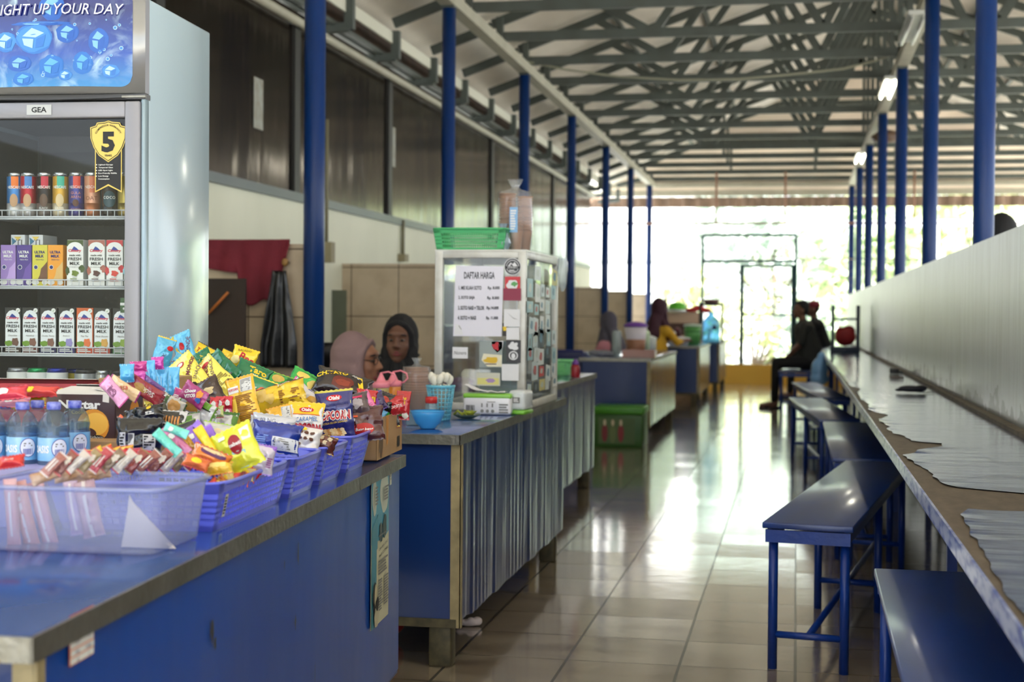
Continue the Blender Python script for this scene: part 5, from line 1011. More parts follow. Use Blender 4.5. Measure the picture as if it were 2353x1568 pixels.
bag('candy_sachet', 'single red candy sachet on the blue tray at the left edge', 26, 1062, -1.34, 56, 26, 8, 30, 0, .22, (206, 40, 36), (190, 30, 30), [T_('Beng', .0, 0, .14, 'w', rot=10)], cat='candy', grp='small candy sachets above the red row')
for i in range(9):
    rr = random.Random(i+40); c = [((206, 30, 40), (236, 90, 40)), ((150, 24, 34), (220, 170, 60)), ((236, 110, 40), (206, 40, 40)), ((214, 190, 120), (190, 160, 80))][i % 4]
    bag('candy_sachet', 'small %s candy packet filling the first basket, %s along it' % (['red', 'maroon', 'orange', 'tan'][i % 4], wn[i]), 486+i*11.5, 1122-i*4.2+rr.uniform(-6, 6), -1.10, 34, 26, rr.uniform(-50, 50), 40, 0, .24, c[0], c[1], [('e', 0, 0, .2, .15, 'y' if i % 2 else 'w', .4)], cat='candy', grp='small candies in the first basket')
# ---- translucent tub
TP = glass((218, 224, 246), .25, .24, key='tubp', ior=1.35)
def tray(label, cx, cy, wx, wy, h, mat, rz, name='storage_tub', cat='tub', r=.03, grp=None, t=.002, flare=.012):
    th = thing(name, label, cat, (cx, cy, .811), rz, grp); q = MB(); n = 40
    def ring(X, Y, z): 
        o = []
        for k in range(n):
            a = 2*PI*(k+.5)/n; c, s = math.cos(a), math.sin(a); sg = lambda v: (abs(v)**.22)*(1 if v >= 0 else -1); o.append((sg(c)*X, sg(s)*Y, z))
        return o
    X, Y = wx/2, wy/2
    rs = [ring(X-flare-.01, Y-flare-.01, .001), ring(X-flare, Y-flare, .008), ring(X-flare*.4, Y-flare*.4, h*.6), ring(X, Y, h-.012), ring(X+.003, Y+.003, h)]
    vs = [p for r_ in rs for p in r_]
    q.add(vs, [(j*n+k, j*n+(k+1) % n, (j+1)*n+(k+1) % n, (j+1)*n+k) for j in range(4) for k in range(n)]+[tuple(range(n))[::-1]], mat, True); q.build('shell', th)
    q = MB(); rm = [Vector(p) for p in ring(X+.004, Y+.004, h)]; rm.append(rm[0]); q.tube(rm, .0045, mat, 8, cap=False); q.build('rim', th)
    return th
tub = tray('translucent plastic tub with wrapped sticks at the near left end of the counter', -1.235, 2.455, .35, .25, .115, TP, R_(2))
CLR = glass((240, 226, 224), .12, .16, key='clr', ior=1.4)
for i, (px, py, wp, hp, ro, c) in enumerate(((28, 1182, 28, 150, 5, (214, 150, 150)), (58, 1186, 34, 150, 14, (210, 140, 130)), (100, 1186, 34, 150, 16, (206, 150, 160)), (205, 1170, 44, 120, 12, (190, 150, 170)), (170, 1165, 30, 120, 10, (176, 150, 190)))):
    bag('wrapped_stick', 'pink brown wrapped snack stick inside the plastic tub, %s from the left' % ['first', 'second', 'third', 'fifth', 'fourth'][i], px, py, (-1.375, -1.36, -1.335, -1.25, -1.28)[i], wp, hp*.98, ro, 4, 0, .3, M(c, .3, coat=.5, nz=.4, ns=30, col2=(230, 210, 206)), None, [('r', -.1, .06, -1.6, 1.6, (236, 226, 222))], grp='wrapped sticks in the tub', wr=.6)
q = MB(); q.poly([(0, 0, 0), (.1, 0, 0), (.015, 0, .085)], M((226, 214, 200), .6), (0, .004, 0)); q.poly([(0, .01, .0), (.05, .03, 0), (.01, .01, .09)], M((216, 206, 196), .6), (0, .003, 0))
p = Vector((-1.165, 2.42, .8145)); one(q, 'paper_cone', 'pale folded paper leaning inside the right half of the plastic tub', 'paper', p, R_(2))
for i, (px, ro) in enumerate(((110, -70), (165, -84), (215, -76))):
    bag('wrapped_bread', 'clear wrapped brown snack at the top of the plastic tub, %s from the left' % ['first', 'second', 'third'][i], px, 1092, -1.26, 26, 62, ro, 30, 0, .3, M((170, 120, 70), .25, coat=.8, nz=.5, ns=30, col2=(226, 216, 206)), None, [], grp='wrapped snacks on top of the tub')
tray('shallow light blue plastic tray under the water bottles at the left edge', -1.64, 2.86, .42, .36, .05, M((110, 140, 220), .3, coat=.3), R_(4), 'plastic_tray', 'tray')
# ---- water bottles
PET = glass((214, 232, 244), .05, .05, key='pet', ior=1.4)
def bottle(label, px, py, Y):
    p = at(px, py, 'y', Y); z0 = .817; H_ = p.z-z0
    t = thing('water_bottle', label, 'bottle', (p.x, p.y, z0), 0, 'small water bottles')
    q = MB(); q.lathe([(.0, .004), (.024, 0), (.031, .008), (.0325, .03), (.030, .05), (.0325, .07), (.0325, .1), (.0325, .152), (.031, .156), (.0325, .168), (.028, .185), (.019, .2), (.0125, H_-.02), (.0125, H_-.004)], PET, 28); q.build('body', t)
    q = MB(); q.lathe([(.0135, H_-.016), (.0145, H_-.014), (.0145, H_-.002), (.0125, H_), (0, H_)], M((74, 84, 190), .35, nz=.5, ns=90, col2=(190, 196, 236)), 24); q.build('cap', t)
    q = MB(); r = .0329; q.lathe([(r, .102), (r, .15)], M((96, 170, 222), .25, nz=.5, ns=20, col2=(190, 224, 242), coat=.4), 28, cap=False)
    def g(x, y, k): a = x/r+.25; return Vector((math.sin(a)*(r+.0003*k), -math.cos(a)*(r+.0003*k), .126+y))
    decals(q, [T_('OASIS', -.022, .0, .016, 'w', w=.04, b=.03), ('e', .02, .002, .017, .02, (70, 70, 150)), ('e', .02, .002, .0155, .0185, (220, 224, 236)), ('bar', .01, .03, -.012, .0, 8, (70, 80, 160)), ('l', .011, .029, .004, .013, 2, 'g')], g); q.build('bottle_label', t)
    q = MB(); q.lathe([(.029, .004), (.0315, .03), (.029, .05), (.0315, .07), (.0315, .15), (.03, .156), (.0312, .17), (.0, .1701)], glass((190, 216, 236), .02, .1, key='wat', ior=1.33), 24); q.build('water', t)
for i, (px, py, Y, lb) in enumerate(((52, 924, 2.84, 'front'), (124, 924, 2.84, 'front'), (13, 920, 2.93, ''), (86, 920, 2.95, ''), (172, 921, 2.98, ''), (-22, 924, 2.84, ''))):
    bottle(['small water bottle with blue cap, front left one', 'small water bottle with blue cap, front right one', 'small water bottle with blue cap in the back row at the left edge', 'small water bottle with blue cap between the two front bottles', 'small water bottle with blue cap in front of the brown cookie box', 'small water bottle cut by the left edge of the photo'][i], px, py, Y)
# ---- posters on the counter front (in the frame of the near counter)
SKY_ = (110, 170, 186); PAP = (206, 204, 174)
q = MB(); q.X = Matrix.Diagonal((1, 1.72, 1.04, 1))
decals(q, [('r', -.068, .068, -.2, .2, PAP), ('r', -.066, .066, .02, .196, (90, 160, 184)), ('e', .03, .14, .032, .052, (196, 204, 190), .2), ('e', -.045, .14, .016, .05, (196, 204, 190), .25), ('p', [(-.066, .06), (-.02, .09), (-.03, -.2), (-.066, -.2)], (70, 140, 160)), ('p', [(-.03, .0), (.062, .03), (.062, -.17), (-.03, -.19)], PAP),
  ('e', .03, .05, .014, .03, (60, 80, 80), .4), ('e', -.0, .04, .012, .026, (60, 76, 76), .4), ('l', -.02, .055, .03, .035, 1, 'g'), T_('CARA BIJAK SEHAT', .018, .0, .009, 'k', w=.07, rot=8), T_('PAHAMI GIZI SEIMBANG', .018, -.016, .008, 'k', w=.07, rot=8), ('l', -.022, .058, -.07, -.03, 5, 'g'), ('l', -.022, .012, -.165, -.08, 12, 'g'), ('l', .018, .058, -.16, -.08, 11, 'g'),
  ('e', -.048, -.12, .014, .045, 'k', .3), ('e', -.045, -.115, .009, .03, (206, 196, 160)), ('e', -.04, -.17, .016, .03, (196, 190, 160), .3), ('e', -.036, -.14, .012, .018, 'k', .4), ('l', .012, .05, .12, .16, 5, 'g'), ('l', -.056, -.034, .12, .17, 6, 'g')],
  flat(0, 0, 0, (0, 1, 0), (0, 0, 1), (1, 0, 0)))
pp = c1p(-.0075, 2.145, .588)
one(q, 'comic_poster', 'faded comic style paper poster glued near the far end of the near counter front', 'poster', pp, R_(4))
q = MB(); decals(q, [('r', -.013, .013, -.022, .022, (196, 200, 190)), ('l', -.01, .01, -.01, .018, 3, (160, 160, 150))], flat(0, 0, 0, (0, 1, 0), (0, 0, 1), (1, 0, 0)))
one(q, 'paper_sticker', 'small white paper sticker near the top corner of the near counter front', 'sticker', c1p(-.0075, 2.285, .765), R_(4))
q = MB(); decals(q, [('r', -.042, .042, -.035, .035, (226, 120, 60)), ('r', -.04, .04, -.012, .006, 'w'), ('r', -.04, .04, -.0335, -.0245, 'w'), ('r', -.04, .04, -.0225, -.0135, 'w'), ('r', -.02, .032, .01, .027, (236, 226, 206)), T_('TEH', -.02, -.003, .007, 'n'), T_('5', .02, -.002, .007, 'n'), T_('MIE', -.02, -.018, .006, 'n'), T_('7.000', .016, -.018, .006, 'n'), T_('ES', -.02, -.029, .006, 'n'), T_('3', .016, -.029, .006, 'n'), T_('HARGA', .006, .0185, .008, (236, 160, 80))], flat(0, 0, 0, (0, 1, 0), (0, 0, 1), (1, 0, 0)))
one(q, 'price_label', 'orange and white price label glued at the near corner of the near counter front', 'label', c1p(-.0075, .145, .777), R_(4))
q = MB()
for i, (y, z, a, b) in enumerate(((.72, .66, .007, .02), (.735, .635, .006, .012), (1.28, .56, .005, .018), (1.3, .71, .005, .022), (1.19, .70, .003, .01), (1.45, .40, .002, .03))):
    q = MB(); decals(q, [('e', y, z, a, b, (50, 54, 60), .6)], flat(0, 0, 0, (0, 1, 0), (0, 0, 1), (1, 0, 0)))
    o_ = q.build('paint_chip', c1); o_.location = (.0058, 0, 0)
q = MB(); q.tube([(-.03, -.03, .782), (-.035, -.05, .755), (-.06, -.045, .74), (-.1, -.04, .73), (-.2, -.035, .735)], .003, M((190, 160, 80), .5), 6); q.box(-.045, -.028, -.05, -.04, .728, .74, M((200, 190, 160), .5)); q.build('loose_wire', c1)
# ================================================================= glass food case on the second counter
cx0, cx1, cy0, cy1, cz0, cz1 = -1.537, -1.137, 6.206, 7.08, .812, 1.502
t = thing('glass_food_case', 'glass food display case in white metal frame covered with stickers', 'display case', ((cx0+cx1)/2, cy0, cz0))
WF = M((206, 206, 200), .4, .2, .3, 14, col2=(150, 140, 120)); A = (cx1-cx0)/2; Ln = cy1-cy0; Hh = cz1-cz0
q = MB()
for x in (-A, A-.035):
    for y in (0, Ln-.035): q.bbox(x, x+.035, y, y+.035, .001, Hh-.001, WF, .003)
for z in (0, Hh-.035):
    for y in (.0, Ln-.03): q.bbox(-A+.03, A-.03, y+.002, y+.03, z+.002, z+.033, WF, .003)
    for x in (-A+.002, A-.032): q.bbox(x, x+.03, .03, Ln-.03, z+.002, z+.033, WF, .003)
q.build('frame', t)
q = MB(); q.box(-A, A, 0, Ln, Hh-.004, Hh+.004, WF); q.box(-A, A, 0, Ln, .0, .006, ALU); q.build('top_and_base', t)
CG = glass((250, 252, 252), .02, .015, key='case', ior=1.4)
for a in ((-A+.03, A-.03, .012, .015), (-A+.03, A-.03, Ln-.016, Ln-.013)): MB().box(a[0], a[1], a[2], a[3], .03, Hh-.03, CG).build('glass_pane', t)
for x in (A-.016, -A+.014): MB().box(x, x+.003, .03, Ln-.03, .03, Hh-.03, CG).build('glass_pane', t)
q = MB(); q.box(-A+.02, A-.02, .12, Ln-.05, .36, .366, M((176, 190, 190), .3, .3)); q.box(-.02, A-.02, .10, .14, .05, .30, M((150, 162, 162), .4, .3)); q.build('inner_shelf', t)
stn = [0]
def st(name, lab, px, py, wp, hp, items, side=0, cat='sticker', grp='stickers on the glass food case', rot=0):
    p = at(px, py, 'y', cy0-.003) if side == 0 else at(px, py, 'x', cx1+.003); s = (p-CO).dot(CF)/FPX; q = MB()
    if side == 0: stn[0] += 1; fn = flat(0, -.0012*(stn[0] % 6), 0)
    else: fn = flat(0, 0, 0, (0, 1, 0), (0, 0, 1), (1, 0, 0))
    f2 = lambda x, y, k: fn(x*wp*s, y*hp*s, k)
    decals(q, items, f2); return one(q, name, lab, cat, p, 0, grp)
W1 = (224, 224, 228)
s_ = 6.3/3391*.98
p = at(1100, 693, 'y', cy0-.002); q = MB()
D = [('p', [(-.103, .155), (.108, .15), (.102, -.15), (-.112, -.15)], (226, 224, 236)), T_('DAFTAR HARGA', .002, .112, .03, (50, 50, 60), w=.135, b=.03)]
for i, (a, b) in enumerate((('1. MIE KUAH SOTO', 'Rp. 8.000'), ('2. SOTO SAJA', 'Rp. 8.000'), ('3. SOTO NASI + TELOR', 'Rp.14.000'), ('4. SOTO + NASI', 'Rp. 11.000'))):
    wd = (.1, .072, .115, .08)[i]; D += [T_(a, -.088+wd/2-.001*i, .058-.043*i, .017, (40, 40, 50), w=wd, b=.03), T_(b, .066-.002*i, .057-.043*i, .017, (40, 40, 50), w=.052, b=.03)]
decals(q, D, flat(0, 0, 0)); one(q, 'price_list', 'white paper price list headed DAFTAR HARGA taped on the glass food case', 'sign', p)
st('sticker', 'round black mountain logo sticker on the upper right of the case front', 1178, 613, 40, 40, [('e', 0, 0, .5, .5, W1), ('e', 0, 0, .46, .46, 'k'), ('e', 0, 0, .38, .38, W1), ('e', 0, 0, .35, .35, (60, 62, 66)), ('p', [(-.28, .02), (-.1, .24), (0, .14), (.12, .26), (.3, .02)], W1), ('p', [(-.16, .04), (-.06, .16), (.04, .02)], 'k'), ('r', -.4, .4, -.12, .02, 'k'), T_('SERIBU', 0, -.05, .12, W1, w=.6), ('l', -.2, .2, -.3, -.18, 2, W1)])
st('sticker', 'red sticker with white and green mark below the round logo', 1178, 655, 36, 38, [('r', -.5, .5, -.5, .5, (200, 50, 60)), ('e', 0, 0, .38, .3, W1, .4), ('e', .1, .05, .2, .15, (90, 160, 90), .5)])
st('sticker', 'maroon rectangle sticker right of the price list', 1177, 677, 42, 28, [('r', -.5, .5, -.5, .5, (140, 34, 66))])
st('sticker', 'white cracked square sticker, upper one on the right of the case front', 1177, 731, 38, 40, [('r', -.5, .5, -.5, .5, W1), ('p', [(-.3, .3), (.1, .0), (.4, -.1), (.1, -.04)], 'g')])
st('sticker', 'small white square sticker in the middle right of the case front', 1179, 767, 30, 28, [('r', -.5, .5, -.5, .5, W1)])
st('sticker', 'yellow and black scrap sticker beside the price list corner', 1160, 758, 12, 30, [('r', -.5, .5, -.5, .5, (50, 46, 40)), ('e', 0, .1, .4, .2, 'y', .5)])
st('sticker', 'red and white shield sticker on the case front', 1143, 797, 28, 28, [('p', [(-.5, .4), (.5, .5), (.45, -.1), (0, -.5), (-.4, -.1)], W1), ('e', -.1, 0, .3, .3, (196, 40, 50), .6), ('e', .15, .1, .08, .08, 'k', .2)])
st('sticker', 'black and white portrait sticker on the lower right of the case front', 1180, 808, 34, 52, [('r', -.5, .5, -.5, .5, (60, 60, 64)), ('e', 0, .25, .3, .18, W1, .5), ('e', 0, -.18, .32, .2, W1), ('e', 0, -.18, .24, .15, (60, 60, 64)), ('e', 0, -.2, .14, .12, W1)])
st('sticker', 'cream sticker with yellow lettering blob low on the case front', 1130, 828, 48, 30, [('p', [(-.4, .5), (.5, .4), (.5, -.5), (-.2, -.5), (-.5, 0)], (228, 222, 196)), ('e', 0, 0, .36, .24, (220, 180, 40), .7), ('l', -.3, .3, -.35, -.25, 1, 'b')])
st('sticker', 'large white square sticker at the bottom right of the case front', 1173, 856, 40, 38, [('r', -.5, .5, -.5, .5, W1)])
st('sticker', 'small white sticker with black handwriting low on the left of the case front', 1058, 811, 36, 26, [('r', -.5, .5, -.5, .5, W1), T_('Nonera', 0, 0, .3, 'k', w=.8, sh=.2)])
st('sticker', 'lower white cracked scrap at the bottom corner of the price list', 1054, 757, 22, 26, [('p', [(-.5, -.5), (.5, -.5), (.2, .3), (-.3, .5)], W1), ('p', [(.0, .4), (.3, .0), (.28, -.05), (.02, .25)], 'g')])
st('sticker', 'grey poster scrap behind the shield sticker', 1128, 815, 54, 60, [('r', -.5, .5, -.5, .5, (150, 160, 158))])
st('sticker', 'pale yellow packet scrap at the bottom of the case front', 1122, 872, 56, 30, [('r', -.5, .5, -.5, .5, (206, 206, 190)), ('r', -.45, .45, -.4, .1, (220, 214, 130)), ('e', .1, -.1, .2, .15, (170, 140, 190), .4)])
rr = random.Random(12); pal = [(206, 214, 212), (190, 206, 206), (216, 218, 214), (150, 186, 190), (196, 60, 60), (60, 70, 76), (200, 190, 120), (170, 196, 180)]
ns = 0
wd_ = ['top', 'upper', 'middle', 'lower', 'bottom']; cl_ = ['nearest', 'second', 'centre', 'fourth', 'farthest']
for r_ in range(8):
    for c_ in range(5):
        y = cy0+.1+c_*.155+rr.uniform(-.03, .03); z = .90+r_*.072+rr.uniform(-.015, .015)
        if rr.random() < .12: continue
        q = MB(); a, b = rr.uniform(.045, .085), rr.uniform(.024, .046); c = pal[rr.choices(range(8), [6, 5, 5, 3, 1.2, 1.2, 1, 1])[0]]
        decals(q, [('p', [(-a, -b), (a, -b), (a, b*rr.uniform(.7, 1)), (-a*rr.uniform(.8, 1), b)], c), ('e', 0, 0, a*.5, b*.5, rr.choice([(120, 130, 130), (190, 200, 190), (170, 80, 80), (90, 130, 150)]), .6)], flat(0, 0, 0, (0, 1, 0), (0, 0, 1), (1, 0, 0)))
        one(q, 'sticker', 'peeling sticker on the food case side glass, %s row from the bottom, %s column' % (wn[r_], cl_[c_]), 'sticker', (cx1+.0014*(ns % 5)+.0008, y, z), 0, 'stickers on the side glass of the food case'); ns += 1
PF = glass((248, 250, 252), .12, .12, key='film', ior=1.4)
def film(name, lab, cat, loc, prof, mat=PF, n=26, knot=0, seed=0, wob=.12, sx=1, sy=1, grp=None, extra=None):
    """thin crinkled plastic bag wall"""
    th = thing(name, lab, cat, loc, 0, grp); q = MB(); vs = []
    for j, (r, z) in enumerate(prof):
        for k in range(n):
            a = 2*PI*k/n; w_ = 1+wob*mn.noise(Vector((math.cos(a)*2.2+seed, math.sin(a)*2.2, z*16)))+wob*.5*mn.noise(Vector((math.cos(a)*7+seed, math.sin(a)*7, z*30)))
            vs.append((r*sx*w_*math.cos(a), r*sy*w_*math.sin(a), z))
    q.add(vs, [(j*n+k, j*n+(k+1) % n, (j+1)*n+(k+1) % n, (j+1)*n+k) for j in range(len(prof)-1) for k in range(n)], mat, True)
    q.build('plastic_film', th); return th
CUP = M((176, 122, 82), .6, nz=.2, ns=6)
def cupstack(q, x, y, z0, n, r=.042, st_=.0125, first=.08):
    q.lathe([(0, z0), (r*.72, z0), (r, z0+first), (r+.003, z0+first+.003)], CUP, 22, (x, y, 0))
    for i in range(n):
        z = z0+first+i*st_; q.lathe([(r*.97, z), (r, z+.006), (r+.0035, z+.008), (r+.0035, z+.0105), (r*.97, z+.011)], CUP if i % 4 else M((150, 100, 64), .6), 22, (x, y, 0), cap=False)
# bag of cups and green basket on top of the case
GB = M((70, 176, 110), .35, coat=.2)
p = at(1088, 573, 'y', 6.36); basket('green plastic basket on top of the glass food case', 0, 0, .32, .2, .092, mat=GB, grp=None, loc=(p.x, 6.36, cz1+.005), rz=R_(2), step=.0125, rows=4, flare=.014)
t = film('cup_bag', 'clear plastic bag of stacked brown paper cups on top of the food case', 'bag', (at(1183, 575, 'y', 6.42).x, 6.42, cz1+.005), [(.066, .0), (.075, .03), (.078, .15), (.078, .23), (.074, .262), (.03, .272), (.016, .285), (.03, .305), (.034, .318)], sx=.98, sy=.9, wob=.1)
q = MB(); cupstack(q, -.036, .01, .004, 13, .036, .0135); q.build('cup_stack', t); q = MB(); cupstack(q, .040, .02, .004, 12, .032, .0135); q.build('cup_stack', t); q = MB(); cupstack(q, .012, -.034, .004, 6, .03, .0135)
q.build('cup_stack', t)
q = MB(); decals(q, [('r', -.018, .018, -.05, .06, (130, 176, 220)), ('l', -.014, .014, -.04, .05, 8, W1)], flat(.008, -.078, .13)); q.build('printed_label', t)
film('plastic_bag', 'small crumpled clear bag beside the cup bag on top of the food case', 'bag', (at(1160, 540, 'y', 6.34).x, 6.3, cz1+.006), [(.02, 0), (.03, .03), (.024, .07), (.008, .09), (.02, .115)], glass((200, 216, 230), .15, .3, key='film2'), seed=4, wob=.4)
film('plastic_bag', 'crumpled clear bag hanging at the far upper corner of the food case', 'bag', (cx1+.03, cy1-.06, 1.17), [(.004, .17), (.016, .2), (.02, .27), (.022, .31), (.02, .33)], glass((236, 242, 246), .15, .3, key='film3'), seed=9, wob=.5)
# ---- things standing on the second counter
def put(px, py, Y): p = at(px, py, 'y', Y); return (p.x, Y, .8125)
t = thing('blue_bowl', 'light blue plastic bowl at the near edge of the second counter', 'bowl', put(983, 985, 5.2))
q = MB(); q.lathe([(.0, .002), (.028, .0), (.03, .006), (.045, .02), (.058, .048), (.0625, .062), (.061, .063), (.056, .05), (.042, .022), (.0, .01)], M((70, 166, 232), .3, coat=.3), 32); q.build('body', t)
MB().lathe([(.061, .06), (.0645, .062), (.0645, .0645), (.061, .065)], M((70, 166, 232), .3, coat=.3), 32, cap=False).build('rim', t)
t = thing('cutlery_basket', 'light blue plastic cutlery basket filled with white spoons', 'basket', put(1012, 966, 5.62))
q = MB(); LB = M((110, 190, 214), .3); 
for i in range(20):
    a = 2*PI*i/20; q.tube([(.036*math.cos(a), .036*math.sin(a), 0), (.054*math.cos(a), .054*math.sin(a), .13)], .0022, LB, 5)
for j in range(8): z = .006+j*.016; r = .036+.018*z/.13; q.tube([(r*math.cos(2*PI*k/20), r*math.sin(2*PI*k/20), z) for k in range(21)], .002, LB, 5, cap=False)
q.lathe([(.052, .124), (.058, .13), (.058, .137), (.053, .138)], LB, 24, cap=False); q.lathe([(0, 0), (.036, 0), (.036, .003), (0, .003)], LB, 20); q.build('basket', t)
for i in range(9):
    r = random.Random(i+70); a = 2*PI*i/9; x, y = .026*math.cos(a), .026*math.sin(a); q = MB(); SP_ = M((226, 222, 206), .25, coat=.4)
    q.tube([(x*.3, y*.3, .01), (x, y, .12), (x*1.3, y*1.3, .14)], [.003, .0035, .006], SP_, 6); q.X = Matrix.Translation((x*1.4, y*1.4, .156+.006*(i % 3))) @ Matrix.Rotation(r.uniform(-.5, .5), 4, 'Y'); q.ball((0, 0, 0), (.014, .007, .021), SP_, 12, 8)
    q.build('spoon', t)
t = thing('seasoning_jar', 'clear seasoning jar with red cap in front of the cutlery basket', 'jar', put(991, 962, 5.42))
MB().lathe([(0, .0), (.022, 0), (.024, .006), (.024, .07), (.02, .078), (.02, .082)], glass((200, 220, 226), .05, .25, key='jar'), 20).build('body', t)
MB().lathe([(.021, .078), (.023, .08), (.023, .1), (.021, .102), (0, .102)], M((200, 44, 40), .35), 20).build('cap', t)
MB().lathe([(0, .003), (.021, .003), (.021, .04), (0, .042)], M((222, 224, 220), .7), 16).build('salt', t)
t = thing('clear_box', 'small clear plastic box behind the blue bowl', 'box', put(962, 968, 5.36)); 
q = MB(); g_ = glass((190, 212, 224), .1, .25, key='cbox'); 
for a in ((-.04, .03, -.03, -.028), (-.04, .03, .028, .03), (-.04, -.038, -.03, .03), (.028, .03, -.03, .03)): q.box(*a, 0, .045, g_)
q.box(-.04, .03, -.03, .03, 0, .002, g_); q.build('shell', t); 
t = film('cup_bag', 'clear bag of stacked brown paper cups behind the blue bowl', 'bag', put(957, 930, 5.95), [(.058, 0), (.062, .05), (.062, .16), (.056, .195), (.02, .2), (.01, .21), (.022, .232)], sx=1, sy=1, seed=3)
q = MB(); cupstack(q, 0, 0, .003, 10, .05, .011, .08); q.build('cup_stack', t)
def sauce(lab, px, py, Y, c):
    t = thing('sauce_bottle', lab, 'bottle', put(px, py, Y), 0, 'squeeze sauce bottles')
    MB().lathe([(0, 0), (.028, 0), (.031, .006), (.031, .05), (.029, .06), (.031, .07), (.031, .12), (.027, .13)], c, 22).build('body', t)
    PK = M((236, 136, 150), .4); MB().lathe([(.031, .122), (.034, .124), (.034, .142), (.03, .145), (.02, .147), (.014, .16), (.004, .182), (0, .184)], PK, 22).build('nozzle_cap', t)
    MB().tube([(.0, 0, .18), (.03, .0, .186), (.055, 0, .175), (.06, 0, .155), (.045, 0, .14), (.03, 0, .135)], .0035, PK, 8).build('cap_strap', t)
sauce('squeeze bottle of pale green sauce with pink cap', 875, 985, 5.62, M((190, 170, 100), .3, nz=.2, ns=5))
sauce('squeeze bottle of orange sauce with pink cap', 903, 985, 5.75, M((236, 146, 50), .3, nz=.2, ns=5))
t = thing('green_plate', 'glass plate with green vegetable scraps right of the cutlery basket', 'plate', put(1072, 966, 5.75))
MB().lathe([(0, .002), (.03, 0), (.045, .008), (.06, .014), (.061, .016), (.04, .011), (0, .006)], glass((150, 170, 150), .1, .4, key='plt'), 26).build('dish', t)
q = MB(); r = random.Random(4)
for i in range(9): a = r.uniform(0, 6.28); d_ = r.uniform(0, .035); q.tube([(d_*math.cos(a), d_*math.sin(a), .012), (d_*math.cos(a)+r.uniform(-.03, .03), d_*math.sin(a)+r.uniform(-.02, .02), .022+r.uniform(0, .01)), (d_*math.cos(a)+r.uniform(-.04, .04), d_*math.sin(a), .016)], .005, M((150, 160, 50), .5), 6)
q.build('leaves', t)
t = thing('tissue_pack', 'white and green tissue pack in front of the glass food case', 'tissue pack', (at(1120, 953, 'y', 5.98).x, 6.0, .8125), R_(3))
q = MB(); q.bbox(-.1, .1, -.04, .05, 0, .08, M((226, 226, 230), .35, coat=.4, bump=.2, bs=20), .012, 3); q.bbox(-.101, .101, -.041, .051, .066, .088, M((130, 196, 60), .35, coat=.4), .008, 3); q.build('wrapper', t)
q = MB(); decals(q, [('bar', -.088, -.05, -.03, .004, 14, 'k'), ('l', .05, .09, -.03, .012, 4, 'g'), *[('e', -.02+i*.022, -.02, .007, .007, 'g') for i in range(3)], *[('r', -.024+i*.022, -.018+i*.022, -.004, .012, 'g') for i in range(3)], ('l', .0, .04, .016, .02, 1, 'g')], flat(0, -.0405, .036)); q.build('print', t)
q = MB(); vs = []; 
for j in range(9):
    for i in range(13): x = -.09+.17*i/12; y = -.04+.07*j/8; vs.append((x, y, .095+.03*max(0, -x/.09)**1.5+.006*mn.noise(Vector((x*40, y*40, 0)))))
q.add(vs, [(j*13+i, j*13+i+1, (j+1)*13+i+1, (j+1)*13+i) for j in range(8) for i in range(12)], M((228, 228, 232), .7), True)
o = q.build('loose_paper'); o.location = (at(1120, 953, 'y', 5.98).x-.005, 6.0, .8125); tag(o, 'creased sheet of white paper lying on the tissue pack', 'paper')
t = thing('tissue_pack', 'clear wrapped tissue pack with green base at the corner of the glass case', 'tissue pack', (at(1186, 945, 'y', 6.02).x+.005, 6.05, .8125), R_(-8))
q = MB(); q.bbox(-.035, .04, -.04, .08, .0, .018, M((120, 190, 60), .35, coat=.4), .006, 2); q.bbox(-.034, .039, -.039, .079, .018, .1, M((206, 212, 214), .3, coat=.6, bump=.5, bs=30), .014, 3); q.build('wrapper', t)
q = MB(); decals(q, [('r', -.014, .018, -.012, .012, 'g'), ('l', -.01, .014, -.008, .008, 3, W1)], flat(0, -.0398, .06)); q.build('print', t)
# ---- third counter
p = at(1302, 872, 'x', -1.55); basket('small green plastic basket behind the glass food case', 0, 0, .12, .3, .1, mat=M((130, 214, 140), .35), grp=None, loc=(-1.56, p.y, .812), rz=0, rows=3, step=.02)
t = thing('red_bottle', 'small red sauce bottle with purple cap beside the small green basket', 'bottle', (at(1322, 868, 'y', 9.6).x, 9.6, .812))
MB().lathe([(0, 0), (.028, 0), (.03, .01), (.03, .07), (.022, .09)], M((150, 30, 40), .3), 18).build('body', t); MB().lathe([(.023, .088), (.025, .09), (.012, .12), (0, .124)], M((110, 60, 150), .4), 16).build('cap', t)
# ---- fourth counter
def fput(px, Y, z=.812): p = at(px, 730, 'y', Y); return (p.x, Y, z)
t = thing('drink_bucket', 'white drink bucket with brown band and purple lid on the fourth counter', 'bucket', fput(1461, 15.0))
PU = M((112, 60, 160), .4); MB().lathe([(0, 0), (.075, 0), (.08, .02), (.082, .04), (.0, .04)], PU, 26).build('base', t)
MB().lathe([(.082, .04), (.09, .06), (.098, .15), (.1, .16), (.117, .3), (.0, .3)], M((222, 214, 220), .35), 26).build('body', t); MB().lathe([(.0905, .055), (.0935, .06), (.1035, .165), (.1, .168)], M((160, 110, 80), .4), 26, cap=False).build('band', t)
MB().lathe([(.12, .295), (.125, .3), (.122, .315), (.1, .33), (.05, .345), (0, .35)], PU, 26).build('lid', t)
t = thing('pink_tray', 'translucent pink plastic tray in front of the drink bucket', 'tray', fput(1470, 14.45)); q = MB(); PT = glass((226, 190, 180), .2, .45, key='ptray')
for a in ((-.16, .16, -.08, -.077), (-.16, .16, .077, .08), (-.16, -.157, -.08, .08), (.157, .16, -.08, .08)): q.box(*a, 0, .075, PT)
q.box(-.16, .16, -.08, .08, 0, .003, PT); q.build('shell', t)
t = thing('clear_cup_stack', 'tall stack of clear plastic cups left of the drink bucket', 'cups', fput(1418, 14.5)); q = MB()
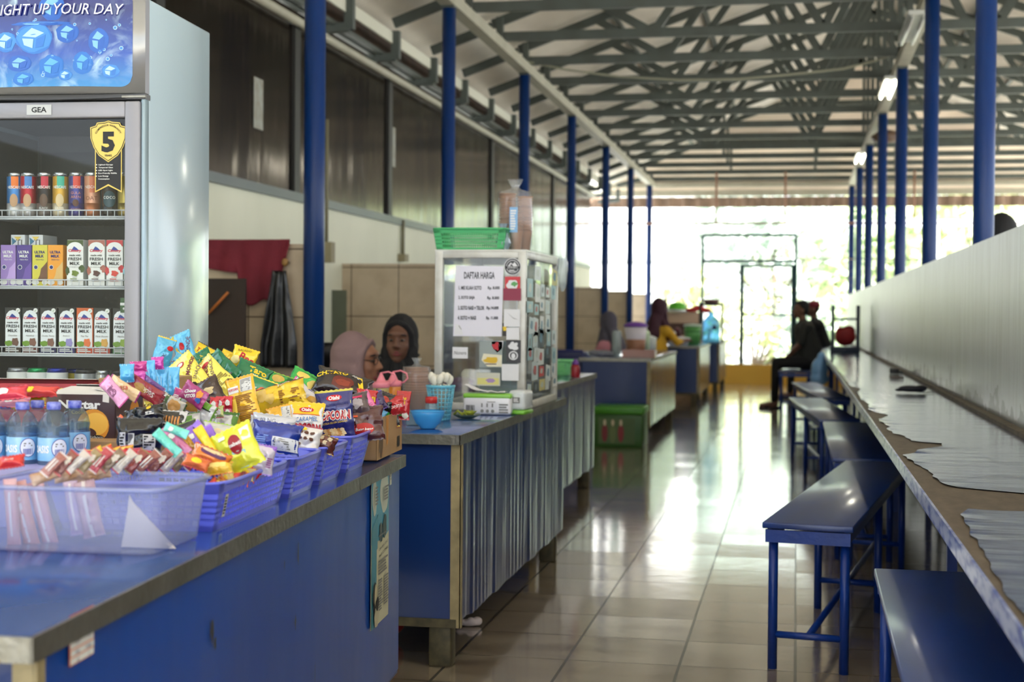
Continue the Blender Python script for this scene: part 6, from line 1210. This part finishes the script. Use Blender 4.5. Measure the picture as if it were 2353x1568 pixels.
q.lathe([(.03, 0), (.045, .1), (.045, .24), (.04, .26)], glass((216, 226, 224), .1, .4, key='cups'), 18); q.build('cups', t)
t = thing('cloth_bundle', 'grey checked cloth bundle left of the clear cups', 'cloth', (at(1385, 795, 'y', 14.6).x, 14.6, .812))
o = blob([((0, 0, .03), (.12, .08, .035)), ((-.08, .02, .035), (.07, .06, .03)), ((.1, -.01, .02), (.07, .05, .022))], M((150, 150, 156), .8, nz=.5, ns=40, col2=(90, 96, 120)), .012, 2, 'cloth', t)
o.location = (0, 0, 0)
t = thing('cooler_box', 'navy blue cooler box with handle left of the fourth counter', 'cooler', (at(1345, 845, 'y', 14.6).x-.28, 14.9, 0)); q = MB(); q.bbox(-.2, .26, -.18, .18, 0, .82, M((24, 34, 96), .45), .03, 3); q.build('body', t)
q = MB(); q.tube([(-.18, -.19, .68), (-.18, -.22, .86), (.24, -.22, .86), (.24, -.19, .68)], .014, M((30, 40, 110), .4), 8); q.build('handle', t); MB().bbox(-.205, .265, -.185, .185, .8, .85, M((60, 66, 110), .4), .01, 2).build('lid', t)
t = thing('green_crate', 'green printed storage box under the near end of the fourth counter', 'box', (-1.6, 13.56, 0))
q = MB(); GC = M((44, 92, 24), .45, nz=.2, ns=4); q.bbox(-.24, .22, 0, .5, 0, .31, GC, .01, 2); q.build('body', t); MB().bbox(-.25, .23, -.01, .51, .31, .375, M((66, 140, 30), .4), .012, 2).build('lid', t)
q = MB(); decals(q, [('r', -.18, .16, -.12, .12, (70, 96, 50)), *[('e', -.12+.075*i, -.02-.01*(i == 1), .028, .085, [(120, 30, 34), (96, 110, 60), (130, 36, 40)][i]) for i in range(3)], *[('e', -.12+.075*i, .075, .014, .03, (196, 180, 150)) for i in range(3)]], flat(-.01, -.0015, .155)); q.build('picture_panel', t)
# ---- fifth counter and far clutter
t = thing('green_bucket', 'green plastic bucket with pale lid on the fifth counter', 'bucket', fput(1592, 20.9)); MB().lathe([(0, 0), (.1, 0), (.12, .26), (.0, .26)], M((96, 170, 90), .4), 22).build('body', t); MB().lathe([(.104, .17), (.119, .18), (.122, .2), (.118, .205)], M((70, 140, 70), .4), 22, cap=False).build('band', t); MB().lathe([(.128, .26), (.132, .27), (.12, .29), (0, .3)], M((200, 220, 200), .4), 22).build('lid', t)
t = thing('water_dispenser', 'water gallon bottle in a dark stand at the end of the counters', 'water dispenser', fput(1634, 21.9)); GA = glass((150, 200, 226), .08, .3, key='gal')
MB().lathe([(0, 0), (.12, 0), (.132, .02), (.132, .12), (.125, .14), (.132, .16), (.132, .3), (.1, .36), (.04, .42), (.035, .47), (0, .47)], GA, 24).build('gallon', t)
q = MB(); DK = M((50, 44, 44), .6)
for x in (-.17, .15):
    for y in (-.15, .15): q.box(x, x+.02, y, y+.02, 0, .58, DK)
q.box(-.17, .17, -.15, .17, .56, .6, DK); q.build('stand', t); MB().ball((.06, -.14, .24), .035, M((40, 60, 110), .4), 12, 8).build('tap', t)
t = thing('stand_tray', 'reddish grey tray on top of the water dispenser stand', 'tray', fput(1634, 21.9, 1.414)); MB().lathe([(0, 0), (.1, 0), (.14, .05), (.13, .05), (.09, .01)], M((150, 110, 106), .6), 20).build('dish', t)
for lb, nm, px, Y, r0, r1, h_, c in (('stack of white bowls at the near end of the fifth counter', 'bowl_stack', 1568, 20.4, .07, .11, .12, (222, 224, 220)), ('silver pot left of the white bowls', 'cooking_pot', 1512, 20.3, .11, .12, .13, (170, 176, 176)), ('small white canister beside the white bowls', 'canister', 1545, 20.7, .05, .05, .2, (226, 222, 214)), ('dark red lidded jar behind the white bowls', 'jar', 1557, 21.2, .05, .05, .24, (90, 30, 40)), ('clear plastic jar with white lid beside the purple lidded bucket', 'jar', 1495, 15.6, .06, .065, .2, (216, 222, 214)), ('pale green bottle right of the purple lidded bucket', 'bottle', 1487, 15.2, .03, .03, .26, (206, 226, 190))):
    t = thing(nm, lb, nm.split('_')[-1], fput(px, Y)); MB().lathe([(0, 0), (r0, 0), (r1, h_*.8), (r1*.96, h_*.82), (0, h_*.82)], M(c, .35, .5 if 'pot' in nm else 0), 20).build('body', t); MB().lathe([(r1*1.05, h_*.82), (r1*1.06, h_*.88), (r1*.5, h_*.96), (.01, h_)], M(tuple(min(255, v+14) for v in c), .35), 20).build('lid', t)
t = thing('kitchen_shelf', 'beige kitchen cabinet with utensils behind the woman in yellow', 'cabinet', (at(1565, 760, 'y', 24.2).x, 24.2, 0)); q = MB(); q.bbox(-.3, .32, -.2, .2, 0, 1.28, M((206, 176, 150), .5), .01, 2); q.build('body', t); MB().box(-.28, .30, -.205, -.2, .9, 1.1, M((90, 60, 50), .5)).build('bay_shade_panel', t)  # flat dark panel on the cabinet front stands in for a bay's inner shade
t = thing('green_bowl', 'bright green bowl with steel lid on the beige kitchen cabinet', 'bowl', (at(1556, 715, 'y', 24.1).x, 24.1, 1.281)); MB().lathe([(.16, 0), (.16, .04), (.13, .13), (.05, .16), (0, .162)], M((90, 190, 40), .4), 22).build('bowl', t); MB().lathe([(.2, 0), (.21, .01), (.18, .04), (.16, .045)], M((200, 206, 206), .25, .7), 22, cap=False).build('rim_plate', t)
t = thing('wooden_grinder', 'small brown wooden utensil stand left of the green bowl', 'stand', (at(1530, 700, 'y', 24.3).x, 24.3, 1.281)); MB().lathe([(.05, 0), (.02, .05), (.04, .12), (.015, .17), (.03, .2), (0, .24)], M((140, 110, 70), .6), 14).build('post', t)
o = blob([((0, 0, .03), (.12, .1, .04)), ((.1, 0, .06), (.1, .08, .05)), ((.22, 0, .02), (.1, .07, .04))], M((206, 60, 60), .7), .02, 3, 'red_cloth'); o.location = (at(1590, 710, 'y', 24.0).x, 24.05, 1.285); tag(o, 'red cloth heap right of the green bowl', 'cloth')
# ---- on and behind the first partition
CL = M((122, 28, 46), .8, nz=.25, ns=5, bump=.3, bs=30)
def hang(name, lab, cat, x0, x1, z1, zf, y, mat, fold=.02, fr=26, seed=0, taper=None, th=.01, n=30, m=24):
    q = MB(); vs = []
    for j in range(m+1):
        for i in range(n+1):
            u = i/n; v = j/m; zb = zf(u); x = x0+(x1-x0)*u
            if taper: x = (x0+x1)/2+(x-(x0+x1)/2)*taper(v)
            vs.append((x, y-fold*(.3+v)*math.sin(u*fr+seed+v)*.7-fold*.6*mn.noise(Vector((u*4, v*3, seed)))-.01*v, z1+(zb-z1)*v))
    q.add(vs, [(j*(n+1)+i, (j+1)*(n+1)+i, (j+1)*(n+1)+i+1, j*(n+1)+i+1) for j in range(m) for i in range(n)], mat, True)
    o = q.build(name); so = o.modifiers.new('t', 'SOLIDIFY'); so.thickness = th; return tag(o, lab, cat)
a = at(470, 560, 'y', 8.2); b = at(660, 560, 'y', 8.2)
def zc_(u): return 1.655-(.80 if .0 < u < 2 else 0)*(.48 if u < .42 else (.55 if u < .8 else .55-(u-.8)*2.0))
hang('maroon_cloth', 'maroon cloth hanging over the tiled partition beside the fridge', 'cloth', a.x, b.x, 1.655, lambda u: (1.655-.17-.03*math.sin(u*3)) if u < .38 else (1.655-.37+.02*math.sin(u*20) if u < .80 else 1.655-.37+(u-.8)*1.7), 8.235, CL, .014)
a = at(598, 700, 'y', 8.15); b = at(676, 700, 'y', 8.15)
hang('black_bag', 'black plastic bag hanging on the tiled partition right of the maroon cloth', 'bag', a.x, b.x, at(640, 622, 'y', 8.15).z, lambda u: at(640, 846, 'y', 8.15).z, 8.19, M((16, 17, 20), .35, bump=.4, bs=14, coat=.3), .022, 14, 2, taper=lambda v: .38+.66*min(1, v*1.3), th=.012)
t = thing('wall_hook', 'small brass hook holding the black bag', 'hook', (at(655, 603, 'y', 8.2).x, 8.2, at(655, 603, 'y', 8.2).z)); MB().ball((0, 0, 0), (.02, .018, .024), M((150, 112, 60), .5), 14, 10).build('knob', t); MB().tube([(0, .0, 0), (0, .04, -.005), (0, .07, 0)], .008, ALU, 8).build('stem', t)
a = at(440, 640, 'y', 7.9); b = at(563, 812, 'y', 7.9)
t = thing('scorched_board', 'dark brown scorched board standing right behind the fridge', 'board', (b.x, 7.9, 0)); q = MB(); q.box(a.x-b.x, 0, 0, .02, .45, a.z, M((46, 28, 16), .55, nz=.6, ns=3, col2=(24, 18, 14))); q.build('panel', t)
q = MB(); q.box(a.x-b.x+.02, a.x-b.x+.05, .0, .03, 0, .46, M((40, 28, 20), .6)); q.box(-.05, -.02, .0, .03, 0, .46, M((40, 28, 20), .6)); q.build('legs', t)
p0, p1 = at(478, 722, 'y', 7.85), at(524, 672, 'y', 7.85); one(MB().tube([Vector((0, 0, 0)), p1-p0], .008, M((176, 98, 30), .5), 8), 'orange_stick', 'thin orange stick leaning on the scorched board', 'stick', p0)
a = at(738, 667, 'y', 11.4); b = at(800, 760, 'y', 11.4)
t = thing('steel_backsplash', 'dull greenish steel sheet standing right of the nearest left column', 'sheet', (a.x, 11.35, 0)); MB().box(-.3, b.x-a.x, 0, .01, .5, a.z, M((110, 116, 100), .35, .4, nz=.4, ns=2)).build('sheet', t); q = MB(); q.box(-.29, -.26, 0, .02, 0, .5, ALU); q.box(b.x-a.x-.04, b.x-a.x-.01, 0, .02, 0, .5, ALU); q.build('legs', t)
p = at(772, 792, 'y', 9.5); one(MB().box(-.02, .02, -.02, .02, 0, .16, M((176, 140, 80), .6)).box(-.012, .012, -.012, .012, .16, .17, M((176, 140, 80), .6)), 'wooden_block', 'upright pale wooden handle left of the woman in the pink headscarf', 'handle', (p.x, p.y, .852))
t = thing('stove_table', 'dark stove table against the wall behind the two women', 'table', (-2.9, 9.4, 0)); q = MB(); q.box(-.7, .62, -.35, .35, .82, .85, M((40, 42, 44), .4)); q.build('top', t); 
q = MB()
for x in (-.68, .58):
    for y in (-.33, .3): q.box(x, x+.03, y, y+.03, 0, .82, DK)
q.build('legs', t)
for lb, px, Y, r, h_ in (('black wok standing on the dark stove table behind the women', 868, 9.55, .17, .1), ('dark cooking pot at the left of the stove table', 748, 9.3, .13, .18)):
    p = at(px, 780, 'y', Y); t = thing('cooking_pot', lb, 'pot', (p.x, Y, .85)); MB().lathe([(0, 0), (r*.5, 0), (r*.9, h_*.5), (r, h_), (r*.97, h_), (r*.85, h_*.5), (0, h_*.1)], M((30, 30, 32), .4, .3), 24).build('body', t); MB().tube([(r, 0, h_*.9), (r+.06, 0, h_), (r+.12, 0, h_)], .01, DK, 8).build('handle', t)
# ---- floor bits
o = blob([((0, 0, .015), (.04, .022, .014)), ((.03, .01, .02), (.022, .018, .018)), ((-.035, -.005, .018), (.02, .016, .014)), ((.01, -.012, .022), (.018, .014, .018))], M((220, 206, 206), .8), .006, 1, 'crumpled_tissue'); o.location = tuple(at(1078, 1440, 'z', 0)); tag(o, 'crumpled white tissue on the floor beside the second counter', 'tissue')
o = blob([((0, 0, .06), (.12, .08, .06)), ((-.08, .03, .09), (.07, .06, .07)), ((.05, -.02, .1), (.06, .05, .05))], M((150, 18, 26), .5), .015, 2, 'red_plastic_bag'); o.location = (-1.55, 5.35, 0); tag(o, 'red plastic bag on the floor under the second counter', 'bag')
# ---- on the long table
o = blob([((0, 0, .022), (.07, .03, .02)), ((.06, .01, .024), (.04, .025, .02)), ((-.06, 0, .014), (.03, .012, .01))], M((22, 24, 34), .6), .007, 1, 'black_pouch'); o.location = (.66, 8.95, .7875); tag(o, 'small black fabric pouch lying on the long table', 'pouch')
one(MB().tube([(.66, 8.95, .795), (.74, 8.93, .7905), (.80, 9.0, .7905)], .003, BLK, 6), 'black_strap', 'thin black strap lying beside the black pouch on the long table', 'strap')
one(MB().bbox(-.04, .03, -.05, .05, 0, .04, M((24, 28, 30), .5), .006).bbox(.03, .06, -.02, .02, 0, .02, M((50, 60, 60), .5), .004), 'socket_block', 'small black block on the long table near the dividing wall', 'block', (.76, 11.9, .787))
one(MB().lathe([(.03, 0), (.05, .0), (.055, .012), (.03, .018), (.03, 0)], M((90, 76, 70), .5), 20, cap=False), 'brown_ashtray', 'brown ring shaped ashtray on the long table', 'ashtray', (.71, 10.9, .788))
# upturned stool with red bag on the table
t = thing('upturned_stool', 'blue stool standing upside down on the far part of the long table', 'stool', (.59, 18.5, .786)); DB = M((30, 44, 62), .5)
MB().bbox(-.18, .17, -.16, .16, 0, .075, DB, .006).build('seat', t)
for x in (-.15, .15):
    for y in (-.13, .13): MB().box(x-.018, x+.018, y-.018, y+.018, .075, .58, DB).build('leg', t)
q = MB(); q.box(-.15, .15, -.14, -.12, .4, .425, DB); q.box(-.15, .15, .12, .14, .4, .425, DB); q.box(-.16, -.14, -.13, .13, .4, .425, DB); q.box(.14, .16, -.13, .13, .4, .425, DB); q.build('rails', t)
o = blob([((0, 0, .12), (.13, .1, .12)), ((.04, .0, .2), (.08, .07, .06)), ((-.06, 0, .18), (.06, .06, .06))], M((150, 26, 30), .7, nz=.3, ns=8), .02, 2, 'red_bag'); o.location = (.59, 18.5, .863); tag(o, 'red bag sitting between the legs of the upturned stool', 'bag')
o = blob([((0, 0, .0), (.1, .08, .15)), ((.02, 0, .14), (.05, .05, .08)), ((0, 0, -.1), (.11, .09, .08))], M((120, 170, 220), .4, coat=.4), .02, 2, 'blue_plastic_bag'); o.location = (.27, 17.6, .60); tag(o, 'light blue plastic bag hanging from the edge of the long table', 'bag')
# ================================================================= people
SKIN = M((164, 114, 88), .5, nz=.15, ns=20, spec=.4); SKIN2 = M((120, 82, 64), .5, nz=.15, ns=20)
EYEW = M((112, 98, 90), .5); LIP = M((130, 54, 60), .45)
def head_parts(par, hc, skin, pitch=0, mouth=0, brow=True, vox=.0065):
    """face looking along +x, head centre hc"""
    q = Vector(hc); E = lambda x, y, z: tuple(q+Vector((x, y, z)))
    pr = [(E(-.015, 0, .015), (.092, .074, .105)), (E(.03, 0, -.045), (.058, .055, .07)), (E(.058, 0, -.098), (.022, .026, .02)), (E(.045, .038, -.03), (.03, .022, .032)), (E(.045, -.038, -.03), (.03, .022, .032)),
          (E(.078, 0, .012), E(.100, 0, -.028), .008, .0125), (E(.09, .012, -.032), (.011, .009, .008)), (E(.09, -.012, -.032), (.011, .009, .008)), (E(.058, 0, .035), (.03, .05, .024)), (E(.066, 0, -.066), (.022, .028, .02)),
          (E(-.02, .076, -.02), (.016, .01, .028)), (E(-.02, -.076, -.02), (.016, .01, .028)), (E(-.02, 0, -.09), E(-.035, 0, -.19), .05, .055)]
    h = blob(pr, skin, vox, 3, 'head', par)
    for s in (-1, 1):
        m = MB(); m.ball(E(.066, s*.03, .003), (.0135, .013, .0062), EYEW, 12, 8); m.ball(E(.0755, s*.029, .002), (.005, .0068, .0058), BLK, 10, 6); m.build('eye', h)
        if brow: m = MB(); m.tube([E(.077, s*.014, .026), E(.08, s*.03, .031), E(.066, s*.048, .026)], .0035, BLK, 6); m.build('eyebrow', h)
    m = MB(); g = .011*mouth
    m.tube([E(.07, -.024, -.066), E(.088, 0, -.060+g*.6), E(.07, .024, -.066)], .0055, LIP, 8); m.tube([E(.07, -.024, -.070), E(.086, 0, -.076-g), E(.07, .024, -.070)], .006, LIP, 8)
    if mouth: m.ball(E(.076, 0, -.069), (.010, .018, .006+g*.5), M((40, 14, 16), .6), 10, 8)
    m.build('lips', h); return h
def hijab(par, hc, mat, drape=.2, vox=.009, low=-.36):
    q = Vector(hc); E = lambda x, y, z: tuple(q+Vector((x, y, z)))
    pr = [(E(-.045, 0, .022), (.107, .097, .124)), (E(-.05, 0, -.03), (.104, .096, .12)), (E(-.04, 0, -.1), E(-.045, 0, -.2), .088, .1)]
    rim = [E(.052, 0, .098), E(.045, .045, .078), E(.028, .074, .03), (E(.022, .074, -.03)), E(.028, .055, -.085), E(.045, .0, -.125)]
    for s in (1, -1):
        pts = [Vector((p[0], q.y+s*(p[1]-q.y), p[2])) for p in rim]
        for a, b in zip(pts[:-1], pts[1:]): pr.append((a, b, .014, .014))
    pr += [(E(-.02, s*.05, -.2), E(-.03, s*drape*.75, low), .085, .06) for s in (-1, 1)]
    pr += [(E(.02, 0, -.14), E(.06, .02, low+.02), .06, .07), (E(-.09, 0, -.1), E(-.19, 0, low), .08, .12), (E(.0, .07, -.05), E(.01, .06, -.18), .03, .05), (E(.0, -.07, -.05), E(.01, -.06, -.18), .03, .05)]
    o = blob(pr, mat, vox, 3, 'headscarf', par)
    for v in o.data.vertices:   # soft folds
        c = v.co-q; a = math.atan2(c.y, c.x); v.co += v.normal*(.006*math.sin(a*9+c.z*22)*min(1, max(0, (-c.z+.0)*6)))
    return o
def hand(par, wrist, dirv, mat, up=(0, 0, 1), curl=.5, side=1):
    """palm with five tapered bent fingers"""
    w_ = Vector(wrist); d = Vector(dirv).normalized(); u = Vector(up); r = d.cross(u).normalized()*side; u = r.cross(d).normalized()*side
    pr = [(w_, w_+d*.07, .024, .026), (w_+d*.06+r*.018, w_+d*.085+r*.022, .016, .014), (w_+d*.06-r*.018, w_+d*.085-r*.024, .016, .014)]
    for i, (o, ln) in enumerate(((-.03, .06), (-.011, .075), (.009, .08), (.028, .068))):
        a = w_+d*.085+r*o; b = a+d*ln*.55-u*ln*.15*curl; c = b+d*ln*.4-u*ln*.5*curl; pr += [(a, b, .0095, .0085), (b, c, .0085, .007)]
    a = w_+d*.03-r*.024; b = a+d*.03-r*.03; c = b+d*.028-r*.006; pr += [(a, b, .012, .010), (b, c, .010, .008)]
    return blob(pr, mat, .0055, 2, 'hand', par)
def check_mat():
    m = M((200, 196, 190), .8, key='hound'); nt = m.node_tree; L = nt.links; t = nt.nodes.new('ShaderNodeTexCoord'); mp = nt.nodes.new('ShaderNodeMapping'); mp.inputs['Rotation'].default_value = (.4, .3, .78)
    c = nt.nodes.new('ShaderNodeTexChecker'); c.inputs['Scale'].default_value = 42; c.inputs[1].default_value = lin((214, 210, 204))+(1,); c.inputs[2].default_value = lin((24, 24, 26))+(1,)
    L.new(t.outputs['Object'], mp.inputs[0]); L.new(mp.outputs[0], c.inputs[0]); L.new(c.outputs[0], nt.nodes['Principled BSDF'].inputs['Base Color']); return m
def woman(label, loc, rz, zc, skin, hj, shirt, mouth=0, glasses=False, pose='sit', arm=None, seat_z=.45, drape=.2, lo=-.34):
    """torso leaning over a counter; +x is forward; z heights are real heights"""
    t = thing('person', label, 'person', loc, rz)
    hc = (.06, 0, zc); b = -.0
    sh = zc-.27
    tor = [((-.02, 0, sh-.05), (-.04, 0, seat_z+.12), .13, .16), ((0, -.14, sh-.02), (0, .14, sh-.02), .075, .075), ((0, 0, sh), (.02, 0, sh+.07), .07, .055)]
    skirt = [((-.04, 0, seat_z+.1), (-.04, 0, seat_z+.09), .17, .17), ((-.02, -.09, seat_z+.06), (.38, -.1, seat_z+.06), .09, .07), ((-.02, .09, seat_z+.06), (.38, .1, seat_z+.06), .09, .07), ((.38, -.1, seat_z+.04), (.36, -.1, .08), .07, .05), ((.38, .1, seat_z+.04), (.36, .1, .08), .07, .05)] if pose == 'sit' else [((-.03, 0, seat_z+.1), (-.02, 0, .3), .17, .16), ((-.02, -.08, .5), (0, -.09, .06), .09, .05), ((-.02, .08, .5), (0, .09, .06), .09, .05)]
    A_ = arm or [((.0, -.17, sh-.02), (.12, -.2, sh-.2), (.3, -.1, sh-.2)), ((.0, .17, sh-.02), (.12, .2, sh-.2), (.3, .1, sh-.2))]
    for a, e, w_ in A_: tor += [(a, e, .055, .045), (e, Vector(e).lerp(Vector(w_), .5), .045, .038)]
    blob(tor, shirt, .014, 4, 'shirt', t); blob(skirt, M((40, 38, 44), .8), .018, 4, 'skirt', t)
    fe = [((.36 if pose == 'sit' else 0, s*.1, .05), (.44 if pose == 'sit' else .1, s*.1, .03), .035, .03) for s in (-1, 1)]; blob(fe, DK, .012, 2, 'shoes', t)
    for a, e, w_ in A_:
        e_, w2 = Vector(e), Vector(w_); blob([(e_.lerp(w2, .4), w2, .034, .023)], skin, .008, 2, 'forearm', t); hand(t, w2, (w2-e_), skin)
    h = head_parts(t, hc, skin, mouth=mouth); hijab(t, hc, hj, drape, low=lo)
    if glasses:
        m = MB(); GM = M((40, 34, 30), .3, .5); q = Vector(hc)
        for s in (-1, 1): m.tube([q+Vector((.088-.006*abs(math.sin(a/2)), s*.03+.022*math.cos(a), .002+.017*math.sin(a))) for a in [2*PI*k/16 for k in range(17)]], .0016, GM, 6, cap=False); m.tube([q+Vector((.082, s*.052, .006)), q+Vector((.0, s*.08, .008))], .0016, GM, 6)
        m.tube([q+Vector((.09, -.009, .006)), q+Vector((.09, .009, .006))], .0016, GM, 6); m.build('glasses', t)
    return t
HPINK = M((150, 122, 122), .85, nz=.12, ns=6, bump=.15, bs=120); HBLK = M((20, 20, 24), .8, bump=.15, bs=100)
pa = at(802, 815, 'y', 6.75)
woman('woman in a dusty pink headscarf and glasses, mouth open, behind the snack heap', (pa.x, pa.y, 0), YAW-R_(14), 1.0, SKIN, HPINK, check_mat(), 1, True, arm=[((.0, -.17, .72), (.1, -.22, .58), (.26, -.12, .60)), ((.0, .17, .72), (.1, .22, .58), (.26, .12, .60))], seat_z=.42)
pb = at(922, 800, 'y', 7.6)
tb = woman('woman in a black headscarf and purple top looking down behind the second counter', (pb.x, pb.y, 0), math.atan2(-CF.y, -CF.x)-R_(6), 1.085, SKIN2, HBLK, M((126, 60, 132), .8), 0, False, arm=[((.0, -.17, .80), (.05, -.26, .62), (.2, -.12, .60)), ((.0, .17, .79), (.12, .34, .86), (.25, .50, .85))], seat_z=.46, drape=.07, lo=-.26)
pc_ = at(1512, 700, 'y', 18.9)
woman('woman in a dark maroon headscarf and yellow shirt standing behind the fifth counter', (pc_.x, pc_.y, 0), R_(55), 1.31, SKIN2, M((60, 26, 40), .8), M((222, 170, 30), .7, nz=.3, ns=12, col2=(150, 130, 60)), pose='stand', arm=[((.0, -.17, 1.03), (.1, -.24, .88), (.3, -.2, .9)), ((.0, .17, 1.03), (.1, .24, .88), (.3, .16, .9))], seat_z=.6, drape=.17)
pd = at(1402, 760, 'y', 18.1)
woman('woman in a grey headscarf and pink top sitting behind the fourth counter', (pd.x, pd.y, 0), R_(150), 1.13, SKIN, M((84, 80, 92), .8), M((196, 130, 140), .8), seat_z=.42)
pe = at(2303, 520, 'x', 1.22)
woman('person in a black headscarf standing behind the dividing wall at the right edge', (pe.x, pe.y, 0), R_(100), pe.z-.06, SKIN2, HBLK, M((40, 44, 50), .8), pose='stand', arm=[((.0, -.17, 1.4), (.06, -.2, 1.15), (.16, -.14, .98)), ((.0, .17, 1.4), (.06, .2, 1.15), (.16, .14, .98))], seat_z=.85)
# stools under the seated women
def stool(label, x, y, h_):
    t = thing('plastic_stool', label, 'stool', (x, y, 0), 0, 'stools behind the counters'); m = M((40, 60, 120), .5); MB().bbox(-.15, .15, -.15, .15, h_-.03, h_, m, .01).build('seat', t)
    for a in (-1, 1):
        for b in (-1, 1): MB().bar((a*.12, b*.12, h_-.03), (a*.15, b*.15, 0), .03, .03, m).build('leg', t)
stool('low blue stool under the woman in the dusty pink headscarf', pa.x-.03, pa.y, .33); stool('low blue stool under the woman in the black headscarf', pb.x, pb.y, .36); stool('low blue stool under the woman in the grey headscarf', pd.x, pd.y, .33)
# the two men by the gate
def man(label, loc, seatz, shirt, pants, skin, cap=None, lean=.06, knee=(.44, .56), arm=True, sc=1.0):
    t = thing('person', label, 'person', loc, PI)
    z = seatz
    blob([((-.01, 0, z+.12), (-.01, 0, z+.22), .18, .175), ((-.01, 0, z+.2), (lean, 0, z+.5), .175, .145), ((lean, -.15, z+.56), (lean, .15, z+.56), .07, .07), ((lean, 0, z+.56), (lean+.02, 0, z+.63), .08, .055)]
         + [((lean, s*.18, z+.55), (lean+.04, s*.22, z+.34), .06, .052) for s in (-1, 1)], shirt, .016, 4, 'shirt', t)
    kx, kz = knee
    blob([((-.02, 0, z+.1), (.0, 0, z+.1), .15, .14)]+[q for s in (-1, 1) for q in (((.0, s*.09, z+.09), (kx, s*.13, z+.07), .095, .07), ((kx, s*.13, z+.06), (kx+.02, s*.13, .12), .068, .05))], pants, .016, 4, 'trousers', t)
    for s in (-1, 1):
        blob([((kx+.0, s*.13, .06), (kx+.2, s*.14, .03), .035, .026), ((kx+.01, s*.13, .13), (kx, s*.13, .05), .038, .036)], skin, .01, 3, 'foot', t)
        m = MB(); m.bbox(kx-.05, kx+.23, s*.135-.045, s*.135+.045, 0, .018, DK, .008); m.tube([(kx+.12, s*.135-.045, .02), (kx+.12, s*.135, .065), (kx+.12, s*.135+.045, .02)], .01, DK, 6); m.build('sandal', t)
        e = Vector((lean+.04, s*.22, z+.34)); w_ = Vector((kx*.55, s*.16, z+.2)); blob([(e, w_, .044, .028)], skin, .009, 3, 'forearm', t); hand(t, w_, w_-e, skin, curl=.9)
    hc = (lean+.05, 0, z+.78); h = head_parts(t, hc, skin)
    q = Vector(hc); E = lambda x, y, z_: tuple(q+Vector((x, y, z_)))
    if not cap: blob([(E(-.035, 0, .045), (.085, .08, .085)), (E(-.06, 0, -.01), (.05, .07, .07)), (E(.0, 0, .09), (.07, .066, .035))], M((18, 16, 16), .7, bump=.5, bs=60), .009, 2, 'hair', t)
    else:
        o = blob([(E(-.02, 0, .055), (.1, .085, .072)), (E(.08, 0, .045), E(.15, 0, .035), .03, .016), (E(.08, .03, .042), E(.13, .02, .036), .018, .012), (E(.08, -.03, .042), E(.13, -.02, .036), .018, .012)], cap, .009, 2, 'cap', t)
        blob([(E(-.055, 0, -.0), (.05, .07, .05))], M((18, 16, 16), .7), .009, 2, 'hair', t)
pm = at(1858, 820, 'y', 20.0)
man('man in a dark shirt sitting sideways on a bench by the gate', (pm.x, pm.y, 0), .535, M((44, 46, 44), .8), M((20, 20, 24), .8), SKIN2, knee=(.42, 0))
pn = at(1883, 800, 'y', 22.4)
man('person in a red cap and black shirt sitting beyond the man in the dark shirt', (pn.x, pn.y, 0), .56, M((24, 24, 26), .8), M((24, 24, 30), .8), SKIN2, cap=M((120, 24, 36), .7), knee=(.4, 0))
bench('dark blue bench on which the person in the red cap sits', (pn.x, 21.9, 0), 0, .36, 1.0, pairs=2)
